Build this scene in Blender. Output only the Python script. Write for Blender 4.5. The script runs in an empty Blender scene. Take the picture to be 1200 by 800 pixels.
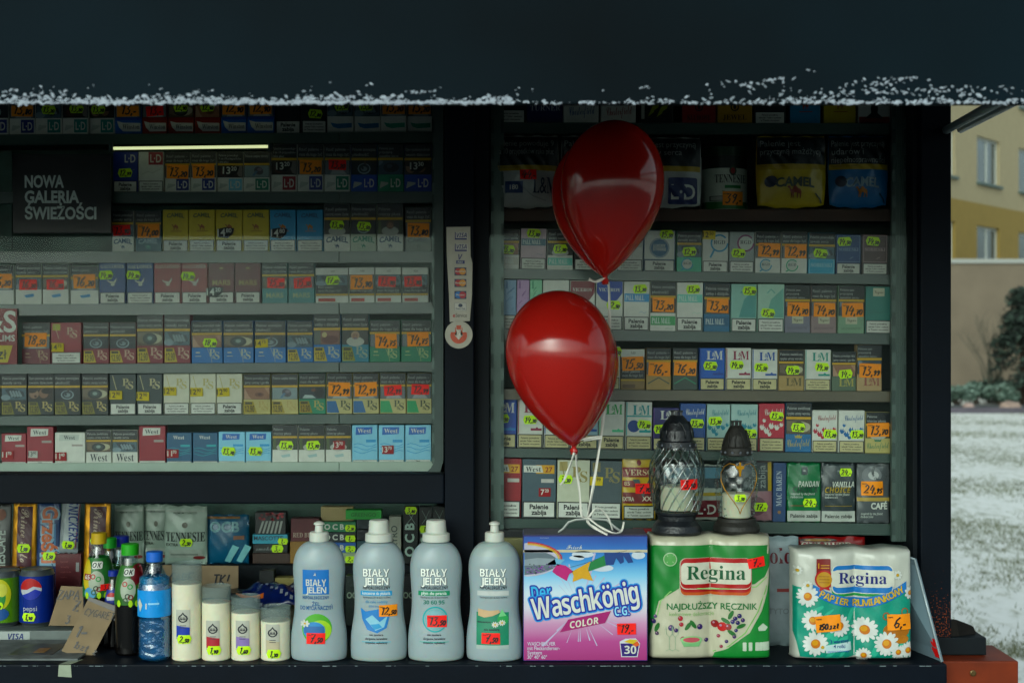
import bpy, bmesh, math, random
from mathutils import Vector, Matrix
import numpy as np

random.seed(7)
S = bpy.context.scene
COL = S.collection
R = math.radians

# ------------------------------------------------------------------ camera
EYE = 1.6          # height of the eye above the ground
CAMY = -2.65       # camera stands 2.65 m in front of the counter edge
FPX = 1656.0       # focal length in pixels of the 1200 x 800 photograph
cam = bpy.data.cameras.new('camera')
cam.sensor_width = 36.0
cam.lens = 36.0 * FPX / 1200.0
cam.clip_end = 2000.0
cam.clip_start = 0.05
cam.dof.use_dof = True
cam.dof.focus_distance = 2.76
cam.dof.aperture_fstop = 6.3
camo = bpy.data.objects.new('camera', cam)
COL.objects.link(camo)
camo.location = (0, CAMY, EYE)
camo.rotation_euler = (R(90), 0, 0)
S.camera = camo

# ------------------------------------------------------------------ daylight
SUN_EL, SUN_AZ = R(24), R(203)     # overcast winter sky, brightest behind the photographer
w = bpy.data.worlds.new('World')
S.world = w
w.use_nodes = True
nt = w.node_tree
bg = nt.nodes['Background']
sky = nt.nodes.new('ShaderNodeTexSky')
sky.sky_type = 'NISHITA'
sky.sun_disc = False
sky.sun_elevation = SUN_EL
sky.sun_rotation = SUN_AZ
sky.dust_density = 3.0
hsv = nt.nodes.new('ShaderNodeHueSaturation')
hsv.inputs['Saturation'].default_value = 0.30      # cloud cover greys the blue
nt.links.new(sky.outputs[0], hsv.inputs['Color'])
tintn = nt.nodes.new('ShaderNodeMix'); tintn.data_type = 'RGBA'; tintn.blend_type = 'MULTIPLY'
tintn.inputs[0].default_value = 1.0
tintn.inputs[7].default_value = (.83, 1.0, .98, 1)
nt.links.new(hsv.outputs[0], tintn.inputs[6])
nt.links.new(tintn.outputs[2], bg.inputs['Color'])
bg.inputs['Strength'].default_value = 0.15
sl = bpy.data.lights.new('sun', 'SUN')
sl.energy = 0.5
sl.angle = R(130)
sl.color = (1.0, 0.93, 0.80)
so = bpy.data.objects.new('sun', sl)
COL.objects.link(so)
d = Vector((math.sin(SUN_AZ) * math.cos(SUN_EL), math.cos(SUN_AZ) * math.cos(SUN_EL), math.sin(SUN_EL)))
so.rotation_euler = d.to_track_quat('Z', 'Y').to_euler()
so.location = (-2, -8, 6)
S.view_settings.view_transform = 'Standard'
S.view_settings.look = 'None'
S.view_settings.gamma = 1.0
S.view_settings.use_curve_mapping = False
S.view_settings.exposure = 0.45
S.cycles.max_bounces = 10
S.cycles.diffuse_bounces = 4
S.cycles.glossy_bounces = 4
S.cycles.transmission_bounces = 8
S.cycles.transparent_max_bounces = 20
S.cycles.caustics_reflective = False
S.cycles.caustics_refractive = False
S.cycles.sample_clamp_indirect = 4.0

# ------------------------------------------------------------------ photo pixel + depth -> metres
def X(px, D): return (px - 600.0) * D / FPX
def Z(py, D): return EYE + (400.0 - py) * D / FPX
def Y(D): return CAMY + D
def PX(n, D): return n * D / FPX

# ------------------------------------------------------------------ materials
def lin(h):
    h = h.lstrip('#')
    c = [int(h[i:i + 2], 16) / 255 for i in (0, 2, 4)]
    return tuple((v / 12.92 if v <= .04045 else ((v + .055) / 1.055) ** 2.4) for v in c) + (1.0,)

MATS = {}
def ink(hexc, rough=0.42, spec=0.4, grain=0.10, scale=60.0, metal=0.0, **kw):
    key = (hexc, rough, spec, grain, scale, metal, tuple(sorted(kw.items())))
    if key in MATS: return MATS[key]
    m = bpy.data.materials.new('ink_' + hexc)
    m.use_nodes = True
    t = m.node_tree
    p = t.nodes['Principled BSDF']
    tc = t.nodes.new('ShaderNodeTexCoord')
    n = t.nodes.new('ShaderNodeTexNoise')
    n.inputs['Scale'].default_value = scale
    n.inputs['Detail'].default_value = 4
    t.links.new(tc.outputs['Object'], n.inputs['Vector'])
    mr = t.nodes.new('ShaderNodeMapRange')
    mr.inputs['From Min'].default_value = 0.3
    mr.inputs['From Max'].default_value = 0.7
    mr.inputs['To Min'].default_value = 1 - grain
    mr.inputs['To Max'].default_value = 1 + grain * .5
    t.links.new(n.outputs['Fac'], mr.inputs['Value'])
    mx = t.nodes.new('ShaderNodeMix'); mx.data_type = 'RGBA'; mx.blend_type = 'MULTIPLY'
    mx.inputs[0].default_value = 1.0
    c = [q ** 1.14 for q in lin(hexc)[:3]]           # printed inks are deep and saturated
    g = sum(c) / 3
    mx.inputs[6].default_value = tuple(min(.85, max(.0015, g + (q - g) * 1.22)) for q in c) + (1,)
    t.links.new(mr.outputs[0], mx.inputs[7])
    t.links.new(mx.outputs[2], p.inputs['Base Color'])
    p.inputs['Roughness'].default_value = rough
    p.inputs['Specular IOR Level'].default_value = spec
    p.inputs['Metallic'].default_value = metal
    for k, v in kw.items():
        p.inputs[k.replace('_', ' ')].default_value = v
    MATS[key] = m
    return m

def bumpy(m, scale, strength, dist=0.002, detail=4, stretch=(1, 1, 1)):
    t = m.node_tree
    p = t.nodes['Principled BSDF']
    tc = t.nodes.new('ShaderNodeTexCoord')
    mp = t.nodes.new('ShaderNodeMapping'); mp.inputs['Scale'].default_value = stretch
    n = t.nodes.new('ShaderNodeTexNoise')
    n.inputs['Scale'].default_value = scale; n.inputs['Detail'].default_value = detail
    b = t.nodes.new('ShaderNodeBump')
    b.inputs['Strength'].default_value = strength; b.inputs['Distance'].default_value = dist
    t.links.new(tc.outputs['Object'], mp.inputs['Vector']); t.links.new(mp.outputs[0], n.inputs['Vector'])
    t.links.new(n.outputs['Fac'], b.inputs['Height'])
    t.links.new(b.outputs[0], p.inputs['Normal'])
    return m

def glass_mat(name, f0, tint, rough=0.0, bump=None):
    """clear sheet: Schlick mix of a mirror and a tinted see-through layer"""
    m = bpy.data.materials.new(name); m.use_nodes = True
    t = m.node_tree
    for n in list(t.nodes):
        if n.type == 'BSDF_PRINCIPLED': t.nodes.remove(n)
    out = [n for n in t.nodes if n.type == 'OUTPUT_MATERIAL'][0]
    lw = t.nodes.new('ShaderNodeLayerWeight'); lw.inputs['Blend'].default_value = 0.5
    pw = t.nodes.new('ShaderNodeMath'); pw.operation = 'POWER'; pw.inputs[1].default_value = 5
    t.links.new(lw.outputs['Facing'], pw.inputs[0])
    mr = t.nodes.new('ShaderNodeMapRange'); mr.inputs['To Min'].default_value = f0
    t.links.new(pw.outputs[0], mr.inputs['Value'])
    tr = t.nodes.new('ShaderNodeBsdfTransparent'); tr.inputs[0].default_value = tint
    gl = t.nodes.new('ShaderNodeBsdfGlossy'); gl.inputs['Roughness'].default_value = rough
    gl.inputs[0].default_value = (.80, 1.0, .95, 1) if name == 'window_glass' else (1, 1, 1, 1)
    mix = t.nodes.new('ShaderNodeMixShader')
    t.links.new(mr.outputs[0], mix.inputs[0]); t.links.new(tr.outputs[0], mix.inputs[1]); t.links.new(gl.outputs[0], mix.inputs[2])
    t.links.new(mix.outputs[0], out.inputs['Surface'])
    if name == 'window_glass':                        # wiped, streaky panes
        tc = t.nodes.new('ShaderNodeTexCoord'); sm = t.nodes.new('ShaderNodeTexNoise'); sm.inputs['Scale'].default_value = 3.5; sm.inputs['Detail'].default_value = 6
        mq = t.nodes.new('ShaderNodeMapping'); mq.inputs['Scale'].default_value = (1, 1, .45); mq.inputs['Rotation'].default_value = (0, .5, 0)
        t.links.new(tc.outputs['Object'], mq.inputs[0]); t.links.new(mq.outputs[0], sm.inputs['Vector'])
        r2 = t.nodes.new('ShaderNodeMapRange'); r2.inputs['From Min'].default_value = .3; r2.inputs['From Max'].default_value = .7; r2.inputs['To Min'].default_value = .55; r2.inputs['To Max'].default_value = 1.45
        t.links.new(sm.outputs['Fac'], r2.inputs['Value'])
        mu = t.nodes.new('ShaderNodeMath'); mu.operation = 'MULTIPLY'
        t.links.new(mr.outputs[0], mu.inputs[0]); t.links.new(r2.outputs[0], mu.inputs[1]); t.links.new(mu.outputs[0], mix.inputs[0])
    if bump:
        tc = t.nodes.new('ShaderNodeTexCoord'); n = t.nodes.new('ShaderNodeTexNoise'); n.inputs['Scale'].default_value = bump[0]
        b = t.nodes.new('ShaderNodeBump'); b.inputs['Strength'].default_value = bump[1]; b.inputs['Distance'].default_value = 0.003
        t.links.new(tc.outputs['Object'], n.inputs['Vector']); t.links.new(n.outputs['Fac'], b.inputs['Height'])
        t.links.new(b.outputs[0], gl.inputs['Normal'])
    return m

# ------------------------------------------------------------------ lettering
FONT_CACHE = {}
MARKS = {'Ł': ('L', 'slash'), 'Ń': ('N', 'acute'), 'Ś': ('S', 'acute'), 'Ż': ('Z', 'dot'), 'Ę': ('E', 'tail'), 'ö': ('o', 'umlaut'), 'Ó': ('O', 'acute'), 'É': ('E', 'acute'), 'ń': ('n', 'acute'), 'Ź': ('Z', 'acute'), 'ś': ('s', 'acute')}
STY = {'serif': (0x1D400, 0x1D41A, 0x1D7CE), 'script': (0x1D4D0, 0x1D4EA, None), 'heavy': (0x1D5D4, 0x1D5EE, 0x1D7EC),
       'heavyit': (0x1D63C, 0x1D656, 0x1D7EC), 'serifit': (0x1D468, 0x1D482, 0x1D7CE)}
def glyphs(s, style='r', res=1):
    """flat outline lettering, cap height 1"""
    key = (s, style, res)
    if key in FONT_CACHE: return FONT_CACHE[key]
    if style in STY and any(ch in MARKS for ch in s):
        V, F, x = [], [], 0.0
        for ch in s:
            if ch == ' ': x += .38; continue
            base, mk = MARKS.get(ch, (ch, ''))
            v, f, wd = glyphs(base, style, res)
            top = float(v[:, 1].max()); n = sum(len(q) for q in V)
            V.append(v + (x, 0)); F += [tuple(n + i for i in q) for q in f]
            cx = x + wd / 2
            def quad(pts):
                k = sum(len(q) for q in V); V.append(np.array(pts, float)); F.append(tuple(range(k, k + len(pts))))
            if mk == 'acute': quad([(cx - .07, top + .08), (cx + .06, top + .08), (cx + .2, top + .28), (cx + .02, top + .28)])
            if mk == 'dot': quad([(cx + .1 * math.cos(a), top + .18 + .1 * math.sin(a)) for a in [i * math.pi / 4 for i in range(8)]])
            if mk == 'umlaut':
                for d_ in (-.16, .16): quad([(cx + d_ + .1 * math.cos(a), top + .2 + .1 * math.sin(a)) for a in [i * math.pi / 5 for i in range(10)]])
            if mk == 'slash': quad([(x - .06, top * .36), (x + wd * .62, top * .62), (x + wd * .62, top * .74), (x - .06, top * .48)])
            if mk == 'tail': quad([(cx + .05, .02), (cx + .2, .02), (cx + .12, -.16), (cx + .28, -.24), (cx + .02, -.2)])
            x += wd + .065
        r = (np.vstack(V), F, x - .065)
        FONT_CACHE[key] = r
        return r
    body = s
    if style in STY:
        up, lo, dg = STY[style]
        body = ''
        for ch in s:
            if 'A' <= ch <= 'Z': body += chr(up + ord(ch) - 65)
            elif 'a' <= ch <= 'z': body += chr(lo + ord(ch) - 97)
            elif dg and ch.isdigit(): body += chr(dg + ord(ch) - 48)
            else: body += ch
    c = bpy.data.curves.new('lettering', 'FONT')
    c.body = body; c.fill_mode = 'FRONT'; c.resolution_u = res
    c.offset = {'b': 0.018, 'bb': 0.034, 'fat': 0.075}.get(style, 0)
    o = bpy.data.objects.new('lettering', c)
    m = bpy.data.meshes.new_from_object(o)
    v = np.array([tuple(q.co)[:2] for q in m.vertices]) if len(m.vertices) else np.zeros((0, 2))
    f = [tuple(p.vertices) for p in m.polygons]
    if len(v):
        v[:, 0] -= v[:, 0].min()
        v /= 0.69
    wd = float(v[:, 0].max()) if len(v) else 0.0
    bpy.data.objects.remove(o); bpy.data.curves.remove(c); bpy.data.meshes.remove(m)
    FONT_CACHE[key] = (v, f, wd)
    return FONT_CACHE[key]

HAND = {  # pen strokes of a quick hand
 '0': [[(.30, 1), (.08, .75), (.05, .35), (.2, .02), (.42, .1), (.55, .5), (.5, .85), (.3, 1)]],
 '1': [[(.1, .78), (.32, 1), (.2, 0)]],
 '2': [[(.08, .8), (.28, 1), (.5, .82), (.4, .5), (.02, .03), (.55, .1)]],
 '3': [[(.1, .95), (.5, .95), (.25, .58), (.5, .4), (.42, .1), (.2, 0), (.02, .12)]],
 '4': [[(.32, 1), (.05, .42), (.6, .48)], [(.5, .75), (.34, -.05)]],
 '5': [[(.62, 1), (.25, .97), (.14, .58), (.42, .58), (.48, .28), (.3, .02), (.02, .06)]],
 '6': [[(.5, 1), (.2, .7), (.05, .25), (.2, 0), (.44, .12), (.46, .38), (.25, .46), (.08, .3)]],
 '7': [[(.05, .95), (.55, 1), (.2, 0)], [(.12, .5), (.5, .55)]],
 '8': [[(.5, .9), (.25, 1), (.12, .78), (.45, .4), (.35, .05), (.1, .1), (.14, .4), (.55, .75), (.5, .9)]],
 '9': [[(.5, .85), (.28, 1), (.1, .78), (.25, .55), (.48, .7), (.52, .95), (.42, .4), (.2, 0)]],
 ',': [[(.1, .1), (.02, -.18)]], '.': [[(.05, .02), (.12, .06)]], '-': [[(.02, .38), (.55, .46)]],
 'C': [[(.6, .85), (.35, 1), (.1, .6), (.15, .1), (.55, .1)]], 'Y': [[(.05, 1), (.25, .5)], [(.6, 1), (.1, -.1)]],
 'G': [[(.6, .9), (.35, 1), (.08, .5), (.25, 0), (.55, .15), (.55, .45), (.35, .45)]],
 'A': [[(.02, 0), (.32, 1), (.6, 0)], [(.12, .38), (.52, .38)]], 'R': [[(.08, 0), (.1, 1), (.5, .85), (.45, .55), (.1, .5), (.55, 0)]],
 'E': [[(.55, 1), (.1, 1), (.08, 0), (.55, 0)], [(.1, .52), (.45, .52)]], 'T': [[(.0, .98), (.62, 1)], [(.3, 1), (.28, 0)]],
 'K': [[(.1, 1), (.08, 0)], [(.55, 1), (.1, .45), (.55, 0)]], 'I': [[(.2, 1), (.18, 0)]], 'Z': [[(.05, 1), (.58, 1), (.02, 0), (.6, 0)]],
 'P': [[(.08, 0), (.1, 1), (.52, .85), (.45, .5), (.1, .45)]], 'L': [[(.1, 1), (.08, 0), (.5, .03)]], 'O': [[(.3, 1), (.05, .6), (.12, .1), (.42, .05), (.58, .5), (.5, .9), (.3, 1)]],
 'z': [[(.05, .55), (.42, .58), (.02, .02), (.48, .04)]], 'l': [[(.3, 1), (.1, .1), (.3, .02)], [(.05, .45), (.4, .68)]],
 's': [[(.42, .5), (.15, .55), (.3, .28), (.2, .02), (.02, .08)]], 't': [[(.25, .9), (.15, .05), (.35, .02)], [(.02, .58), (.4, .6)]],
 'Ż': [[(.05, 1), (.58, 1), (.02, 0), (.6, 0)], [(.28, 1.2), (.36, 1.26)], [(.12, .5), (.48, .5)]], '!': [[(.3, 1), (.2, .3)], [(.15, .05), (.2, .08)]], ' ': [],
}

# ------------------------------------------------------------------ mesh builder
class MB:
    LAY = 0.00022
    def __init__(self):
        self.v = []; self.f = []; self.m = []; self.s = []; self.mats = []; self.surf = None
    def mi(self, m):
        if isinstance(m, str): m = ink(m)
        if m not in self.mats: self.mats.append(m)
        return self.mats.index(m)
    def add(self, vs, fs, m, smooth=False):
        b = len(self.v); k = self.mi(m)
        self.v += [tuple(map(float, q)) for q in vs]
        for q in fs:
            self.f.append(tuple(b + i for i in q)); self.m.append(k); self.s.append(smooth)
    def box(self, x0, x1, y0, y1, z0, z1, m, bev=0.0):
        if bev <= 0:
            vs = [(x0, y0, z0), (x1, y0, z0), (x1, y1, z0), (x0, y1, z0), (x0, y0, z1), (x1, y0, z1), (x1, y1, z1), (x0, y1, z1)]
            fs = [(0, 1, 5, 4), (1, 2, 6, 5), (2, 3, 7, 6), (3, 0, 4, 7), (4, 5, 6, 7), (3, 2, 1, 0)]
            self.add(vs, fs, m)
        else:
            b = bmesh.new()
            bmesh.ops.create_cube(b, size=1)
            for q in b.verts:
                q.co = ((x0 + x1) / 2 + q.co.x * (x1 - x0), (y0 + y1) / 2 + q.co.y * (y1 - y0), (z0 + z1) / 2 + q.co.z * (z1 - z0))
            bmesh.ops.bevel(b, geom=b.edges[:], offset=bev, segments=2, affect='EDGES', profile=.5)
            self.bm(b, m); b.free()
    def bm(self, b, m, smooth=False, mtx=None):
        b.verts.ensure_lookup_table(); b.verts.index_update()
        vs = [(mtx @ q.co if mtx else q.co) for q in b.verts]
        self.add(vs, [tuple(q.index for q in f.verts) for f in b.faces], m, smooth)
    def yy(self, x, z, lay):
        return (self.surf(x, z) if self.surf else 0.0) - lay * self.LAY
    def poly(self, pts, m, lay=1):
        """flat print: polygon in the front plane, or laid on self.surf"""
        if self.surf is None:
            self.add([(x, self.yy(x, z, lay), z) for x, z in pts], [tuple(range(len(pts)))], m)
            fx = sum(pts[i][0] * pts[(i + 1) % len(pts)][1] - pts[(i + 1) % len(pts)][0] * pts[i][1] for i in range(len(pts)))
            if fx < 0: self.f[-1] = self.f[-1][::-1]
            return
        b = bmesh.new()
        vs = [b.verts.new((x, 0, z)) for x, z in pts]
        b.faces.new(vs)
        bmesh.ops.triangulate(b, faces=b.faces[:])
        for _ in range(5):
            es = [e for e in b.edges if e.calc_length() > self.res]
            if not es: break
            bmesh.ops.subdivide_edges(b, edges=es, cuts=1)
            bmesh.ops.triangulate(b, faces=[f for f in b.faces if len(f.verts) > 3])
        for q in b.verts: q.co.y = self.yy(q.co.x, q.co.z, lay)
        b.normal_update()
        for f in b.faces:
            if f.normal.y > 0: f.normal_flip()
        self.bm(b, m, True); b.free()
    res = 0.008
    def rect(self, x0, x1, z0, z1, m, lay=1):
        self.poly([(x0, z0), (x1, z0), (x1, z1), (x0, z1)], m, lay)
    def rrect(self, x0, x1, z0, z1, r, m, lay=1, n=5):
        pts = []
        for cx, cz, a in ((x1 - r, z0 + r, -90), (x1 - r, z1 - r, 0), (x0 + r, z1 - r, 90), (x0 + r, z0 + r, 180)):
            for i in range(n + 1):
                t = R(a + 90 * i / n); pts.append((cx + r * math.cos(t), cz + r * math.sin(t)))
        self.poly(pts, m, lay)
    def ell(self, cx, cz, rx, rz, m, lay=1, n=20, rot=0):
        c, s = math.cos(rot), math.sin(rot)
        self.poly([(cx + rx * math.cos(t) * c - rz * math.sin(t) * s, cz + rx * math.cos(t) * s + rz * math.sin(t) * c)
                   for t in [2 * math.pi * i / n for i in range(n)]], m, lay)
    def ring(self, cx, cz, r0, r1, m, lay=1, n=24, a0=0, a1=360, sx=1.0, sz=1.0):
        full = abs(a1 - a0) >= 360
        for i in range(n):
            t, u = R(a0 + (a1 - a0) * i / n), R(a0 + (a1 - a0) * (i + 1) / n)
            q = [(cx + sx * r * math.cos(a), cz + sz * r * math.sin(a)) for r, a in ((r0, t), (r1, t), (r1, u), (r0, u))]
            self.add([(x, self.yy(x, z, lay), z) for x, z in q], [(0, 1, 2, 3)], m)
    def text(self, s, x, z, h, m, lay=2, al='c', style='r', maxw=None, res=1, shear=0.0, rot=0.0, xs=1.0, curve=None):
        if res == 1: res = 3 if h > .0055 else 2 if (h > .0028 or style == 'script') else 1
        v, f, wd = glyphs(s, style, res)
        if not len(v): return
        sx = h * xs
        if maxw and wd * sx > maxw: sx = maxw / wd
        q = v * (sx, h)
        q[:, 0] += q[:, 1] * shear
        q[:, 0] -= {'c': wd * sx / 2, 'l': 0, 'r': wd * sx}[al]
        if curve:
            q[:, 1] += curve(q[:, 0])
        if rot:
            c, sn = math.cos(rot), math.sin(rot)
            q = np.stack([q[:, 0] * c - q[:, 1] * sn, q[:, 0] * sn + q[:, 1] * c], 1)
        q = q + (x, z)
        self.add([(a, self.yy(a, b, lay), b) for a, b in q], f, m)
    def pen(self, pts, wd, m, lay=2):
        """pen stroke of constant width"""
        p = [Vector((a, b)) for a, b in pts]
        L, Rr = [], []
        for i, q in enumerate(p):
            t = ((p[min(i + 1, len(p) - 1)] - p[max(i - 1, 0)])).normalized()
            n = Vector((-t.y, t.x)) * wd / 2
            L.append(q + n); Rr.append(q - n)
        vs = [(q.x, self.yy(q.x, q.y, lay), q.y) for q in L + Rr]
        k = len(p)
        self.add(vs, [(k + i, k + i + 1, i + 1, i) for i in range(k - 1)], m)
    def hand(self, s, cx, cz, h, m, lay=2, wd=0.13, tail=0.55, slant=0.18, al='c', maxw=None):
        """handwriting; what follows the comma is smaller, as on price tickets"""
        x = 0; segs = []; sc = 1.0; base = 0
        for ch in s:
            g = HAND.get(ch, [])
            for st in g:
                segs.append(([(x + (a + b * slant) * sc, base + b * sc + random.uniform(-.02, .02)) for a, b in st]))
            x += (0.22 if ch in ',.' else 0.42 if ch == '1' else 0.66) * sc
            if ch == ',' and tail < 1: sc = tail
        W = x; k = h
        if maxw and W * k > maxw: k = maxw / W
        ox = cx - W * k / 2 if al == 'c' else cx
        for st in segs:
            self.pen([(ox + a * k, cz + b * k) for a, b in st], wd * h, m, lay)
    def tube(self, pts, r, m, n=8, closed=False, caps=True, flat=1.0):
        P = [Vector(q) for q in pts]
        k = len(P)
        rr = r if isinstance(r, (list, tuple)) else [r] * k
        t0 = (P[1] - P[0]).normalized()
        u = t0.orthogonal().normalized()
        vs = []
        for i, q in enumerate(P):
            t = (P[(i + 1) % k if closed else min(i + 1, k - 1)] - P[(i - 1) % k if closed else max(i - 1, 0)]).normalized()
            u = (u - t * u.dot(t)).normalized(); wv = t.cross(u)
            for j in range(n):
                a = 2 * math.pi * j / n
                vs.append(q + (u * math.cos(a) + wv * math.sin(a) * flat) * rr[i])
        fs = []
        for i in range(k if closed else k - 1):
            for j in range(n):
                fs.append((i * n + j, i * n + (j + 1) % n, ((i + 1) % k) * n + (j + 1) % n, ((i + 1) % k) * n + j))
        if caps and not closed:
            fs.append(tuple(range(n))[::-1]); fs.append(tuple((k - 1) * n + j for j in range(n)))
        self.add(vs, fs, m, True)
    def lathe(self, prof, m, n=32, cx=0, cy=0, fn=None, caps=True, smooth=True):
        """prof: (z, rx, ry) rings; m: material or one per segment"""
        b = len(prof); vs = []
        for z, rx, ry in prof:
            for j in range(n):
                a = 2 * math.pi * j / n
                k = fn(a, z) if fn else 1.0
                vs.append((cx + rx * k * math.cos(a), cy + ry * k * math.sin(a), z))
        for i in range(b - 1):
            mm = m[i] if isinstance(m, list) else m
            self.add(vs[i * n:(i + 2) * n], [(j, (j + 1) % n, n + (j + 1) % n, n + j) for j in range(n)], mm, smooth)
        if caps:
            self.add(vs[:n], [tuple(range(n))[::-1]], m[0] if isinstance(m, list) else m)
            self.add(vs[-n:], [tuple(range(n))], m[-1] if isinstance(m, list) else m)
    def weld(self):
        return self
    def build(self, name, parent=None, loc=(0, 0, 0), rot=(0, 0, 0), merge=False):
        me = bpy.data.meshes.new(name)
        me.from_pydata(self.v, [], self.f)
        for q in self.mats: me.materials.append(q)
        me.polygons.foreach_set('material_index', self.m)
        me.polygons.foreach_set('use_smooth', self.s)
        me.update()
        if merge:
            b = bmesh.new(); b.from_mesh(me)
            bmesh.ops.remove_doubles(b, verts=b.verts[:], dist=1e-5)
            bmesh.ops.recalc_face_normals(b, faces=b.faces[:])
            b.to_mesh(me); b.free()
        o = bpy.data.objects.new(name, me)
        COL.objects.link(o)
        o.location = loc; o.rotation_euler = rot
        if parent: o.parent = parent
        return o

def tag(o, label, cat, group=None):
    o['label'] = label; o['category'] = cat
    if group: o['group'] = group
    return o
def empty(name, loc, rot=(0, 0, 0)):
    o = bpy.data.objects.new(name, None); COL.objects.link(o)
    o.location = loc; o.rotation_euler = rot; o.empty_display_size = .05
    return o
def setting(o, kind='structure'):
    o['kind'] = kind; return o
# ================================================================== large structure: kiosk
M_NAVY = bumpy(ink('#0a1620', rough=.5, spec=.10, grain=.25, scale=9), 160, .25, .001)
def rusty(base, thresh, name, lo, hi):
    """dark paint with rust where it has chipped; more chips between lo and hi (object z)"""
    m = bumpy(ink(base, rough=.55, spec=.10, grain=.2, scale=8.0 + thresh), 120, .2, .001)
    t = m.node_tree; p = t.nodes['Principled BSDF']
    src = p.inputs['Base Color'].links[0].from_socket
    tc = t.nodes.new('ShaderNodeTexCoord')
    n = t.nodes.new('ShaderNodeTexNoise'); n.inputs['Scale'].default_value = 320; n.inputs['Detail'].default_value = 4
    t.links.new(tc.outputs['Object'], n.inputs['Vector'])
    n2 = t.nodes.new('ShaderNodeTexNoise'); n2.inputs['Scale'].default_value = 7; n2.inputs['Detail'].default_value = 2
    t.links.new(tc.outputs['Object'], n2.inputs['Vector'])
    sp = t.nodes.new('ShaderNodeSeparateXYZ'); t.links.new(tc.outputs['Object'], sp.inputs[0])
    mr = t.nodes.new('ShaderNodeMapRange'); mr.inputs['From Min'].default_value = lo; mr.inputs['From Max'].default_value = hi
    mr.inputs['To Min'].default_value = .12; mr.inputs['To Max'].default_value = -.08
    t.links.new(sp.outputs['Z'], mr.inputs['Value'])
    a = t.nodes.new('ShaderNodeMath'); t.links.new(n.outputs['Fac'], a.inputs[0]); t.links.new(mr.outputs[0], a.inputs[1])
    b = t.nodes.new('ShaderNodeMath'); b.operation = 'MULTIPLY_ADD'; b.inputs[1].default_value = .25
    t.links.new(n2.outputs['Fac'], b.inputs[0]); t.links.new(a.outputs[0], b.inputs[2])
    g = t.nodes.new('ShaderNodeMath'); g.operation = 'GREATER_THAN'; g.inputs[1].default_value = thresh
    t.links.new(b.outputs[0], g.inputs[0])
    mx = t.nodes.new('ShaderNodeMix'); mx.data_type = 'RGBA'
    t.links.new(g.outputs[0], mx.inputs[0]); t.links.new(src, mx.inputs[6]); mx.inputs[7].default_value = lin('#743417')
    t.links.new(mx.outputs[2], p.inputs['Base Color'])
    return m
M_POST = rusty('#0a161f', .84, 'post', 1.02, 1.25)
M_DARK = ink('#141b20', rough=.7, spec=.2)
M_RUSTBOX = bumpy(ink('#743812', rough=.6, spec=.25, grain=.4, scale=14), 40, .3, .001)
M_GLASS = glass_mat('window_glass', .0031, (.978, .994, .988, 1), .0, (3.0, .05))
M_ALU = ink('#56645f', rough=.38, spec=.5, metal=.35, grain=.12, scale=30)
M_ALUD = ink('#434f4c', rough=.5, metal=.3)

kiosk = tag(empty('kiosk', (0, 0, 0)), 'dark navy street kiosk with two display windows and snow edged awning', 'kiosk')
FY = Y(2.75)                                           # front plane of posts and beams
CT = 0.9974                                            # counter top height
b = MB(); b.box(-2.6, X(1110, 2.64), -0.01, 1.3, CT - .045, CT, M_NAVY, .003)
b.build('counter', kiosk)
b = MB(); b.box(-2.6, X(1110, 2.64) - .004, 0.0, .05, .05, CT - .047, M_NAVY)
b.build('front_panel', kiosk)
# posts
b = MB(); b.box(X(521, 2.75), X(556, 2.75), FY, FY + .07, CT + .001, 2.55, M_POST, .003)
b.build('post', kiosk)
b = MB(); b.box(X(556.4, 2.78), X(573, 2.78), FY + .03, FY + .09, CT + .001, 2.55, M_DARK)
b.build('window_jamb', kiosk)
px0, px1 = X(1079, 2.75), X(1115, 2.75)
b = MB(); b.box(px0, px1, FY, FY + .09, CT + .02, 2.55, M_POST, .003)
pr = b.build('post', kiosk)
b = MB(); b.box(X(1065, 2.80), px0 - .001, FY + .02, FY + .10, CT + .001, 2.55, M_DARK)
b.build('window_jamb', kiosk)
b = MB(); b.box(-2.6, X(521, 2.75) - .001, FY, FY + .06, Z(590, 2.75), Z(555.5, 2.75), M_POST, .003)
b.build('beam', kiosk)
b = MB(); b.box(-2.6, X(1115, 2.75), FY + .001, FY + .10, 2.551, 2.75, M_NAVY); b.build('lintel', kiosk)
# body of the cabin behind the windows
b = MB(); b.box(-2.6, X(1115, 2.75), 1.5, 1.56, .05, 2.75, M_DARK); b.build('wall', kiosk)
b = MB(); b.box(px0 + .02, px1 - .002, FY + .092, 1.499, CT + .022, 2.749, M_NAVY); b.build('wall', kiosk)
b = MB(); b.box(px0 - .01, px1 - .003, .06, 1.499, .05, CT - .047, M_NAVY); b.build('wall', kiosk)
b = MB(); b.box(-2.66, -2.602, FY, 1.56, .05, 2.75, M_NAVY); b.build('wall', kiosk)
b = MB(); b.box(-2.66, X(1115, 2.75) + .05, FY - .02, 1.6, 2.752, 2.80, M_NAVY); b.build('roof', kiosk)
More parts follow.
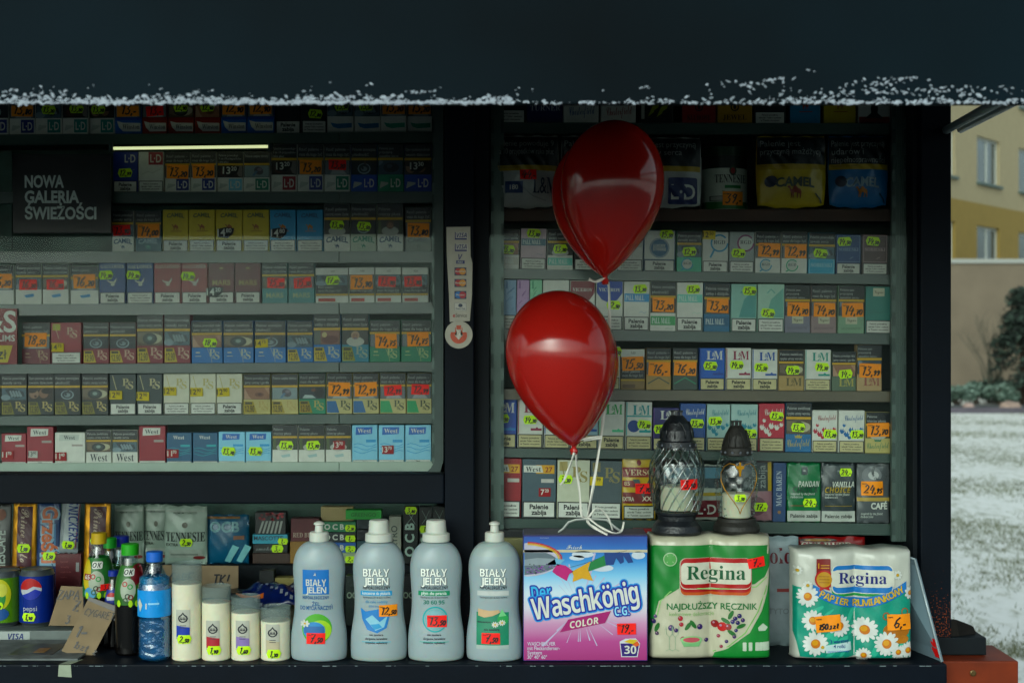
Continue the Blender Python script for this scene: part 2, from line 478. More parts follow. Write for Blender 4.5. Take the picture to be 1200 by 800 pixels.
# window panes
wl = MB(); wl.box(-2.59, X(510, 2.81), Y(2.81), Y(2.81) + .004, Z(553, 2.81), 2.54, M_GLASS)
wl = wl.build('window_pane', kiosk)
b = MB()
D = 2.80                                              # frame round the left pane, with its rounded lower corner
fx = X(519.5, D)
b.box(X(509, D), fx, Y(D), Y(D) + .02, Z(540, D), 2.54, M_ALUD)
b.box(-2.59, X(508, D), Y(D), Y(D) + .02, Z(556.5, D), Z(553, D), ink('#3a2a20', rough=.7))
pts = [(X(519.5, D), Z(540, D)), (X(509, D), Z(540, D)), (X(505, D), Z(548, D)), (X(500, D), Z(553, D)), (X(500, D), Z(556.5, D)), (X(515, D), Z(555, D))]
b.add([(x, Y(D) + .001, z) for x, z in pts], [tuple(range(6))[::-1]], M_ALUD)
b.build('window_frame', kiosk)
b = MB(); b.box(X(572, 2.79), X(1078.5, 2.79), Y(2.79), Y(2.79) + .004, CT + .002, 2.54, M_GLASS)
b.build('window_pane', kiosk)
b = MB(); b.box(-2.59, X(556, 3.0) , Y(2.99), Y(2.99) + .004, CT + .03, Z(590, 3.0), M_GLASS)
b.build('window_pane', kiosk)
# foot of the right post and the corner box
b = MB()
b.box(.80, X(1156, 2.747), Y(2.747), Y(2.82), CT - .007 + .0005, CT + .0275, M_DARK, .002)
vs = [(px0, Y(2.75) + .004, CT + .028), (X(1120, 2.78), Y(2.76), CT + .028), (X(1140, 2.80), Y(2.78), CT + .028), (X(1140, 2.80), Y(2.80), CT + .028), (px0, Y(2.82), CT + .028),
      (px0, Y(2.75) + .004, CT + .05), (X(1117, 2.78), Y(2.76), CT + .06), (X(1137, 2.80), Y(2.78), CT + .042), (X(1137, 2.80), Y(2.80), CT + .042), (px0, Y(2.82), CT + .06)]
b.add(vs, [(0, 1, 6, 5), (1, 2, 7, 6), (2, 3, 8, 7), (3, 4, 9, 8), (5, 6, 7, 8, 9)], ink('#171310', rough=.6, spec=.2, grain=.5, scale=60))
b.build('post_foot', kiosk)
b = MB(); b.box(X(1110, 2.64) + .002, .968, Y(2.70), Y(2.845), .05, CT - .0075, M_RUSTBOX, .003)
o = b.build('corner_box', kiosk)
s = MB(); s.lathe([(0, .006, .006), (.002, .006, .006), (.003, .004, .004)], ink('#6b5a40', rough=.4, metal=.6), 12)
s.build('screw', o, (X(1140, 2.70), Y(2.70) - .0005, Z(788, 2.70)), (R(90), 0, 0))
# worn white line along the counter edge
b = MB()
M_CHIP = ink('#6f7a7c', rough=.7)
for i in range(70):
    x = random.uniform(-1.0, .8); l = random.uniform(.001, .012)
    b.box(x, x + l, -.0106, -.0098, CT - .0032 - random.random() * .0006, CT - .0022, M_CHIP)
b.build('paint_chip', kiosk)['kind'] = 'stuff'

# awning: a roof sheet that slopes out and down, a hanging valance, side arms
aw = empty('awning', (0, 0, 0)); aw.parent = kiosk
VD = 1.725; VZ = Z(122.5, VD)
M_AWN = bumpy(ink('#0e1f26', rough=.75, spec=.08, grain=.75, scale=1.3), 60, .15, .001)
b = MB(); b.box(-2.9, 1.55, Y(VD), Y(VD) + .012, VZ, VZ + .34, M_AWN, .003); b.build('valance', aw)
b = MB()
x0, x1 = -2.9, 1.55
vs = [(x0, Y(VD) + .014, VZ + .31), (x1, Y(VD) + .014, VZ + .31), (x1, FY - .005, 2.60), (x0, FY - .005, 2.60)]
vs += [(x, y, z + .02) for x, y, z in vs]
b.add(vs, [(3, 2, 1, 0), (4, 5, 6, 7), (0, 1, 5, 4), (1, 2, 6, 5), (2, 3, 7, 6), (3, 0, 4, 7)], M_AWN)
b.build('awning_sheet', aw)
M_ARM = ink('#7f8c8e', rough=.5, metal=.2)
for dx in (0, .05):
    b = MB(); b.tube([(X(1108, 2.76) + dx * .6, Y(2.76), Z(153, 2.76) + dx * .05), (X(1215, 1.75) + dx, Y(1.755), Z(95, 1.75) + dx * .3)], .008, M_ARM, 8)
    b.build('awning_arm', aw)
def fringe():
    """wet snow stuck along the lower edge of the valance: thousands of little crumbs"""
    b = bmesh.new()
    rnd = random.Random(3)
    ico = []
    t = bmesh.new(); bmesh.ops.create_icosphere(t, subdivisions=1, radius=1); ico = ([q.co.copy() for q in t.verts], [tuple(v.index for v in f.verts) for f in t.faces]); t.free()
    V = []; F = []
    def crumb(px, py, r):
        k = len(V); c = Vector((X(px, VD), Y(VD) - .0005, Z(py, VD)))
        sx, sz = rnd.uniform(.8, 2.3), rnd.uniform(.5, 1.0); a = rnd.uniform(-.8, .8)
        for q in ico[0]:
            n = q * (1 + rnd.uniform(-.5, .45))
            x, z = n.x * sx, n.z * sz
            V.append((c.x + r * (x * math.cos(a) - z * math.sin(a)), c.y + r * n.y * .7, c.z + r * (x * math.sin(a) + z * math.cos(a))))
        F.extend(tuple(k + i for i in f) for f in ico[1])
    def dens(px):
        # (height of the band in px, density)
        if px < 480: return 13 - px * .008, .72
        if px < 600: return 9 - (px - 480) * .02, .6
        if px < 760: return 5, .22
        if px < 900: return 7, .34
        return 9, .4
    px = -260.0
    while px < 1460:
        h, dn = dens(px)
        wob = 1 + .35 * math.sin(px * .035) + .2 * math.sin(px * .11 + 1)
        h *= wob
        for k in range(int(5 * dn) + 1):
            if rnd.random() > dn: continue
            y = 122 - abs(rnd.gauss(0, .45)) * h if rnd.random() < .75 else 121.5 - rnd.random() * 2
            crumb(px + rnd.uniform(-1, 1), max(y, 92), rnd.choice((.0007, .0010, .0015, .0021)) * rnd.uniform(.8, 1.15))
        if rnd.random() < .022:
            for _ in range(rnd.randint(1, 4)): crumb(px + rnd.uniform(-6, 6), 122 - h - rnd.uniform(2, 14), rnd.uniform(.0006, .0014))
        px += 1.25
    for cx, cy, n, sx, sy in ((885, 98, 26, 26, 4), (1035, 97, 30, 22, 4), (1060, 92, 10, 14, 3), (905, 93, 10, 10, 2), (490, 108, 14, 12, 1.2), (1000, 108, 40, 40, 4), (1120, 106, 60, 60, 5), (955, 82, 3, 8, 3)):
        for _ in range(n):
            dx = rnd.gauss(0, 1); crumb(cx + dx * sx, cy - dx * sy * .3 + rnd.gauss(0, sy * .5), rnd.uniform(.0007, .0018))
    me = bpy.data.meshes.new('snow'); me.from_pydata(V, [], F); me.update()
    m = ink('#a4aab2', rough=.6, spec=.3, grain=.05)
    me.materials.append(m)
    o = bpy.data.objects.new('snow', me); COL.objects.link(o)
    o['label'] = 'crumbly wet snow stuck along the lower edge of the dark awning'; o['category'] = 'snow'; o['kind'] = 'stuff'
fringe()
# ================================================================== shelves and cigarette packs
M_LIP = bumpy(ink('#40504b', rough=.3, spec=.5, grain=.18, scale=6), 5, .25, .004)
M_LIPW = ink('#a9b6ac', rough=.4, spec=.4, grain=.10, scale=12)
M_LIPB = ink('#595344', rough=.35, spec=.5, grain=.18, scale=6)  # rail copy with a brown reflection put into its colour
M_WOOD = ink('#3a2618', rough=.6, grain=.4, scale=12)
M_BOARD = ink('#39443f', rough=.7)
M_BACK = bumpy(ink('#40584f', rough=.6, grain=.45, scale=20), 30, .2)
BLK = '#0b1a1e'; WHT = '#c9cbc4'; CRM = '#b9b390'; YEL = '#b99a2a'; DTX = '#15191c'

def fit(mb, s, x0, x1, z, h, m, lay=2, style='b', al='c', **k):
    mb.text(s, {'c': (x0 + x1) / 2, 'l': x0, 'r': x1}[al], z, h, m, lay, al, style, maxw=(x1 - x0), **k)

def camel(mb, cx, cz, s, m, lay=3):
    P = [(-.95, .55), (-.8, .68), (-.62, .62), (-.5, .3), (-.35, .25), (-.22, .55), (-.05, .72), (.12, .6), (.3, .38), (.55, .3), (.68, 0), (.62, -.3), (.66, -.75), (.56, -.75),
         (.5, -.3), (.36, -.18), (.3, -.75), (.2, -.75), (.2, -.15), (-.15, -.1), (-.2, -.75), (-.3, -.75), (-.32, -.12), (-.42, -.75), (-.5, -.75), (-.48, -.05), (-.6, .05), (-.72, .4), (-.9, .45)]
    mb.poly([(cx + x * s, cz + z * s) for x, z in P], m, lay)

def crown(mb, cx, cz, s, m, lay=3):
    mb.poly([(cx + x * s, cz + z * s) for x, z in [(-.8, -.3), (-1, .5), (-.5, .1), (-.25, .7), (0, .2), (.25, .7), (.5, .1), (1, .5), (.8, -.3)]], m, lay)

# each brand painter fills the print field x0..x1, z0..z1; big = the whole face above the warning box
def br_ld(mb, x0, x1, z0, z1, c, big):
    base, sq = c
    mb.rect(x0, x1, z0, z1, base, 1)
    w, h = x1 - x0, z1 - z0
    if big:
        a, b_, cc, d_ = x0 + w * .4, x1, z0 + h * .55, z1
    else:
        a, b_, cc, d_ = x0 + w * .44, x1 - w * .04, z0 + h * .12, z0 + h * .92
    mb.rect(a, b_, cc, d_, sq, 2)
    fit(mb, 'L·D', a + (b_ - a) * .12, b_ - (b_ - a) * .12, cc + (d_ - cc) * .2, (d_ - cc) * .6, WHT, 3, 'b')
    if not big:
        mb.poly([(x0 + w * .05, z0 + h * .2), (x0 + w * .4, z0 + h * .45), (x0 + w * .4, z0 + h * .55), (x0 + w * .1, z0 + h * .6)], '#a9afa8', 2)
    else:
        mb.pen([(x0 + w * .1, z0 + h * .2), (x0 + w * .4, z0 + h * .32), (x0 + w * .55, z0 + h * .26), (x0 + w * .9, z0 + h * .4)], w * .012, '#8d958f', 2)
def br_camel(mb, x0, x1, z0, z1, c, big):
    base, t, cm = c
    mb.rect(x0, x1, z0, z1, base, 1)
    w, h = x1 - x0, z1 - z0
    arc = lambda q: -(q / w) ** 2 * h * (.35 if big else .5)
    if big:
        mb.text('CAMEL', (x0 + x1) / 2, z0 + h * .78, h * .13, t, 2, 'c', 'bb', maxw=w * .8, curve=arc)
        camel(mb, (x0 + x1) / 2, z0 + h * .42, w * .17, cm)
        mb.pen([(x0 + w * .3, z0 + h * .28), (x0 + w * .75, z0 + h * .28)], h * .02, cm, 2)
    else:
        mb.text('CAMEL', (x0 + x1) / 2, z0 + h * .58, h * .3, t, 2, 'c', 'bb', maxw=w * .88, curve=arc)
        camel(mb, (x0 + x1) / 2, z0 + h * .3, w * .12, cm)
def br_win(mb, x0, x1, z0, z1, c, big):
    base, band = c
    mb.rect(x0, x1, z0, z1, base, 1)
    w, h = x1 - x0, z1 - z0
    mb.poly([(x0 + w * .06, z0 + h * .78), (x0 + w * .3, z0 + h * .68), (x1 - w * .02, z0 + h * .66), (x1 - w * .02, z0 + h * .16), (x0 + w * .3, z0 + h * .16), (x0 + w * .14, z0 + h * .4)], WHT, 2)
    mb.rect(x0, x1, z0 + h * .84, z1, band, 2)
    fit(mb, 'Winston', x0 + w * .28, x1 - w * .06, z0 + h * .3, h * .28, '#2c3640', 3, 'serif')
def br_wave(mb, x0, x1, z0, z1, c, big):
    base, band = c
    mb.rect(x0, x1, z0, z1, base, 1)
    w, h = x1 - x0, z1 - z0
    mb.poly([(x0 + w * .1, z0 + h * .62), (x0 + w * .35, z0 + h * .55), (x1 - w * .05, z0 + h * .6), (x1 - w * .05, z0 + h * .32), (x0 + w * .4, z0 + h * .26), (x0 + w * .2, z0 + h * .36)], band, 2)
    mb.rect(x0, x1, z0 + h * .02, z0 + h * .12, '#a4aaa6', 2)
def br_gau(mb, x0, x1, z0, z1, c, big):
    base, t = c
    mb.rect(x0, x1, z0, z1, base, 1)
    w, h = x1 - x0, z1 - z0
    fit(mb, 'GAULOISES', x0 + w * .04, x1 - w * .04, z0 + h * .82, h * .13, t, 2, 'serif')
    cx, cz, s = x0 + w * .5, z0 + h * .32, w * .2
    mb.poly([(cx + x * s, cz + z * s) for x, z in [(-.9, .2), (-.3, .3), (.2, .15), (.9, 1), (.75, .2), (.4, -.3), (.5, -.6), (0, -.7), (-.4, -.55), (-.2, -.15)]], t, 2)
    mb.poly([(cx + x * s, cz + z * s) for x, z in [(-.9, .6), (-.5, .15), (-.25, -.2), (-.6, 0), (-1, .25)]], t, 3)
def br_mars(mb, x0, x1, z0, z1, c, big):
    base, t = c
    mb.rect(x0, x1, z0, z1, base, 1)
    w, h = x1 - x0, z1 - z0
    if big:
        crown(mb, (x0 + x1) / 2, z0 + h * .82, w * .09, t, 2)
        fit(mb, 'MARS', x0 + w * .08, x1 - w * .08, z0 + h * .22, h * .18, t, 2, 'b')
    else:
        fit(mb, 'MARS', x0 + w * .08, x1 - w * .08, z0 + h * .35, h * .34, t, 2, 'b')
def ps(mb, cx, cz, h, t, lay=3):
    mb.text('P', cx - h * .28, cz + h * .2, h * .72, t, lay, 'c', 'serif', res=1)
    mb.text('&', cx - h * .12, cz - h * .06, h * .36, t, lay, 'c', 'serif')
    mb.text('S', cx + h * .22, cz - h * .12, h * .74, t, lay, 'c', 'serif')
def br_ps(mb, x0, x1, z0, z1, c, big):
    base, t = c[:2]
    mb.rect(x0, x1, z0, z1, base, 1)
    w, h = x1 - x0, z1 - z0
    if big:
        ps(mb, x0 + w * .72, z0 + h * .52, h * .36, t)
        if len(c) > 2: mb.rect(x0 + w * .04, x0 + w * .3, z0 + h * .74, z1 - h * .03, c[2], 2)
        mb.pen([(x0 + w * .1, z0 + h * .95), (x0 + w * .25, z0 + h * .45)], w * .03, t, 2)
    else:
        ps(mb, x0 + w * .76, z0 + h * .3, h * .66, t)
        if len(c) > 2:
            mb.poly([(x0, z0 + h * .04), (x0 + w * .5, z0 + h * .04), (x0 + w * .36, z0 + h * .86), (x0, z0 + h * .86)], c[2], 2)
            if len(c) > 3:
                mb.rect(x0 + w * .05, x0 + w * .32, z0 + h * .66, z0 + h * .82, '#3c3a20', 3)
                fit(mb, c[3], x0 + w * .04, x0 + w * .4, z0 + h * .14, h * .42, '#26260f', 3, 'heavy')
        else:
            mb.pen([(x0 + w * .5, z1), (x0 + w * .64, z0 + h * .3), (x0 + w * .66, z0)], w * .015, t, 2)
            mb.rect(x0 + w * .12, x0 + w * .26, z0 + h * .62, z0 + h * .72, t, 2)
            mb.rect(x0 + w * .1, x0 + w * .3, z0 + h * .4, z0 + h * .45, t, 2)
def br_west(mb, x0, x1, z0, z1, c, big):
    base, box, t, acc = c
    mb.rect(x0, x1, z0, z1, base, 1)
    w, h = x1 - x0, z1 - z0
    if big:
        mb.poly([(x0 + w * .12, z0 + h * .72), (x0 + w * .8, z0 + h * .75), (x0 + w * .82, z0 + h * .95), (x0 + w * .14, z0 + h * .95)], box, 2)
        fit(mb, 'West', x0 + w * .2, x0 + w * .76, z0 + h * .78, h * .13, t, 3, 'serif')
        if acc:
            mb.rect(x0 + w * .55, x0 + w * .95, z0 + h * .5, z0 + h * .58, acc, 2)
            for k in range(3):
                mb.pen([(x0 + w * q, z0 + h * (.42 - .1 * k + .05 * math.sin(q * 7 + k))) for q in (.04, .2, .4, .6, .8, .97)], h * .018, acc, 2)
        else:
            mb.rect(x0 + w * .56, x0 + w * .94, z0 + h * .53, z0 + h * .6, '#9a948f', 2)
    else:
        fit(mb, 'West', x0 + w * .14, x1 - w * .14, z0 + h * .25, h * .6, t, 3, 'serif')
def br_pm(mb, x0, x1, z0, z1, c, big):
    base, band = c
    mb.rect(x0, x1, z0, z1, base, 1)
    w, h = x1 - x0, z1 - z0
    a, b_ = (z0 + h * .42, z0 + h * .66) if big else (z0 + h * .3, z0 + h * .82)
    mb.rect(x0, x1, a, b_, band, 2)
    fit(mb, 'PALL MALL', x0 + w * .05, x1 - w * .2, a + (b_ - a) * .18, (b_ - a) * .64, '#cdd6d2', 3, 'serif')
    mb.pen([(x0 + w * .6, z0 + h * .1), (x0 + w * .7, z0 + h * .14), (x0 + w * .8, z0 + h * .09), (x0 + w * .9, z0 + h * .13)], w * .012, band, 2)
def br_vic(mb, x0, x1, z0, z1, c, big):
    base, sh = c
    mb.rect(x0, x1, z0, z1, base, 1)
    w, h = x1 - x0, z1 - z0
    mb.poly([(x0, z1), (x0, z0 + h * .66), (x0 + w * .2, z0 + h * .46), (x0 + w * .5, z0 + h * .36), (x0 + w * .8, z0 + h * .46), (x1, z0 + h * .66), (x1, z1)], sh, 2)
    fit(mb, 'VICEROY', x0 + w * .08, x1 - w * .08, z0 + h * .7, h * .1, WHT, 3, 'serif')
def br_ls(mb, x0, x1, z0, z1, c, big):
    mb.rect(x0, x1, z0, z1, WHT, 1)
    w, h = x1 - x0, z1 - z0
    cx, cz = (x0 + x1) / 2, z0 + h * .4
    mb.ell(cx, cz, w * .33, w * .33, c[0], 2); mb.ring(cx, cz, w * .29, w * .305, WHT, 3)
    fit(mb, 'LUCKY', cx - w * .2, cx + w * .2, cz + h * .03, h * .1, WHT, 3, 'heavy')
    fit(mb, 'STRIKE', cx - w * .22, cx + w * .22, cz - h * .1, h * .1, WHT, 3, 'heavy')
def br_rgd(mb, x0, x1, z0, z1, c, big):
    base, cir, t = c
    mb.rect(x0, x1, z0, z1, base, 1)
    w, h = x1 - x0, z1 - z0
    r = min(w * .36, h * .42)
    cx, cz = x0 + w * (.66 if big else .42), z0 + h * (.62 if big else .52)
    mb.ring(cx, cz, r * .82, r, cir, 2, a0=40, a1=360)
    mb.ell(cx, cz, r * .8, r * .8, '#b9beb7', 2)
    mb.pen([(cx - r * .6, cz - r * .8), (cx - r * 1.0, z0 + h * .1)], r * .2, cir, 2)
    fit(mb, 'RGD', cx - r * .7, cx + r * .7, cz - r * .1, r * .42, t, 4, 'serif')
def br_sob(mb, x0, x1, z0, z1, c, big):
    base, t = c
    mb.rect(x0, x1, z0, z1, base, 1)
    w, h = x1 - x0, z1 - z0
    for a in ((x0 + w * .02, x1 - w * .02, z0 + h * .02, z0 + h * .035), (x0 + w * .02, x1 - w * .02, z1 - h * .035, z1 - h * .02), (x0 + w * .02, x0 + w * .035, z0 + h * .02, z1 - h * .02), (x1 - w * .035, x1 - w * .02, z0 + h * .02, z1 - h * .02)):
        mb.rect(*a, t, 2)
    fit(mb, 'SOBIESKI', x0 + w * .08, x1 - w * .08, z0 + h * (.42 if big else .45), h * (.12 if big else .26), t, 2, 'serif')
    if big: mb.pen([(x0 + w * .55, z0 + h * .14), (x0 + w * .7, z0 + h * .2)], h * .02, t, 2)
def br_vog(mb, x0, x1, z0, z1, c, big):
    base, t = c
    mb.rect(x0, x1, z0, z1, base, 1)
    w, h = x1 - x0, z1 - z0
    a, b_ = (z0 + h * .72, z0 + h * .97) if big else (z0 + h * .52, z0 + h * .98)
    mb.rect(x0 + w * .28, x0 + w * .74, a, b_, '#b8b8a4', 2)
    fit(mb, 'Vogue', x0 + w * .32, x0 + w * .7, a + (b_ - a) * .35, (b_ - a) * .4, '#3a423e', 3, 'script')
    fit(mb, 'LA CIGARETTE', x0 + w * .1, x1 - w * .1, z0 + h * .2, h * (.06 if big else .12), t, 2, 'r')
def br_lm(mb, x0, x1, z0, z1, c, big):
    base, t, acc = c
    mb.rect(x0, x1, z0, z1, base, 1)
    w, h = x1 - x0, z1 - z0
    zt, hh = (z0 + h * .62, h * .3) if big else (z0 + h * .3, h * .55)
    mb.text('L', x0 + w * .42, zt, hh, t, 3, 'c', 'serif'); mb.text('&', x0 + w * .56, zt + hh * .4, hh * .45, t, 3, 'c', 'serif'); mb.text('M', x0 + w * .75, zt, hh, t, 3, 'c', 'serif', maxw=w * .36)
    if big:
        mb.rect(x0, x0 + w * .04, z0, z1, acc, 2)
        mb.rect(x0 + w * .52, x0 + w * .98, z0 + h * .09, z0 + h * .16, acc, 2)
        mb.ell(x0 + w * .78, z0 + h * .16, w * .05, w * .05, acc, 3, 10)
def br_lmd(mb, x0, x1, z0, z1, c, big):
    br_lm(mb, x0, x1, z0, z1, c, True)
    w, h = x1 - x0, z1 - z0
    mb.ell(x0 + w * .3, z0 + h * .28, w * .24, w * .24, '#2d4a86', 3); mb.rect(x0, x1, z0 + h * .56, z0 + h * .6, c[2], 3)
def br_ches(mb, x0, x1, z0, z1, c, big):
    base, t, leaf = c
    mb.rect(x0, x1, z0, z1, base, 1)
    w, h = x1 - x0, z1 - z0
    fit(mb, 'Chesterfield', x0 + w * (.22 if big else .06), x1 - w * .03, z0 + h * (.68 if big else .3), h * (.2 if big else .46), t, 3, 'script', rot=.06)
    if big:
        rnd = random.Random(int(x0 * 1e6) % 97)
        for a, b_, s in ((.12, .3, .12), (.3, .2, .13), (.5, .34, .13), (.72, .3, .12), (.9, .38, .09), (.2, .5, .08), (.42, .1, .1)):
            mb.poly([(x0 + w * min(max(a + s * q * 1.1, 0.01), .99), z0 + h * (b_ + s * r)) for q, r in ((-.9, .1), (-.4, .8), (-.1, .2), (.3, .9), (.4, .1), (.9, .3), (.3, -.6), (-.4, -.7))], leaf, 2)
    else:
        crown(mb, (x0 + x1) / 2, z0 + h * .84, w * .16, t, 3)
def br_chev(mb, x0, x1, z0, z1, c, big):
    base, line = c
    mb.rect(x0, x1, z0, z1, base, 1)
    w, h = x1 - x0, z1 - z0
    zt, dz = (z0 + h * .86, h * .12) if big else (z0 + h * .8, h * .42)
    k = .2 if big else .5
    mb.pen([((x0 + x1) / 2 - w * (k - .05), zt - dz), ((x0 + x1) / 2, zt), ((x0 + x1) / 2 + w * (k - .05), zt - dz)], w * .05, line, 2)
    if big: mb.poly([(x0 + w * .5, z0 + h * .55), (x1 - w * .02, z0 + h * .9), (x1 - w * .02, z0 + h * .02), (x0 + w * .3, z0 + h * .02)], line, 2)
def br_blank(mb, x0, x1, z0, z1, c, big):
    mb.rect(x0, x1, z0, z1, c[0], 1)
    w, h = x1 - x0, z1 - z0
    if len(c) > 1:
        mb.poly([(x0 + w * .32, z0 + h * .6), (x0 + w * .7, z0 + h * .72), (x0 + w * .72, z0 + h * .5), (x0 + w * .4, z0 + h * .42)], c[1], 2)
def br_west22(mb, x0, x1, z0, z1, c, big):
    base, = c
    mb.rect(x0, x1, z0, z1, base, 1)
    w, h = x1 - x0, z1 - z0
    mb.rect(x0 + w * .02, x0 + w * .5, z0 + h * .69, z0 + h * .86, WHT, 2); mb.rect(x0 + w * .4, x0 + w * .96, z0 + h * .66, z0 + h * .87, '#c39a3a', 3)
    mb.poly([(x0 + w * .35, z0 + h * .69), (x0 + w * .62, z0 + h * .69), (x0 + w * .56, z0 + h * .86), (x0 + w * .35, z0 + h * .86)], WHT, 4)
    fit(mb, 'West', x0 + w * .05, x0 + w * .58, z0 + h * .71, h * .12, '#1c2a33', 5, 'serif')
    fit(mb, '27', x0 + w * .66, x0 + w * .92, z0 + h * .7, h * .12, '#7a2b26', 5, 'b')
    mb.rect(x0 + w * .56, x0 + w * .95, z0 + h * .44, z0 + h * .53, '#b6b4ae', 2)
def br_slim(mb, x0, x1, z0, z1, c, big):
    mb.rect(x0, x1, z0, z1, c[0], 1)
    w, h = x1 - x0, z1 - z0
    rnd = random.Random(int(abs(x0) * 1e5))
    for k in range(9):
        cx, cz = x0 + w * rnd.uniform(.3, .85), z0 + h * rnd.uniform(.1, .75)
        mb.pen([(cx - w * .15, cz - h * .04), (cx, cz + h * .03), (cx + w * .12, cz + h * .06)], w * .05, c[1], 2)
    mb.rect(x0 + w * .12, x0 + w * .3, z0 + h * .75, z0 + h * .97, c[1], 2)
def br_hat(mb, x0, x1, z0, z1, c, big):
    mb.rect(x0, x1, z0, z1, c[0], 1); w, h = x1 - x0, z1 - z0
    mb.rect(x0, x1, z0, z0 + h * .16, '#7a2f26', 2)
    mb.ell((x0 + x1) / 2, z0 + h * .34, w * .12, h * .16, BLK, 3, 12); mb.poly([((x0 + x1) / 2 - w * .3, z0 + h * .12), ((x0 + x1) / 2 + w * .3, z0 + h * .12), ((x0 + x1) / 2 + w * .1, z0 + h * .25), ((x0 + x1) / 2 - w * .1, z0 + h * .25)], BLK, 3)
    mb.rect((x0 + x1) / 2 - w * .2, (x0 + x1) / 2 + w * .2, z0 + h * .42, z0 + h * .46, BLK, 4)
def br_eagle(mb, x0, x1, z0, z1, c, big):
    mb.rect(x0, x1, z0, z1, c[0], 1); w, h = x1 - x0, z1 - z0
    cx = (x0 + x1) / 2
    mb.ring(cx, z0 + h * .38, w * .09, w * .13, BLK, 2, 14); mb.ell(cx, z0 + h * .38, w * .05, w * .07, BLK, 2, 8)
    fit(mb, c[1], x0 + w * .14, x1 - w * .14, z0 + h * .08, h * .12, '#2a1712', 2, 'serif')
def br_turner(mb, x0, x1, z0, z1, c, big):
    mb.rect(x0, x1, z0, z1, c[0], 1); w, h = x1 - x0, z1 - z0
    fit(mb, 'TURNER', x0 + w * .08, x1 - w * .04, z0 + h * .3, h * .14, c[1], 2, 'serif')
def br_chesfront(mb, x0, x1, z0, z1, c, big):
    mb.rect(x0, x1, z0, z1, c[0], 1); w, h = x1 - x0, z1 - z0
    fit(mb, 'Chesterfield', x0 + w * .16, x1 - w * .08, z0 + h * .2, h * .22, c[1], 2, 'script', rot=.08); crown(mb, (x0 + x1) / 2 + w * .05, z0 + h * .5, w * .16, c[1], 2)
def br_leafy(mb, x0, x1, z0, z1, c, big):
    mb.rect(x0, x1, z0, z1, c[0], 1); w, h = x1 - x0, z1 - z0
    mb.rect(x0 + w * .02, x0 + w * .12, z0 + h * .1, z0 + h * .6, '#a7aba0', 2)
    for a, b_ in ((.35, .3), (.5, .42), (.62, .28), (.78, .4)):
        mb.poly([(x0 + w * (a - .12), z0 + h * (b_ - .14)), (x0 + w * (a + .02), z0 + h * (b_ + .1)), (x0 + w * (a + .16), z0 + h * (b_ + .16)), (x0 + w * (a + .05), z0 + h * (b_ - .05))], c[1], 2)
BR = {k[3:]: v for k, v in globals().items() if k.startswith('br_')}

WTEXT = {'eye': ['Palenie zwiększa', 'ryzyko utraty wzroku'], 'ring': ['Palenie zmniejsza', 'płodność'], 'hands': ['Palenie powoduje', 'zawały serca'],
         'heart': ['Palenie jest', 'przyczyną', 'zawałów serca'], 'man': ['Palenie', 'niszczy płuca'], 'skin': ['Palenie powoduje raka', 'jamy ustnej i gardła'], 'tooth': ['Palenie niszczy', 'zęby i dziąsła'],
         'child': ['Rzuć palenie', 'zacznij nowe życie'], 'bed': ['Rzuć palenie –', 'masz dla kogo żyć'], 'foot': ['Palenie zatyka tętnice'], 'faces': ['Dym tytoniowy szkodzi', 'twoim dzieciom'],
         'dark': ['Palenie powoduje', '9 na 10 przypadków', 'raka płuc'], 'grey': ['Rzuć palenie –', 'masz dla kogo żyć']}
PICW = {'eye': 'eye', 'ring': 'pale ring', 'hands': 'grey hands', 'heart': 'dark heart', 'man': 'portrait', 'skin': 'skin', 'tooth': 'teeth', 'child': 'small child', 'bed': 'hospital bed', 'foot': 'grey foot', 'faces': 'two faces', 'dark': 'dark', 'grey': 'grey'}
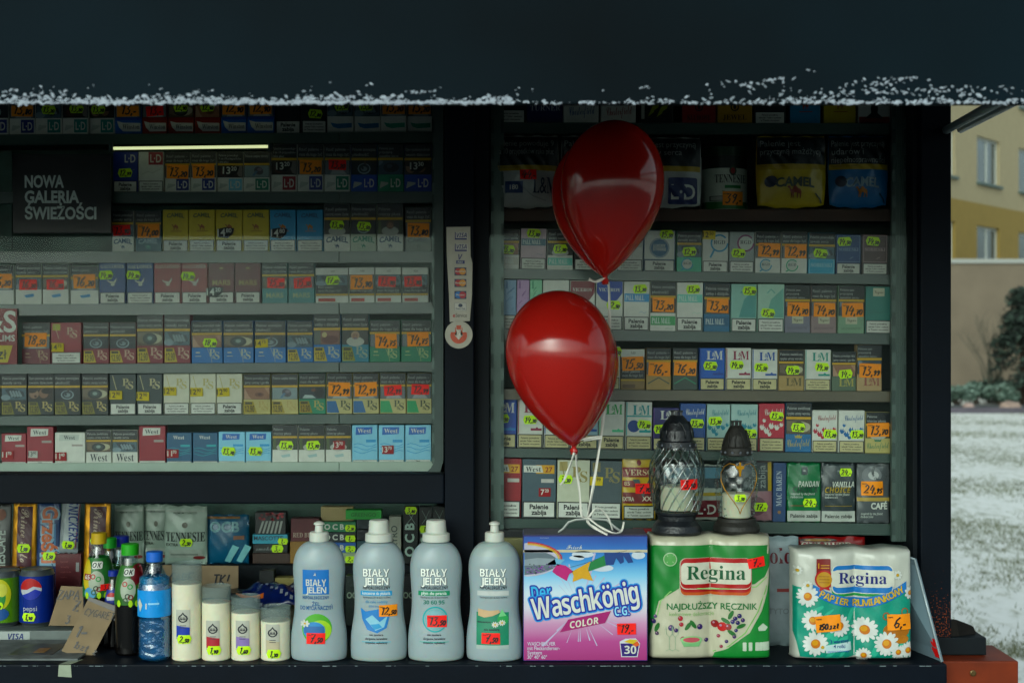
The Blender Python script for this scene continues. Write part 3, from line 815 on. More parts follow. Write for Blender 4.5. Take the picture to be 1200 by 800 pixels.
def picture(mb, k, x0, x1, z0, z1):
    w, h = x1 - x0, z1 - z0; cx, cz = (x0 + x1) / 2, (z0 + z1) / 2
    U = lambda pts: [(x0 + w * a, z0 + h * b_) for a, b_ in pts]
    E = lambda a, b_, ra, rb, c, lay=2, n=14, rot=0: mb.ell(x0 + w * a, z0 + h * b_, w * ra, h * rb, c, lay, n, rot)
    if k == 'eye':
        mb.rect(x0, x1, z0, z1, '#6d6455', 1); E(.6, .5, .4, .4, '#aaa892'); mb.poly(U([(0, .9), (.5, .97), (1, .7), (1, 1), (0, 1)]), '#54483a', 3)
        E(.5, .48, .3, .42, '#232a2c', 3); E(.5, .5, .2, .28, '#3f4b49', 4); E(.5, .52, .1, .15, '#8b9a94', 5); mb.poly(U([(0, 0), (1, 0), (1, .15), (.5, .05), (0, .25)]), '#574a3c', 4)
    elif k == 'ring':
        mb.rect(x0, x1, z0, z1, '#15222a', 1); E(.5, .42, .27, .4, '#8d9ca0'); E(.5, .44, .22, .33, '#27343c', 3); E(.5, .4, .13, .18, '#7d8a8e', 4); E(.44, .46, .05, .1, '#27343c', 5); mb.rect(x0 + w * .5, x0 + w * .58, z0 + h * .75, z1, '#4c3f3c', 3)
    elif k == 'hands':
        mb.rect(x0, x1, z0, z1, '#51656e', 1); mb.poly(U([(.1, .9), (.45, .97), (.9, .7), (.95, .3), (.6, .1), (.3, .35)]), '#2f3b42', 2)
        for a in (.3, .42, .54, .66): mb.poly(U([(a, .75), (a + .07, .8), (a + .2, .3), (a + .1, .22)]), '#7e8c90', 3)
        E(.15, .2, .2, .25, '#7c8c92')
    elif k == 'heart':
        mb.rect(x0, x1, z0, z1, '#394c59', 1); E(.52, .5, .34, .36, '#15202a'); E(.45, .6, .12, .14, '#46525c', 3); mb.poly(U([(0, .6), (.2, .9), (.12, 1), (0, 1)]), '#71818c', 3)
    elif k in ('man', 'child'):
        mb.rect(x0, x1, z0, z1, '#3a3c39', 1); E(.5, .2, .36, .36, '#a9aca4'); E(.5, .66, .17, .32, '#574338' if k == 'man' else '#9b8674', 3); E(.5, .6, .12, .22, '#8a6e5c', 4)
        mb.rect(x0 + w * .44, x0 + w * .56, z0 + h * .4, z0 + h * .46, '#33221c' if k == 'man' else '#3f5f8a', 5)
        E(.45, .66, .02, .035, BLK, 5, 6); E(.55, .66, .02, .035, BLK, 5, 6)
        if k == 'man': mb.rect(x0, x0 + w * .12, z0, z1, '#4f5c3c', 2); mb.rect(x0 + w * .88, x1, z0, z1, '#31402c', 2)
    elif k == 'skin':
        mb.rect(x0, x1, z0, z1, '#8a6a58', 1); mb.poly(U([(0, 1), (.2, .2), (.3, 0), (0, 0)]), '#a98e7b', 2); E(.6, .4, .18, .2, '#6b4a3c'); E(.62, .42, .08, .1, '#4c3028', 3); mb.poly(U([(.8, 1), (1, 1), (1, .4)]), '#a58672', 2)
    elif k == 'tooth':
        mb.rect(x0, x1, z0, z1, '#7c5a50', 1); E(.62, .35, .34, .3, '#5d3636'); E(.4, .7, .1, .2, '#b0a57c', 3); mb.rect(x0, x0 + w * .25, z0, z1, '#5a6058', 2)
    elif k == 'bed':
        mb.rect(x0, x1, z0, z1, '#2a3940', 1); mb.poly(U([(.1, .05), (.65, .05), (.5, .3), (.2, .35)]), '#a8b4b2', 2); E(.78, .55, .2, .45, '#141b1e', 3); E(.55, .75, .1, .15, '#69483a', 3)
    elif k == 'foot':
        mb.rect(x0, x1, z0, z1, '#7f8d8e', 1); E(.58, .55, .2, .34, '#4c4a50', rot=-.5); mb.poly(U([(.3, .1), (.4, .1), (.55, .5), (.45, .55)]), '#59748a', 3); E(.62, .66, .1, .14, '#77727a', 4)
    elif k == 'faces':
        mb.rect(x0, x1, z0, z1, '#2c2420', 1); E(.22, .5, .2, .4, '#8c7464'); E(.62, .55, .2, .42, '#7c6152'); E(.14, .8, .2, .22, '#241a15', 3); E(.74, .75, .22, .26, '#1c1511', 3); E(.28, .3, .06, .1, '#4a302a', 4)
    elif k == 'dark':
        mb.rect(x0, x1, z0, z1, '#2a2422', 1); mb.poly(U([(.6, 1), (1, 1), (1, 0), (.85, .1)]), '#74706c', 2); E(.3, .4, .2, .3, '#4a2b26')
    else:
        mb.rect(x0, x1, z0, z1, '#6a7276', 1); mb.poly(U([(.2, 0), (.9, 0), (.7, .4), (.3, .35)]), '#9aa09e', 2); E(.5, .55, .16, .25, '#4d4440', 3)

TX = ['Palenie poważnie', 'szkodzi Tobie i osobom', 'w Twoim otoczeniu']
def warn_box(mb, kind, x0, x1, z0, z1, col=WHT):
    w, h = x1 - x0, z1 - z0
    mb.rect(x0, x1, z0, z1, DTX, 1); e = min(w, h) * .07
    mb.rect(x0 + e, x1 - e, z0 + e, z1 - e, col, 2)
    if kind == 'PZ':
        fit(mb, 'Palenie', x0 + w * .15, x1 - w * .15, z0 + h * .54, h * .28, DTX, 3, 'bb')
        fit(mb, 'zabija', x0 + w * .2, x1 - w * .2, z0 + h * .2, h * .28, DTX, 3, 'bb')
    else:
        for i, s in enumerate(TX):
            fit(mb, s, x0 + w * .1, x1 - w * .1, z0 + h * (.66 - .22 * i), h * .13, DTX, 3, 'b')

TAGC = {'o': ('#f59c34', 'orange'), 'r': ('#ee5230', 'red'), 'g': ('#bfe01c', 'green'), 'k': ('#11161a', 'black'), 'y': ('#bfae27', 'yellow'), 'w': ('#b8bab4', 'white'), 'm': ('#8d2a31', 'crimson')}
TAGPX = {'o': (25.5, 16.5), 'r': (20.5, 12), 'g': (17, 10), 'k': (20, 13), 'y': (15, 10), 'w': (11, 8), 'm': (14, 10)}
def tag_mesh(mb, spec, k, conform=False):
    """price ticket centred on the origin of the mesh; k = metres per photo pixel"""
    c = spec[0]; txt = spec[1:]; col = TAGC[c][0]
    w, h = TAGPX[c][0] * k, TAGPX[c][1] * k
    if c == 'g':
        pts = [(-w * .5, 0), (-w * .38, h * .5), (w * .38, h * .5), (w * .5, h * .05), (w * .38, -h * .5), (-w * .38, -h * .5)]
    elif c == 'k':
        pts = [(-w * .5, h * .35), (0, h * .5), (w * .5, h * .4), (w * .42, -h * .1), (w * .1, -h * .5), (-w * .45, -h * .4)]
    else:
        j = lambda: random.uniform(-.02, .02)
        pts = [(-w * (.5 + j()), -h * .5), (w * .5, -h * (.5 + j())), (w * (.5 + j()), h * .5), (-w * .5, h * (.5 + j()))]
    n = len(pts)
    vs = [(x, -.0006, z) for x, z in pts] + [(x, 0, z) for x, z in pts]
    fx = sum(pts[i][0] * pts[(i + 1) % n][1] - pts[(i + 1) % n][0] * pts[i][1] for i in range(n))
    if fx < 0: pts = pts[::-1]; vs = [(x, -.0006, z) for x, z in pts] + [(x, 0, z) for x, z in pts]
    mm = ink(col, rough=.55, spec=.3, grain=.06)
    if conform:
        q = MB(); q.surf = lambda x, z: 0.0; q.res = .0035; q.poly(pts, mm, 0); mb.add(q.v, q.f, mm)
    else: mb.add(vs, [tuple(range(n))] + [(i, n + i, n + (i + 1) % n, (i + 1) % n) for i in range(n)], mm)
    sv = mb.LAY; lay = 4
    if c in 'or':
        if c == 'o' or txt:
            mb.text('cena', -w * .46, h * .28, h * .12, DTX, lay, 'l', 'b')
        mb.hand(txt, w * .02, -h * .34, h * (.66 if c == 'o' else .74), DTX, lay, .165, maxw=w * .84)
    elif c == 'g':
        mb.hand(txt, 0, -h * .34, h * .7, DTX, lay, .19, maxw=w * .8)
    else:
        big, _, small = txt.partition(',')
        tc = WHT if c in 'km' else DTX
        mb.text(big, -w * .02, -h * .28, h * .62, tc, lay, 'r', 'b', maxw=w * .46)
        mb.text(small, w * .02, h * .02, h * .36, tc, lay, 'l', 'b', maxw=w * .32)

PACKS = []          # (object, key, rowname, x, tagphrase)
TAGCOUNT = [0]
def add_tag(parent, spec, x, z, y, k):
    b = MB(); tag_mesh(b, spec, k)
    o = b.build('price_tag', parent, (x, y, z), (0, random.uniform(-.05, .05) * (2 if spec[0] in 'gr' else .7), 0))
    return o

def pack(row, p):
    kind, x0, x1, ytop, brand, cols, cw, mid, tg = p[:9]
    D = row['D']; k = D / FPX
    xa, ya, xb, yb = row['base']
    xm = (x0 + x1) / 2
    yb_ = ya + (yb - ya) * (xm - xa) / (xb - xa)
    tilt = math.atan2((yb - ya), (xb - xa))
    w = (x1 - x0) * k - .0008; h = (yb_ - ytop) * k; d = .022
    b = MB()
    side = cols[0]
    b.box(-w / 2, w / 2, 0, d, 0, h, side, .0009)
    m = w * .02
    root_loc = (X(xm, D), Y(D) + random.uniform(0, .005), Z(yb_, D) + .0005)
    fn = BR[brand]
    tv = .42
    ch = MB()
    if kind == 'W':
        zw = h * .365
        fn(b, -w / 2 + m, w / 2 - m, m, zw, cols, False)
        t = WTEXT[mid]
        ch.rect(-w / 2 + m * .5, w / 2 - m * .5, zw, h - m * .5, BLK, 1)
        n = len(t); zt = zw + (h - zw) * .55
        lh = min((h - zt) / (n + .6), h * .105)
        for i, s in enumerate(t):
            fit(ch, s, -w / 2 + w * .06, w / 2 - w * .06, h - (i + 1.05) * lh - h * .03, lh * .58, '#a9adaa', 2, 'r', al='l')
        ch.rect(-w / 2 + m * .5, w / 2 - m * .5, zw + (h - zw) * .47, zw + (h - zw) * .55, YEL, 3)
        cc = MB()
        tv = .5
        ch2 = ch
        picture_layer(ch2, mid, -w / 2 + w * .04, w / 2 - w * .04, zw + h * .008, zw + (h - zw) * .455)
        cobj = ch.build('warning_panel', None)
    elif kind == 'M':   # white cap, picture in the middle, warning text under it
        b.rect(-w / 2 + m, w / 2 - m, h * .8, h - m, WHT, 1)
        fit(b, 'MF', -w * .1, w * .16, h * .87, h * .06, '#77786e', 2, 'serif')
        b.rect(-w / 2 + m, w / 2 - m, m, h * .2, cols[0], 1)
        b.rect(-w * .42, w * .1, h * .04, h * .13, cols[1], 2)
        ch.rect(-w / 2 + m * .5, w / 2 - m * .5, h * .2, h * .8, BLK, 1)
        picture_layer(ch, mid, -w / 2 + w * .04, w / 2 - w * .04, h * .5, h * .79)
        for i, s in enumerate(WTEXT['bed']):
            fit(ch, s, -w * .42, w * .42, h * (.42 - .1 * i), h * .06, '#a9adaa', 2, 'r', al='l')
        ch.rect(-w / 2 + m * .5, w / 2 - m * .5, h * .21, h * .26, YEL, 3)
        tv = .42
        cobj = ch.build('warning_panel', None)
    elif kind == 'N':   # nothing but the brand field and a label-less front
        fn(b, -w / 2 + m, w / 2 - m, m, h - m, cols, True)
    else:
        zb = h * (.285 if kind == 'P' else .1)
        fn(b, -w / 2 + m, w / 2 - m, zb + m, h - m, cols, True)
        warn_box(ch, mid, -w / 2 + m, w / 2 - m, m * .5, zb, CRM if row.get('warm') else WHT)
        cobj = ch.build('warning_label', None)
        tv = .36
    o = b.build('cigarette_pack', None, root_loc, (0, tilt + random.uniform(-.005, .005), random.uniform(-.045, .045)))
    if kind != 'N':
        cobj.parent = o; cobj.location = (0, -.0007, 0)
    if tg:
        t = tg.split('@'); spec = t[0]
        u, v = (0.5, tv) if len(t) < 2 else [float(q) for q in t[1].split(':')]
        add_tag(o, spec, -w / 2 + u * w, h - v * h, -.0022, k)
        num = spec[1:].rstrip(',-')
        tp = TAGC[spec[0]][1] + ' ' + (num if num else '') + ' tag'
    else:
        tp = ''
    cw = cw.replace(' and ', '-')
    if kind == 'W': base = cw + ' pack'
    elif kind == 'M': base = cw + ' topped pack'
    else: base = 'plain ' + cw + ' pack'
    mark = {'W': PICW.get(mid, ''), 'M': PICW.get(mid, '')}.get(kind, '')
    PACKS.append(dict(o=o, base=base, tp=tp, mark=(mark + ' picture') if mark else '', row=row, x=xm))
    o['category'] = 'cigarette pack'
    o['group'] = row['group']
    return o
def picture_layer(mb, k, x0, x1, z0, z1):
    mb2 = MB(); picture(mb2, k, x0, x1, z0, z1)
    for i, f in enumerate(mb2.f):
        pass
    base = len(mb.v)
    mb.v += [(x, y - 2 * mb.LAY, z) for x, y, z in mb2.v]
    for f, mi_, s in zip(mb2.f, mb2.m, mb2.s):
        mb.f.append(tuple(base + q for q in f)); mb.m.append(mb.mi(mb2.mats[mi_])); mb.s.append(s)

# colour pairs
W_, TEAL, NAVY, BLU, LBL, RED, MAR, GRN, BLACK, GREY = WHT, '#2f7e78', '#1d3a78', '#2368a8', '#7fb4c8', '#a02a30', '#6d2930', '#2d8060', '#1a2126', '#5d676b'
ld_b, ld_t, ld_r, ld_l, ld_g = (W_, NAVY), (W_, TEAL), (W_, '#8a3038'), (W_, LBL), (W_, '#1f7460')
LD2, LD3, LD4 = ('#2a5aa0', '#1d4fa0'), ('#3a8a6c', '#2a7a5e'), ('#27509a', '#1d4898')
ROWS = []
def row(name, D, base, lip, group, packs, **kw):
    ROWS.append(dict(name=name, D=D, base=base, lip=lip, group=group, packs=packs, **kw))
LG, RG = 'cigarette packs behind the left window', 'cigarette packs behind the right window'
WB, WR = (BLU, '#22498a'), ('#8a3a30', '#7a2a26')
row('top left shelf', 3.05, (0, 159, 510, 156), 12, LG, [
 ('W', -24, 9.5, 103, 'ld', ld_b, 'white and blue', 'ring', ''),
 ('W', 10, 41, 104, 'ld', ld_b, 'white and blue', 'grey', 'o13,80@.5:.45'), ('W', 41.5, 72.6, 104, 'ld', ld_t, 'white and teal', 'hands', 'g13,20@.5:.46'),
 ('W', 73, 103.6, 104, 'ld', ld_t, 'white and teal', 'dark', 'g13,20@.55:.44'), ('W', 104, 134, 104, 'ld', ld_t, 'white and teal', 'faces', 'g13,20@.35:.45'),
 ('W', 134.5, 166, 103, 'win', WB, 'blue', 'grey', 'o13,-@.5:.47'), ('W', 166, 196, 103, 'win', WR, 'rust red', 'grey', 'r13,-@.52:.5'),
 ('W', 196.5, 227, 103, 'win', WR, 'rust red', 'eye', 'g12,90@.5:.42'), ('W', 227.5, 258, 103, 'win', WR, 'rust red', 'skin', 'g12,90@.5:.42'),
 ('W', 258.5, 289, 102, 'win', WB, 'blue', 'grey', 'o12,90@.5:.44'), ('W', 289.5, 321.5, 102, 'win', WB, 'blue', 'grey', 'o12,90@.5:.44'),
 ('P', 322, 352.5, 102, 'blank', (BLACK,), 'black', 'PZ', ''), ('P', 353, 383, 102, 'blank', (BLACK,), 'black', 'TX', 'g12,80@.55:.58'),
 ('W', 383.5, 414.6, 102, 'wave', (W_, '#3a6f94'), 'white and blue', 'hands', 'g13,50@.55:.42'), ('W', 415, 446, 102, 'wave', (W_, '#3a6f94'), 'white and blue', 'hands', 'g13,50@.45:.42'),
 ('W', 446.4, 476.6, 102, 'wave', (W_, '#3a8a74'), 'white and green', 'grey', 'o13,20@.5:.44'), ('W', 477, 506.5, 102, 'wave', (W_, '#3a8a74'), 'white and green', 'grey', 'o13,20@.5:.44')])
row('second left shelf', 3.05, (0, 226, 510, 225.5), 13, LG, [
 ('P', 132, 161, 178, 'ld', ('#1d3f86', '#1d3f86'), 'dark blue', 'PZ', 'g12,99@.5:.52'), ('P', 161.7, 191.7, 178, 'ld', (W_, '#8a2e38'), 'white and red', 'TX', ''),
 ('W', 192.5, 222.8, 178, 'ld', ld_b, 'white and blue', 'grey', 'o13,20@.5:.49'), ('W', 223.3, 253.6, 178, 'ld', ld_b, 'white and blue', 'grey', 'o13,20@.5:.48'),
 ('W', 254, 285, 178, 'ld', ld_l, 'white and pale blue', 'dark', 'k13,20@.52:.47'), ('W', 285.5, 316.7, 178, 'ld', ld_g, 'white and green', 'foot', ''),
 ('W', 317, 348, 169, 'ld', ld_r, 'white and red', 'dark', 'k13,20@.5:.46'), ('W', 348.5, 379.4, 169, 'ld', ld_b, 'white and blue', 'grey', 'o13,20@.5:.48'),
 ('W', 379.8, 410.4, 169, 'ld', ld_g, 'white and green', 'grey', 'r13,20@.5:.43'), ('W', 411, 442, 169, 'ld', LD2, 'blue', 'ring', ''),
 ('W', 442.6, 473, 169, 'ld', LD3, 'green', 'heart', ''), ('W', 473.4, 506, 169, 'ld', LD4, 'blue', 'faces', 'k13,30@.5:.46')])
CY, CB = ('#b8a83a', '#4c5a3c', '#8a5a24'), ('#3f8fb4', '#2a5a78', '#a8762c')
row('third left shelf', 3.05, (0, 295.5, 510, 295), 13, LG, [
 ('W', 131, 157, 247, 'camel', (W_, '#24506c', '#24506c'), 'white', 'hands', 'r13,90@.45:.48'), ('W', 158, 189, 247, 'camel', ('#2c5a6a', '#7f9aa0', '#4a8a80'), 'dark teal', 'grey', 'o14,00@.52:.49'),
 ('P', 190, 220.3, 246, 'camel', CY, 'yellow', 'PZ', ''), ('P', 221, 251.8, 246, 'camel', CY, 'yellow', 'TX', ''), ('P', 252.4, 284, 246, 'camel', CY, 'yellow', 'PZ', 'k14,80@.38:.55'),
 ('P', 284.5, 315.4, 246, 'camel', CY, 'yellow', 'TX', ''), ('P', 316, 346.8, 246, 'camel', CB, 'light blue', 'TX', 'k14,80@.36:.56'), ('P', 347.5, 378.5, 246, 'camel', CB, 'light blue', 'TX', ''),
 ('W', 379.5, 410.3, 239, 'camel', (W_, '#1f4560', '#1f4560'), 'white', 'child', 'g13,50@.5:.44'), ('W', 410.7, 441.3, 239, 'camel', ('#a9b4a4', '#2c7a62', '#2c7a62'), 'pale green', 'ring', 'g13,50@.52:.47'),
 ('W', 442, 472.7, 239, 'camel', (W_, '#1f4560', '#1f4560'), 'white', 'man', ''), ('W', 475, 505.7, 243, 'camel', ('#7b7f78', '#5d625c', '#5d625c'), 'grey', 'grey', 'o13,80@.5:.52')])
GB, GR = ('#1f4a80', '#b9bdb2'), ('#8d3a40', '#b9b2a8')
WS = (W_, '#4f86ad')
row('fourth left shelf', 3.05, (0, 357, 510, 354.5), 13, LG, [
 ('W', -13, 16.6, 311, 'blank', (W_,), 'white', 'grey', 'o16,20@.5:.4'), ('W', 17.8, 48.8, 309, 'blank', WS, 'white and blue', 'hands', 'r16,20@.5:.52'), ('W', 49.5, 80.6, 309, 'blank', WS, 'white and blue', 'eye', 'r16,20@.5:.52'),
 ('W', 82, 115, 312, 'blank', WS, 'white and blue', 'grey', 'o16,20@.5:.4'), ('P', 116.4, 147.3, 308, 'gau', GB, 'blue winged', 'PZ', 'g14,50@.26:.3'), ('P', 148, 179.4, 308, 'gau', GB, 'blue winged', 'TX', 'g14,50@.26:.3'),
 ('P', 180, 211.7, 308, 'gau', GR, 'red winged', 'PZ', ''), ('P', 212.4, 243.2, 308, 'gau', GR, 'red winged', 'PZ', 'g14,50@.26:.33'),
 ('P', 244.4, 274.6, 308, 'mars', ('#6a2a33', '#a8996c'), 'maroon', 'PZ', 'k14,20@.25:.72'), ('P', 275.5, 305.6, 308, 'mars', ('#6a2a33', '#a8996c'), 'maroon', 'PZ', ''),
 ('W', 306.6, 337, 308, 'mars', ('#467f80', '#8f9f80'), 'teal', 'eye', 'r15,30@.55:.5'), ('W', 337.6, 368.6, 308, 'mars', ('#467f80', '#8f9f80'), 'teal', 'grey', 'r15,30@.55:.5'),
 ('M', 369.6, 408.4, 314, 'blank', (W_, '#a34338'), 'white', 'hands', 'g17,60@.52:.36'), ('M', 409, 439.2, 313.5, 'blank', (W_, '#a34338'), 'white', 'grey', 'o13,90@.5:.42'),
 ('M', 439.7, 470.6, 313.5, 'blank', (W_, '#a34338'), 'white', 'hands', 'r13,90@.45:.4'), ('M', 471.2, 502, 313.5, 'blank', (W_, '#a34338'), 'white', 'hands', 'r13,90@.42:.4')])
PSR = ('#7a2a36', '#b9a290', '#b3a232', '12,90'); PSB = ('#2873a8', '#a9b0a0'); PSBY = ('#2873a8', '#a9b0a0', '#b3a232', '12,90'); PSG = ('#2a7a5e', '#9fae84')
row('fifth left shelf', 3.05, (0, 427, 510, 424), 11, LG, [
 ('W', 24.5, 58.5, 378, 'ps', ('#6c2c36', '#a8937c'), 'dark red', 'grey', 'o18,50@.5:.42'), ('P', 59.6, 95.8, 378, 'ps', ('#8a2d3a', '#b9a290', '#9a9a30'), 'crimson', 'TX', 'y14,75@.22:.6'),
 ('W', 96.8, 127.3, 378, 'ps', PSR, 'red', 'ring', ''), ('W', 127.9, 159.4, 378, 'ps', PSR, 'red', 'ring', ''), ('W', 160, 191.3, 369, 'ps', PSR, 'red', 'eye', ''), ('W', 191.9, 223.3, 369, 'ps', PSR, 'red', 'hands', ''),
 ('W', 224.5, 261, 376, 'ps', PSB, 'blue', 'skin', 'g18,50@.6:.52'), ('W', 261.5, 297.6, 376, 'ps', PSB, 'blue', 'eye', ''), ('W', 298.4, 335.4, 376, 'ps', PSB, 'blue', 'ring', 'y14,75@.22:.54'),
 ('W', 336.2, 366.9, 376, 'ps', PSBY, 'blue', 'hands', ''), ('W', 367.3, 399.7, 368, 'ps', PSBY, 'blue', 'tooth', ''), ('W', 400.2, 432.4, 368, 'ps', ('#3a7a8c', '#8f9f90', '#8a8a34', '12,99'), 'faded blue', 'child', ''),
 ('W', 433, 469.3, 375, 'ps', PSG, 'green', 'grey', 'o14,75@.54:.5'), ('W', 470, 505.6, 375, 'ps', PSG, 'green', 'grey', 'o14,75@.56:.46')])
PSK = ('#1d2a2c', '#b0a274', '#7a7430', '12,90'); PSC = ('#b0a878', '#a89a6a', '#9a8a3a', '12,90'); PW = ('#c4c4b4', '#b0a878'); PSD = ('#27383a', '#b5ad8c')
PCB, PCG = ('#b5ae84', '#3f4a36', '#3f6a94'), ('#b5ae84', '#3f4a36', '#3a9464')
row('sixth left shelf', 3.05, (0, 487, 510, 484.5), 11, LG, [
 ('W', -31, .5, 438, 'ps', PSK, 'black', 'eye', ''),
 ('W', 1, 31.4, 438, 'ps', PSK, 'black', 'hands', ''), ('W', 32, 62.8, 438, 'ps', PSK, 'black', 'faces', ''), ('W', 63.5, 94.7, 438, 'ps', PSK, 'black', 'ring', ''), ('W', 95.3, 126.8, 438, 'ps', PSK, 'black', 'eye', ''),
 ('P', 127.8, 159.2, 438, 'ps', PSD, 'dark slate', 'PZ', 'y12,90@.24:.52'), ('P', 159.8, 190.4, 438, 'ps', PSD, 'dark slate', 'PZ', 'y12,90@.24:.55'),
 ('P', 191, 221.8, 438, 'ps', PW, 'ivory', 'TX', 'y12,90@.26:.43'), ('P', 222.4, 253.2, 438, 'ps', PW, 'ivory', 'TX', 'y12,90@.26:.45'), ('P', 253.7, 284.2, 438, 'ps', PW, 'ivory', 'PZ', 'y12,90@.26:.45'),
 ('W', 285, 317.2, 438, 'ps', PSC, 'cream', 'skin', ''), ('W', 317.8, 349.6, 438, 'ps', PSC, 'cream', 'foot', ''), ('W', 350, 381.8, 437, 'ps', ('#2f8064', '#a9a26c', '#94813a', '12,90'), 'green', 'bed', ''),
 ('W', 382.2, 412.7, 437, 'ps', PCB, 'cream and blue', 'grey', 'o12,99@.5:.4'), ('W', 413.2, 444.2, 437, 'ps', PCB, 'cream and blue', 'grey', 'o12,99@.5:.4'), ('W', 444.8, 475.7, 437, 'ps', PCG, 'cream and green', 'grey', 'r12,99@.5:.43'), ('W', 476.3, 505.8, 437, 'ps', PCG, 'cream and green', 'grey', 'r12,99@.55:.41')])
WSR, WSW = ('#8a2f3a', WHT, '#25323a', None), (WHT, '#b4bab4', '#25323a', None); WSB, WSL = ('#1f5a78', '#1f5a78', WHT, '#3f9aa0'), ('#8fc0d4', '#2a6cae', WHT, '#4f94c0')
row('bottom left shelf', 3.05, (0, 545, 510, 543), 13, LG, [
 ('V', 1, 30.4, 508, 'west', WSR, 'red', 'TX', 'm11,70@.25:.68'), ('V', 31.2, 63, 500, 'west', WSR, 'red', 'PZ', 'w13,90@.24:.72'), ('V', 63.6, 99.8, 507, 'west', WSW, 'white', 'TX', 'm11,40@.2:.74'),
 ('W', 100.4, 130.4, 504, 'west', (WHT, WHT, '#25323a', None), 'white', 'eye', ''), ('W', 131, 161.6, 504, 'west', (WHT, WHT, '#25323a', None), 'white', 'hands', ''), ('V', 162.3, 193.7, 499, 'west', WSR, 'red', 'TX', ''),
 ('V', 195, 224.8, 507, 'west', WSB, 'deep blue', 'TX', 'm11,70@.24:.66'), ('V', 225.6, 255.2, 507, 'west', WSB, 'deep blue', 'TX', ''), ('V', 255.8, 287.4, 506, 'west', WSL, 'pale blue', 'TX', 'g13,70@.38:.6'), ('V', 288, 318, 506, 'west', WSL, 'pale blue', 'TX', 'g13,70@.38:.6'),
 ('W', 318.7, 349.2, 498, 'blank', (WHT, '#9fb4b4'), 'white', 'man', 'g13,70@.55:.52'), ('W', 349.8, 380.8, 498, 'blank', (WHT, '#9fb4b4'), 'white', 'man', 'g13,70@.55:.52'), ('W', 381.4, 411.8, 498, 'blank', (WHT, '#9fb4b4'), 'white', 'man', 'm13,70@.52:.52'),
 ('V', 412.6, 442.6, 498, 'west', WSL, 'pale blue', 'TX', ''), ('V', 443.4, 474, 498, 'west', WSL, 'pale blue', 'TX', 'm13,70@.36:.64'), ('V', 474.6, 505.4, 498, 'west', WSL, 'pale blue', 'PZ', '')])
row('top right shelf', 2.85, (580, 145, 1044, 146), 13, RG, [
 ('P', 579, 616, 88, 'blank', (BLACK,), 'black', 'TX', ''), ('N', 617, 659.6, 96, 'turner', ('#1c2a5a', '#a8acb0'), 'navy serif lettered', '', ''), ('N', 660, 701.7, 94, 'chesfront', (WHT, '#2a4a80'), 'white and blue', '', ''), ('N', 704, 745.5, 94, 'chesfront', (WHT, '#8a2a34'), 'white and red', '', ''),
 ('N', 750, 789, 94, 'leafy', ('#161c18', '#8f9a2a'), 'black leaf patterned', '', ''), ('N', 799, 839.5, 94, 'eagle', ('#8a3226', 'KLUBOWE'), 'brick red', '', ''), ('N', 840.5, 881.5, 94, 'eagle', ('#a8862a', 'JEWEL'), 'ochre', '', ''), ('P', 884, 921, 94, 'blank', (BLACK,), 'black', 'TX', ''),
 ('N', 926, 962, 94, 'camel', ('#3a86aa', '#2a5a78', '#9a4a2c'), 'light blue', '', ''), ('N', 965.5, 1003.5, 94, 'camel', ('#b3a234', '#6a6a3a', '#8a5a24'), 'yellow', '', ''), ('N', 1006, 1043.6, 94, 'hat', (WHT,), 'white hatted figure', '', '')])
PMW = (W_, '#b9bab2'); PMB = (W_, '#4a8ab4'); PMT = (W_, '#7ab8aa'); PMG = (W_, '#4a9460')
SB = ('#2c4a78', '#8fa0b4'); RG_ = (W_, '#3f8ea8', '#33454c')
row('third right shelf', 2.85, (580, 315.5, 1040, 322.5), 11, RG, [
 ('W', 577.7, 608.5, 269, 'pm', PMW, 'white', 'skin', 'g13,20@.55:.5'), ('P', 609.6, 639.8, 268, 'pm', ('#b9a9b0', '#5f7a88'), 'pinkish white', 'TX', 'g13,20@.5:.12'), ('W', 641, 671.5, 269, 'pm', PMT, 'white and teal', 'child', 'g13,20@.5:.48'),
 ('P', 672.5, 703.5, 270, 'pm', ('#24221f', '#3a3a38'), 'near black', 'TX', 'g13,20@.4:.46'), ('P', 722, 753, 270, 'pm', (W_, '#aab0a8'), 'white', 'TX', ''),
 ('P', 754, 791.2, 270, 'ls', ('#2c5f80',), 'white blue disc', 'PZ', 'g15,50@.72:.1'), ('W', 792.8, 822.4, 271, 'rgd', ('#5aa68c', '#3f8ea8', '#2f4f48'), 'green', 'hands', 'g12,99@.5:.5'),
 ('P', 823, 853.6, 272, 'rgd', ('#bcbfb8', '#3a86a4', '#33454c'), 'pale blue ringed', 'PZ', 'y12,50@.24:.08'), ('P', 854.4, 884, 272, 'rgd', ('#8f9694', '#7a3a64', '#33353c'), 'grey purple ringed', 'TX', 'g12,99@.36:.52'),
 ('W', 884.6, 914.8, 272, 'rgd', RG_, 'white and blue', 'grey', 'o12,99@.54:.44'), ('W', 915.5, 946, 272, 'rgd', (W_, '#4a9a78', '#33454c'), 'white and green', 'grey', 'o12,99@.54:.46'),
 ('W', 946.7, 978.3, 273, 'sob', ('#4a9ab4', '#9fc0c8'), 'pale blue', 'hands', 'g14,50@.45:.5'), ('P', 979.5, 1009, 275, 'sob', SB, 'navy', 'PZ', 'g14,50@.32:.18'), ('P', 1010, 1040.5, 275, 'sob', ('#5c4a4c', '#b09a9a'), 'brown', 'TX', 'g14,50@.4:.17')])
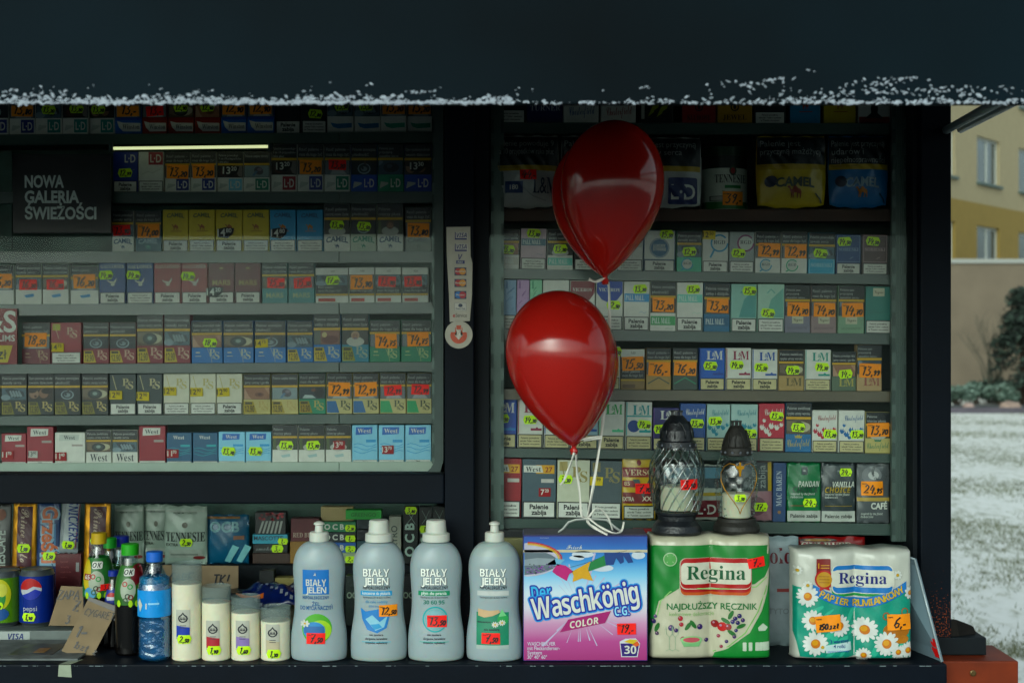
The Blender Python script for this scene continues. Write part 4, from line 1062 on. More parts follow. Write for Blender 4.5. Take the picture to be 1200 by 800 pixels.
row('fourth right shelf', 2.85, (580, 385.5, 1045, 391.5), 12, RG, [
 ('P', 574.6, 589.2, 328, 'slim', ('#9cc4ae', '#6f9a86'), 'slim pale green', 'TX', ''), ('P', 589.8, 604.4, 328, 'slim', ('#8aa6c0', '#6a86a4'), 'slim pale blue', 'TX', ''), ('P', 604.9, 619.8, 328, 'slim', ('#b59abc', '#8f749a'), 'slim lilac', 'TX', ''), ('P', 620.4, 634.8, 328, 'slim', ('#8fc4a4', '#5f9a7c'), 'slim green', 'TX', ''),
 ('P', 635.6, 666.7, 328, 'blank', (W_,), 'white', 'TX', ''), ('P', 667.4, 697, 329, 'vic', (W_, '#7a3a42'), 'white maroon shield', 'PZ', ''), ('P', 697.8, 729.8, 329, 'vic', (W_, '#284a94'), 'white blue shield', 'TX', 'g12,50@.65:.49'),
 ('P', 730.4, 761, 330, 'pm', PMB, 'white and blue', 'PZ', 'g13,20@.62:.15'), ('W', 761.4, 792, 330, 'pm', PMG, 'white and green', 'ring', 'o13,20@.5:.47'), ('P', 792.5, 823.6, 331, 'pm', PMT, 'white and teal', 'PZ', 'g13,20@.62:.14'),
 ('W', 824.6, 855.6, 332, 'pm', ('#3f6f8c', '#35607c'), 'slate blue', 'tooth', 'o13,20@.52:.46'), ('P', 856.2, 887, 333, 'chev', ('#8fb4aa', '#5f9490'), 'pale teal', 'PZ', 'g15,50@.7:.14'), ('P', 887.6, 919, 333, 'chev', ('#a0bcae', '#6fa094'), 'pale mint', 'TX', 'g15,50@.38:.6'),
 ('W', 919.4, 950, 335, 'vog', ('#7a7a86', '#4c4c58'), 'grey', 'heart', 'o14,70@.52:.5'), ('W', 950.4, 980.9, 335, 'vog', ('#8f7f80', '#5c4c50'), 'dusky pink', 'grey', 'o14,70@.52:.51'), ('W', 981.5, 1012.9, 335, 'vog', ('#7f9a84', '#4c6654'), 'sage green', 'heart', 'o14,70@.54:.51'),
 ('P', 1014, 1044.6, 336, 'vog', ('#3a7a72', '#2c5f58'), 'teal', 'TX', '')])
LMB = ('#2a62a8', WHT, '#1f4a8a'); LMR = (WHT, '#8a3a50', '#8a3a50'); LMW = (WHT, '#2a5a9a', '#2a5a9a'); LMT = (WHT, '#2f8a7c', '#2f8a7c')
row('fifth right shelf', 2.85, (700, 456.5, 1035, 458.5), 12, RG, [  # brown reflection low on this row is painted into pack and label colours
 ('P', 695, 726.6, 406, 'chev', (W_, '#b9a878'), 'white', 'TX', 'g15,50@.8:.12'), ('M', 727, 756.2, 409, 'blank', ('#8a7450', '#5f4a30'), 'white', 'grey', 'o15,50@.5:.36'), ('W', 757, 786.7, 408, 'chev', ('#a08a60', '#4c5a50'), 'tan chevron', 'grey', 'o16,-@.53:.5'), ('W', 788, 817.7, 408, 'chev', ('#3c4a44', '#3a8a68'), 'dark green chevron', 'grey', 'o16,20@.5:.49'),
 ('P', 819.5, 849.6, 408, 'lm', LMB, 'blue', 'PZ', 'g15,50@.42:.42'), ('P', 850.4, 880.6, 408, 'lm', LMR, 'white and plum', 'PZ', 'g14,30@.42:.4'), ('P', 881.4, 911.8, 409.5, 'lm', LMW, 'white and blue', 'PZ', 'g15,50@.35:.44'), ('W', 912.5, 942.6, 410, 'lm', ('#a08c64', '#5f5a40', GREY), 'tan', 'eye', 'g14,50@.55:.5'),
 ('P', 943.3, 974, 410, 'lm', LMT, 'white and teal', 'TX', 'g14,30@.65:.42'), ('W', 974.5, 1003.4, 412, 'lm', ('#5a6a5a', '#a09a60', GREY), 'grey green', 'skin', 'g14,-@.55:.57'), ('W', 1004, 1033.8, 404, 'lm', ('#a89474', '#8a5a50', GREY), 'tan', 'heart', 'o13,99@.52:.56')], warm=True)
CWT = ('#9fb6b2', '#2f7a84', '#3f8090')
row('sixth right shelf', 2.85, (575, 524.5, 1044, 531.5), 10, RG, [
 ('P', 573.7, 605, 468, 'lm', ('#24529a', WHT, '#2a7ab0'), 'blue', 'PZ', 'g15,50@.45:.4'), ('P', 606, 636, 468, 'lm', LMR, 'white and red', 'TX', 'g14,30@.5:.42'), ('P', 637, 668, 469, 'lm', LMW, 'white and blue', 'TX', ''), ('P', 669, 700.6, 469, 'lm', ('#9fb8c0', '#2a5a9a', '#2a5a9a'), 'pale blue', 'PZ', ''), ('P', 701.2, 731.6, 470, 'lm', (WHT, '#3f9a5c', '#5fb890'), 'white and green', 'PZ', ''),
 ('P', 732.6, 764, 471, 'lmd', (WHT, '#2a8a8c', '#3f9a9a'), 'white blue disc', 'TX', 'g14,30@.7:.47'), ('P', 764.6, 795.6, 478, 'lm', ('#2f2f66', WHT, '#5a3a7a'), 'dark violet', 'TX', 'g14,30@.3:.5'),
 ('P', 796.4, 826.8, 473, 'ches', ('#24528a', WHT, '#1d4478'), 'navy', 'TX', 'g13,20@.65:.42'), ('P', 828, 855.8, 474, 'ches', CWT, 'pale teal', 'TX', 'g13,20@.35:.36'), ('P', 856.5, 888.4, 474, 'ches', CWT, 'pale teal', 'TX', 'g13,20@.7:.62'),
 ('P', 889, 919.6, 473, 'ches', ('#a4404c', WHT, WHT), 'red crown emblem', 'TX', 'g13,20@.68:.26'), ('W', 920.3, 950.8, 472, 'ches', ('#2a6a90', '#a89a5a', BLU), 'blue', 'eye', 'g13,50@.48:.5'), ('P', 951.6, 981.8, 481, 'ches', (WHT, '#8f3a44', '#a4404c'), 'white and crimson', 'TX', 'g13,20@.7:.56'),
 ('P', 982.4, 1013.2, 481, 'ches', (WHT, '#2a6090', '#2a6a9a'), 'white and blue', 'TX', 'g13,20@.7:.56'), ('W', 1014, 1043.8, 483, 'ches', ('#b0a878', '#4a7a5c', GRN), 'cream', 'man', 'o13,70@.5:.43')], warm=True)
row('bottom right shelf', 2.85, (575, 606.5, 1042, 613), 13, RG, [
 ('P', 573.4, 610.4, 537, 'west22', ('#8a1f33',), 'wide crimson', 'TX', 'm7,20@.3:.57'), ('P', 611.3, 651.5, 538, 'west22', ('#4c5c64',), 'wide grey', 'PZ', 'm7,20@.66:.56'),
 ('P', 652.2, 690.6, 539, 'ps', ('#b9bbaa', '#8f8458', '#a09468'), 'wide cream', 'PZ', 'g7,30@.25:.33'), ('P', 691.2, 728.4, 540, 'ps', ('#4a565a', '#8a8258', '#7a7454'), 'wide dark grey', 'TX', 'y7,99@.18:.35')])
ordw = ['leftmost', 'second from left', 'third from left', 'fourth from left', 'fifth from left', 'sixth from left']
cnt = ['', '', 'two', 'three', 'four', 'five', 'six', 'seven']

for rw in ROWS:
    for p in rw['packs']: pack(rw, p)
def finish_labels():
    byrow = {}
    for q in PACKS: byrow.setdefault(q['row']['name'], []).append(q)
    for rn, qs in byrow.items():
        sh = rn.replace(' shelf', ' window shelf')
        def key(q, full): return q['base'] + ((' with ' + q['tp']) if q['tp'] else ' without a tag') + ((', ' + q['mark']) if full and q['mark'] else '')
        for full in (False, True):
            g = {}
            for q in qs: g.setdefault(key(q, full), []).append(q)
            for kk, l in g.items():
                l.sort(key=lambda q: q['x'])
                for i, q in enumerate(l):
                    if full is False and len(l) == 1: q['lab'] = kk + ' on the ' + sh
                    elif full and 'lab' not in q:
                        if len(l) == 1: q['lab'] = kk + ' on the ' + sh
                        else:
                            o_ = 'rightmost' if i == len(l) - 1 else 'middle' if (len(l) == 3 and i == 1) else ordw[i]
                            q['lab'] = (key(q, False)) + ', ' + o_ + ' of ' + cnt[len(l)] + ', ' + sh
                            if len(g) and q['mark'] and len([1 for z in qs if key(z, False) == key(q, False)]) != len(l):
                                q['lab'] = kk + ', ' + o_ + ' of ' + cnt[len(l)] + ', ' + sh
        for q in qs: q['o']['label'] = q['lab']
finish_labels()

# ---- shelf units
def shelf_unit(side, label):
    u = tag(empty('shelf_unit', (0, 0, 0)), label, 'shelf')
    rows = [r for r in ROWS if (r['D'] > 3) == (side == 'L')]
    D = rows[0]['D']; k = D / FPX
    xs = (-2.3, X(508, D)) if side == 'L' else (X(575, D), X(1070, D))
    for r in rows + ([dict(D=D, base=(580, 246, 1040, 246), lip=14, name='pouch', wood=True)] if side == 'R' else []):
        xa, ya, xb, yb = r['base']
        th = math.atan2(yb - ya, xb - xa)
        cx = (xa + xb) / 2; cy = (ya + yb) / 2
        lo, hi = xs[0] - X(cx, D), xs[1] - X(cx, D)
        depth = .12
        b = MB(); b.box(lo, hi, .0, depth, -.016, 0, M_WOOD if r.get('wood') else M_BOARD)
        s = b.build('shelf', u, (X(cx, D), Y(D) - .004, Z(cy, D)), (0, th, 0))
        mat = M_WOOD if r.get('wood') else (M_LIPW if r['name'].startswith('bottom left') else (M_LIPB if r.get('warm') and r['name'].startswith('fifth') else M_LIP))
        hgt = r['lip'] * k
        top = 3 * k if r['name'].startswith('bottom left') else .0005
        if side == 'L':
            segs = [(lo, X(398, D) - X(cx, D)), (X(398.6, D) - X(cx, D), hi)]
        else:
            segs = [(lo, hi)]
        for a, c in segs:
            b = MB()
            b.box(a, c, -.0075, -.0005, -hgt, top, mat, .001)
            b.box(a, c, -.0095, -.0078, -hgt * .99, -hgt * .86, mat); b.box(a, c, -.0095, -.0078, top - .0016, top, mat)
            b.build('price_rail', s)
    b = MB(); b.box(xs[0], xs[1], Y(D) + .125, Y(D) + .135, Z(660, D) if side == 'L' else Z(612, D) - .03, Z(85, D), M_BACK if side == 'L' else M_BOARD)
    b.build('back_panel', u)
    return u, xs, D
uL, xsL, DL = shelf_unit('L', 'long grey shelving full of packs behind the left window')
uR, xsR, DR = shelf_unit('R', 'narrower shelving full of packs behind the right window')
def upright(par, x0, x1, D, y0, y1):
    b = MB(); w = x1 - x0
    a, c = X(x0, D), X(x1, D); ww = c - a
    zb, zt = Z(y1, D), Z(y0, D)
    b.box(a, c, Y(D), Y(D) + .012, zb, zt, M_ALU)
    for q in (.36, .5, .64): b.box(a + ww * (q - .035), a + ww * (q + .035), Y(D) - .003, Y(D), zb, zt, M_ALU)
    n = int((zt - zb) / .052)
    for i in range(n):
        for q in (.12, .88):
            z = zb + .052 * (i + .25)
            b.box(a + ww * (q - .11), a + ww * (q + .11), Y(D) - .0015, Y(D) - .0001, z, z + .028, M_ALUD)
    b.build('upright', par)
upright(uL, 506, 519, 2.95, 110, 543)
upright(uR, 575, 590.5, 2.82, 90, 622)
upright(uR, 1045, 1063, 2.82, 90, 634)
b = MB(); b.tube([(X(1052, 2.9), Y(2.835), Z(600, 2.83)), (X(1077, 2.9), Y(2.86), Z(583, 2.86))], .006, M_ALUD, 8); b.build('bracket', uR)

# slim lit tube under the top left shelf
tb = MB()
M_LAMP = bpy.data.materials.new('lamp_tube'); M_LAMP.use_nodes = True
pp = M_LAMP.node_tree.nodes['Principled BSDF']; pp.inputs['Emission Color'].default_value = lin('#e6f0b0'); pp.inputs['Emission Strength'].default_value = .62
tb.tube([(X(133, 3.0), 0, 0), (X(316, 3.0), 0, .004)], .0034, M_LAMP, 10)
for q in (131, 317): tb.box(X(q, 3.0) - .004, X(q, 3.0) + .004, -.008, .008, -.007, .012, M_ALUD)
lo_ = tag(tb.build('fluorescent_tube', None, (0, Y(3.0), Z(174, 3.0))), 'lit slim fluorescent tube under the top shelf behind the left window', 'lamp')
# dark poster board at the left end
b = MB(); D = 3.0
b.box(X(15, D), X(130, D), Y(D), Y(D) + .01, Z(273, D), Z(181, D), ink('#0d0f14', rough=.35, grain=.3))
b.surf = lambda x, z: Y(D)
b.res = 9
for i, s in enumerate(('NOWA', 'GALERIA', 'ŚWIEŻOŚCI')):
    b.text(s, X(29, D), Z((219.5, 237.5, 256.5)[i], D), PX(13.5 if i < 2 else 13.5, D), '#c4cac6', 2, 'l', 'bb', maxw=PX((46, 64, 84)[i], D))
tag(b.build('poster', None), 'black poster board with three lines of white capital letters, left window', 'poster')
b = MB(); b.box(X(-60, 3.08), X(14, 3.08), Y(3.08), Y(3.08) + .006, Z(290, 3.08), Z(178, 3.08), M_BACK); tag(b.build('display_board', None), 'mottled green board at the far left of the left window', 'board')
b = MB(); D = 3.03
b.rrect(X(-40, D), X(20, D), 0, PX(65, D), .004, '#7d2530', 0)
b.box(X(-40, D), X(20, D), .0005, .006, 0, PX(65, D), '#5a1c26')
b.text('P&S', X(19, D), PX(38, D), PX(24, D), WHT, 2, 'r', 'b'); b.text('SLIMS', X(17.5, D), PX(27, D), PX(7, D), WHT, 2, 'r', 'b')
b.poly([(X(-30, D), PX(2, D)), (X(9, D), PX(2, D)), (X(15, D), PX(22, D)), (X(-30, D), PX(22, D))], '#b0a428', 2)
b.text('14 zł', X(8, D), PX(6, D), PX(11, D), BLK, 3, 'r', 'heavy')
tag(b.build('price_card', None, (0, Y(D), Z(427, D) + .0008)), 'tall crimson price card with yellow corner at the left end of the fifth shelf', 'price card')
# ================================================================== goods on the counter
def ticket(parent, spec, loc, k, rot=0.0, ry=0.0, scale=1.0, surf=None):
    b = MB(); tag_mesh(b, spec, k * scale, surf is not None)
    if surf:
        c, s = math.cos(ry), math.sin(ry)
        b.v = [(x * c - z * s + loc[0], surf(x * c - z * s + loc[0], x * s + z * c + loc[2]) + y - .0012, x * s + z * c + loc[2]) for x, y, z in b.v]
        return b.build('price_tag', parent)
    return b.build('price_tag', parent, loc, (0, -ry, rot))

# ---- four washing-up / laundry liquid bottles
M_BOT = ink('#9fabae', rough=.33, spec=.45, grain=.05, scale=14, Subsurface_Weight=.35, Subsurface_Scale=.02)
M_BOT2 = ink('#a2aeac', rough=.33, spec=.45, grain=.05, scale=14, Subsurface_Weight=.35, Subsurface_Scale=.02)
M_CAPW = ink('#c9ccc4', rough=.4, spec=.45, grain=.04, Subsurface_Weight=.2, Subsurface_Scale=.01)
def interp(prof, z):
    for i in range(len(prof) - 1):
        if prof[i][0] <= z <= prof[i + 1][0]:
            t = (z - prof[i][0]) / max(1e-9, prof[i + 1][0] - prof[i][0])
            return [prof[i][j] + t * (prof[i + 1][j] - prof[i][j]) for j in (1, 2)]
    return list(prof[0][1:]) if z < prof[0][0] else list(prof[-1][1:])
def smooth_prof(keys, n=48):
    """Catmull-Rom through (z, rx, ry)"""
    out = []
    K = [keys[0]] + keys + [keys[-1]]
    per = max(2, n // (len(keys) - 1))
    for i in range(1, len(K) - 2):
        p0, p1, p2, p3 = [Vector(q) for q in K[i - 1:i + 3]]
        for s in range(per):
            t = s / per
            out.append(tuple(.5 * ((2 * p1) + (p2 - p0) * t + (2 * p0 - 5 * p1 + 4 * p2 - p3) * t * t + (3 * p1 - p0 - 3 * p2 + p3) * t ** 3)))
    out.append(tuple(keys[-1])); return out
FD = 2.69            # depth of the bottle centres
BK = [(.000, .047, .030), (.004, .052, .034), (.020, .0535, .0355), (.05, .0525, .035), (.085, .0475, .0325), (.115, .0462, .032), (.145, .048, .033), (.172, .0495, .034), (.192, .047, .033), (.207, .0405, .030), (.218, .030, .025), (.2225, .019, .018)]
BP = smooth_prof(BK, 66)
def bsurf(x, z):
    rx, ry = interp(BP, z)
    return -ry * math.sqrt(max(0.02, 1 - (x / rx) ** 2)) - .0004
def bottle(px, capkind, label):
    b = MB()
    b.lathe(BP, [M_BOT2 if ('daisies' in label and q[0] > .196) or (capkind == 'wide' and q[0] < .006) else M_BOT for q in BP], 40)
    # moulded shoulder rib
    b.surf = bsurf
    b.pen([(-.030, .178), (-.012, .176), (.004, .181), (.022, .188), (.034, .190)], .0009, M_BOT2, 1)
    o = b.build('detergent_bottle', None, (X(px, FD), Y(FD), CT + .0004), merge=True)
    c = MB()
    if capkind == 'pump':
        c.lathe([(.2226, .0175, .0175), (.224, .0185, .0185), (.2385, .0182, .0182), (.2405, .0165, .0165)], M_CAPW, 28)
        c.lathe([(.2406, .0085, .0085), (.253, .0075, .0075), (.2545, .0105, .0105), (.2575, .0100, .0100), (.2605, .0045, .0045)], M_CAPW, 24)
    else:
        fl = lambda a, z: 1 + .012 * math.cos(a * 36)
        c.lathe([(.2226, .0245, .0245), (.2236, .0262, .0262), (.237, .0258, .0258), (.2395, .0205, .0205)], M_CAPW, 36)
        c.lathe([(.2396, .0196, .0196), (.2612, .0182, .0182), (.2632, .0165, .0165)], M_CAPW, 72, fn=fl)
    c.build('cap', o)
    return tag(o, label, 'bottle', 'white bottles of household liquid on the counter')
def print_on(o, name='printed_label'):
    b = MB(); b.surf = bsurf; b.res = .006
    return b
def stag(b, x, z, h): # leaping stag emblem
    b.poly([(x + a * h, z + c * h) for a, c in [(-.9, -.4), (-.3, .1), (.0, .9), (.15, 1.1), (.1, .6), (.35, .55), (.2, .3), (.3, -.1), (.6, -.5), (.2, -.25), (-.2, -.2)]], WHT, 4)
DKB = '#1c2b38'
def zz(py): return (778 - py) * 2.66 / FPX       # height above the counter of a photo row on the front goods
def xx(px, c): return (px - c) * 2.66 / FPX
# 1 blue square label
o = bottle(374, 'pump', 'translucent pump top bottle with solid blue square label, next to the short candles')
b = print_on(o); c = 374
b.rect(xx(357, c), xx(388, c), zz(699), zz(670), '#2378b4', 1)
stag(b, xx(372, c), zz(676), .0045)
fit(b, 'BIAŁY', xx(361, c), xx(385, c), zz(689), PX(7.5, 2.66), WHT, 3, 'heavy'); fit(b, 'JELEŃ', xx(361, c), xx(385, c), zz(697.5), PX(7, 2.66), WHT, 3, 'heavy')
fit(b, 'HIPOALERGICZNY', xx(357, c), xx(388, c), zz(704.5), PX(3.5, 2.66), '#2b5f8c', 2, 'heavy')
fit(b, 'ŻEL', xx(366, c), xx(380, c), zz(712), PX(4, 2.66), '#2b5f8c', 2, 'b'); fit(b, 'DO MYCIA NACZYŃ', xx(354, c), xx(392, c), zz(717), PX(4.5, 2.66), '#2b5f8c', 2, 'b')
b.ell(xx(374, c), zz(739), PX(17.5, 2.66), PX(17.5, 2.66), '#58a03c', 1, 30); b.ell(xx(378, c), zz(741), PX(13, 2.66), PX(12, 2.66), '#9cc04a', 2, 24)
b.ell(xx(371, c), zz(741), PX(13, 2.66), PX(10, 2.66), '#2f86b8', 3, 24); b.rect(xx(359, c), xx(383, c), zz(744), zz(736), '#25699e', 4)
for i in range(7): b.ell(xx(360, c) + .006 * math.cos(i * .9), zz(733) + .004 * math.sin(i * .9), .0034, .0022, WHT, 5, 8, rot=i * .9)
b.ell(xx(360, c), zz(733), .0022, .0018, '#c9a42a', 6, 8)
b.build('printed_label', o); ticket(o, 'r7,50', (xx(373, c), 0, zz(750)), PX(1.06, 2.66), surf=bsurf)
def common(b, c, band, bandtxt, bcol):
    fit(b, 'BIAŁY', xx(c - 17, c), xx(c + 14, c), zz(678), PX(8.6, 2.66), '#eceee8', 3, 'heavy'); fit(b, 'JELEŃ', xx(c - 17, c), xx(c + 14, c), zz(688), PX(8.4, 2.66), '#eceee8', 3, 'heavy')
    for dx, dz, s, z in ((.0009, -.0008, 'BIAŁY', 678), (.0009, -.0008, 'JELEŃ', 688), (-.0006, -.0004, 'BIAŁY', 678), (-.0006, -.0004, 'JELEŃ', 688)):
        b.text(s, xx(c - 1.5, c) + dx, zz(z) + dz, PX(8.5, 2.66), DKB, 2, 'c', 'heavy', maxw=PX(31, 2.66))
    fit(b, 'HIPOALERGICZNY', xx(c - 17, c), xx(c + 15, c), zz(693), PX(3.6, 2.66), DKB, 2, 'heavy')
    b.rect(xx(c - 20, c), xx(c + 17, c), zz(700.5), zz(695), bcol, 1)
    fit(b, bandtxt, xx(c - 18, c), xx(c + 15, c), zz(699.3), PX(3.6, 2.66), '#d5dcd8', 2, 'b')
    fit(b, 'hipoalergiczny płyn dla skóry wrażliwej', xx(c - 17, c), xx(c + 15, c), zz(703.5), PX(2, 2.66), DKB, 2, 'r')
def feet(b, c, col):
    for i, s in enumerate(('nie zawiera', 'alergenów, barwników', 'enzymów, wybielaczy')):
        fit(b, s, xx(c - 14, c), xx(c + 12, c), zz(747 + i * 4.6), PX(2.5, 2.66), DKB, 2, 'b')
    b.rect(xx(c - 18, c), xx(c + 16, c), zz(754.6), zz(753.9), col, 1)
# 2 blue hands
o = bottle(444, 'wide', 'translucent ribbed cap bottle with blue cupped hands picture and pale orange tag')
b = print_on(o); c = 444; common(b, c, 0, 'koncentrat do płukania', '#3f98c4')
fit(b, 'dla całej rodziny', xx(c - 14, c), xx(c + 12, c), zz(709), PX(3, 2.66), '#3f88b4', 2, 'r'); fit(b, 'skóra wrażliwa', xx(c - 10, c), xx(c + 8, c), zz(714), PX(3, 2.66), '#3f88b4', 2, 'r')
b.poly([(xx(424, c), zz(715)), (xx(430, c), zz(719)), (xx(446, c), zz(716)), (xx(458, c), zz(726)), (xx(455, c), zz(738)), (xx(444, c), zz(744)), (xx(432, c), zz(740)), (xx(426, c), zz(728))], '#2f80b8', 1)
b.poly([(xx(430, c), zz(728)), (xx(438, c), zz(723)), (xx(447, c), zz(731)), (xx(456, c), zz(724)), (xx(452, c), zz(737)), (xx(442, c), zz(741))], '#8fbccc', 2)
b.poly([(xx(436, c), zz(734)), (xx(446, c), zz(733)), (xx(450, c), zz(737)), (xx(441, c), zz(740))], '#4f98c0', 3)
feet(b, c, '#5fb0c4'); b.build('printed_label', o); ticket(o, 'o12,50', (xx(456.5, c), 0, zz(718)), PX(.82, 2.66), surf=bsurf)
# 3 green ring
o = bottle(511, 'wide', 'translucent ribbed cap bottle with teal ring print and red 13,50 tag')
b = print_on(o); c = 511; common(b, c, 0, 'płyn do prania', '#1f8a68')
for i, s in enumerate(('30', '60', '95')): fit(b, s, xx(c - 14 + i * 9, c), xx(c - 7 + i * 9, c), zz(710.5), PX(4.5, 2.66), '#1f7a68', 2, 'heavy')
b.ring(xx(511, c), zz(728), PX(13.2, 2.66), PX(15, 2.66), '#3fa0a4', 1, 40); b.ring(xx(511, c), zz(728), PX(11, 2.66), PX(12, 2.66), '#6fb8b8', 1, 40); b.ell(xx(511, c), zz(728), PX(10.5, 2.66), PX(10.5, 2.66), '#88b0b4', 1)
feet(b, c, '#4fb0a4'); b.build('printed_label', o); ticket(o, 'r13,50', (xx(513, c), 0, zz(730)), PX(1.13, 2.66), surf=bsurf)
# 4 hand with daisies
o = bottle(579.5, 'pump', 'translucent pump top bottle with daisies and hand on green panel, beside the detergent box')
b = print_on(o); c = 579.5; common(b, c, 0, '', '#c0c4c2')
b.rect(xx(c - 21, c), xx(c + 17, c), zz(762), zz(720), '#2c8266', 1); b.rect(xx(c - 21, c), xx(c + 17, c), zz(762.5), zz(758), '#a9b4b0', 2)
b.poly([(xx(c - 19, c), zz(716)), (xx(c - 6, c), zz(718)), (xx(c + 5, c), zz(717)), (xx(c + 7, c), zz(720)), (xx(c - 2, c), zz(724)), (xx(c - 12, c), zz(726)), (xx(c - 19, c), zz(724))], '#c2a98a', 3)
b.ell(xx(c + 10, c), zz(728), PX(6.5, 2.66), PX(6.5, 2.66), '#3f9a5c', 3); b.poly([(xx(c + 5, c), zz(725)), (xx(c + 9, c), zz(716)), (xx(c + 14, c), zz(724))], '#7fc08c', 4)
for dx, dz in ((1, 734), (9, 732)):
    for i in range(9): b.ell(xx(c + dx, c) + .0042 * math.cos(i * .7), zz(dz) + .0032 * math.sin(i * .7), .0028, .0013, WHT, 5, 8, rot=i * .7)
    b.ell(xx(c + dx, c), zz(dz), .0022, .0018, '#c9a42a', 6, 8)
fit(b, 'mleczko kosmetyczne', xx(c - 20, c), xx(c - 4, c), zz(732), PX(2.2, 2.66), DKB, 4, 'b')
fit(b, 'nie zawiera', xx(c - 12, c), xx(c + 6, c), zz(741), PX(3, 2.66), DKB, 4, 'b')
b.build('printed_label', o); ticket(o, 'r7,50', (xx(575.5, c), 0, zz(750)), PX(1.06, 2.66), surf=bsurf)

# ---- washing powder box
D = 2.665; o = MB(); W2 = PX(146, D) / 2; H = PX(147, D); ZB = CT + .0005
P = lambda px: (px - 686) * D / FPX
Q = lambda py: (776 - py) * D / FPX
o.box(-W2, W2, 0, .085, 0, H, '#3c3f78', .002)
box = o.build('detergent_box', None, (X(686, D), Y(D), ZB))
tag(box, 'blue and magenta washing powder carton with clothes line picture and handle', 'detergent box')
b = MB(); b.LAY = .0003; W3 = W2 - .0015
# printed gradient: bands of ink from sky blue through white to magenta
g = bpy.data.materials.new('carton_print'); g.use_nodes = True; t = g.node_tree; p = t.nodes['Principled BSDF']
tc = t.nodes.new('ShaderNodeTexCoord'); sp = t.nodes.new('ShaderNodeSeparateXYZ'); mr = t.nodes.new('ShaderNodeMapRange'); mr.inputs['From Max'].default_value = H
rp = t.nodes.new('ShaderNodeValToRGB'); t.links.new(tc.outputs['Object'], sp.inputs[0]); t.links.new(sp.outputs['Z'], mr.inputs['Value']); t.links.new(mr.outputs[0], rp.inputs['Fac']); t.links.new(rp.outputs[0], p.inputs['Base Color'])
els = [(0, '#96226a'), (.16, '#a83c82'), (.30, '#bc86ac'), (.42, '#c8c4d0'), (.55, '#bcd0dc'), (.68, '#74b8dc'), (.80, '#2a84c8'), (.94, '#1c56a8'), (1, '#1c4494')]
for i, (q, cc) in enumerate(els):
    e = rp.color_ramp.elements[i] if i < 2 else rp.color_ramp.elements.new(q)
    e.position = q; e.color = lin(cc)
p.inputs['Roughness'].default_value = .35
b.rect(-W3, W3, .002, H - .002, g, 1)
rnd = random.Random(5)
for i in range(26):   # white sunburst rays
    a = rnd.uniform(0, 6.283); r0, r1 = rnd.uniform(.02, .035), rnd.uniform(.06, .11); wq = rnd.uniform(.008, .02)
    c0 = (P(680), Q(715))
    pts = [(c0[0] + r0 * math.cos(a), c0[1] + r0 * math.sin(a)), (c0[0] + r1 * math.cos(a - wq), c0[1] + r1 * math.sin(a - wq)), (c0[0] + r1 * math.cos(a + wq), c0[1] + r1 * math.sin(a + wq))]
    if all(abs(x) < W3 and .003 < z < H - .03 for x, z in pts): b.poly(pts, '#b9b4cc', 2)
b.rect(P(613.5), P(758.5), Q(648.6), Q(645.5), '#c2bba4', 3)            # torn opening strip
# inset photograph of a lavender field with a rainbow edge
b.poly([(P(614.5), Q(676)), (P(614.5), Q(638))] + [(P(614.5 + 42 * math.sin(R(a))), Q(657 - 20 * math.cos(R(a)))) for a in range(8, 180, 14)], '#b9b7c4', 3)
b.poly([(P(614.5), Q(675)), (P(614.5), Q(648.7))] + [(P(614.5 + 39 * math.sin(R(a))), Q(660 - 14.5 * math.cos(R(a)))) for a in range(40, 180, 14)], '#66727a', 4)
b.poly([(P(614.5), Q(657)), (P(630), Q(655)), (P(650), Q(656)), (P(652), Q(663)), (P(614.5), Q(664))], '#8f9aa0', 5)
for i in range(60):
    x, y = rnd.uniform(616, 650), rnd.uniform(662, 674)
    if (x - 614) ** 2 / 38 ** 2 + (y - 660) ** 2 / 14.5 ** 2 < 1: b.ell(P(x), Q(y), .0016, .001, rnd.choice(['#7a4a9a', '#5a3a80', '#9a6ab0', '#3a4a3a']), 6, 6)
for i, cc in enumerate(('#b43030', '#c8862a', '#c8b440')):
    pts = [(P(614.5 + (44 - i * 1.8) * math.sin(R(a))), Q(657 - (20.5 - i * 1.3) * math.cos(R(a)))) for a in range(5, 90, 12)]
    b.pen(pts, .0018, cc, 7)
for cx, cy, rx, ry in ((683, 651, 13, 4), (706, 667, 13, 4), (748, 652, 8, 4.5), (676, 655, 9, 3)): b.ell(P(cx), Q(cy), PX(rx, D), PX(ry, D), '#c4ccd4', 3, 18)
b.pen([(P(640), Q(668)), (P(665), Q(667)), (P(690), Q(660)), (P(712), Q(651)), (P(735), Q(646.5))], .0007, '#3a4450', 4)
b.poly([(P(647), Q(671)), (P(653), Q(662)), (P(663), Q(664)), (P(672), Q(671)), (P(667), Q(674)), (P(664), Q(682)), (P(652), Q(675))], '#b02a78', 5)
b.poly([(P(670), Q(671)), (P(692), Q(659)), (P(689), Q(668)), (P(695), Q(682)), (P(682), Q(679)), (P(671), Q(683)), (P(672), Q(676))], '#c8a02c', 5)
b.poly([(P(692), Q(660)), (P(708), Q(652)), (P(710), Q(664)), (P(689), Q(671))], '#2a7a48', 5)
b.poly([(P(708), Q(649)), (P(730), Q(648.8)), (P(731), Q(660)), (P(727), Q(662)), (P(722), Q(655)), (P(719), Q(663)), (P(710), Q(664))], '#24487f', 5)
b.poly([(P(728), Q(649)), (P(737), Q(648.8)), (P(742), Q(660)), (P(736), Q(661))], '#24487f', 6)
b.poly([(P(640), Q(663)), (P(652), Q(655)), (P(662), Q(657)), (P(655), Q(664))], '#7fb0c8', 5)
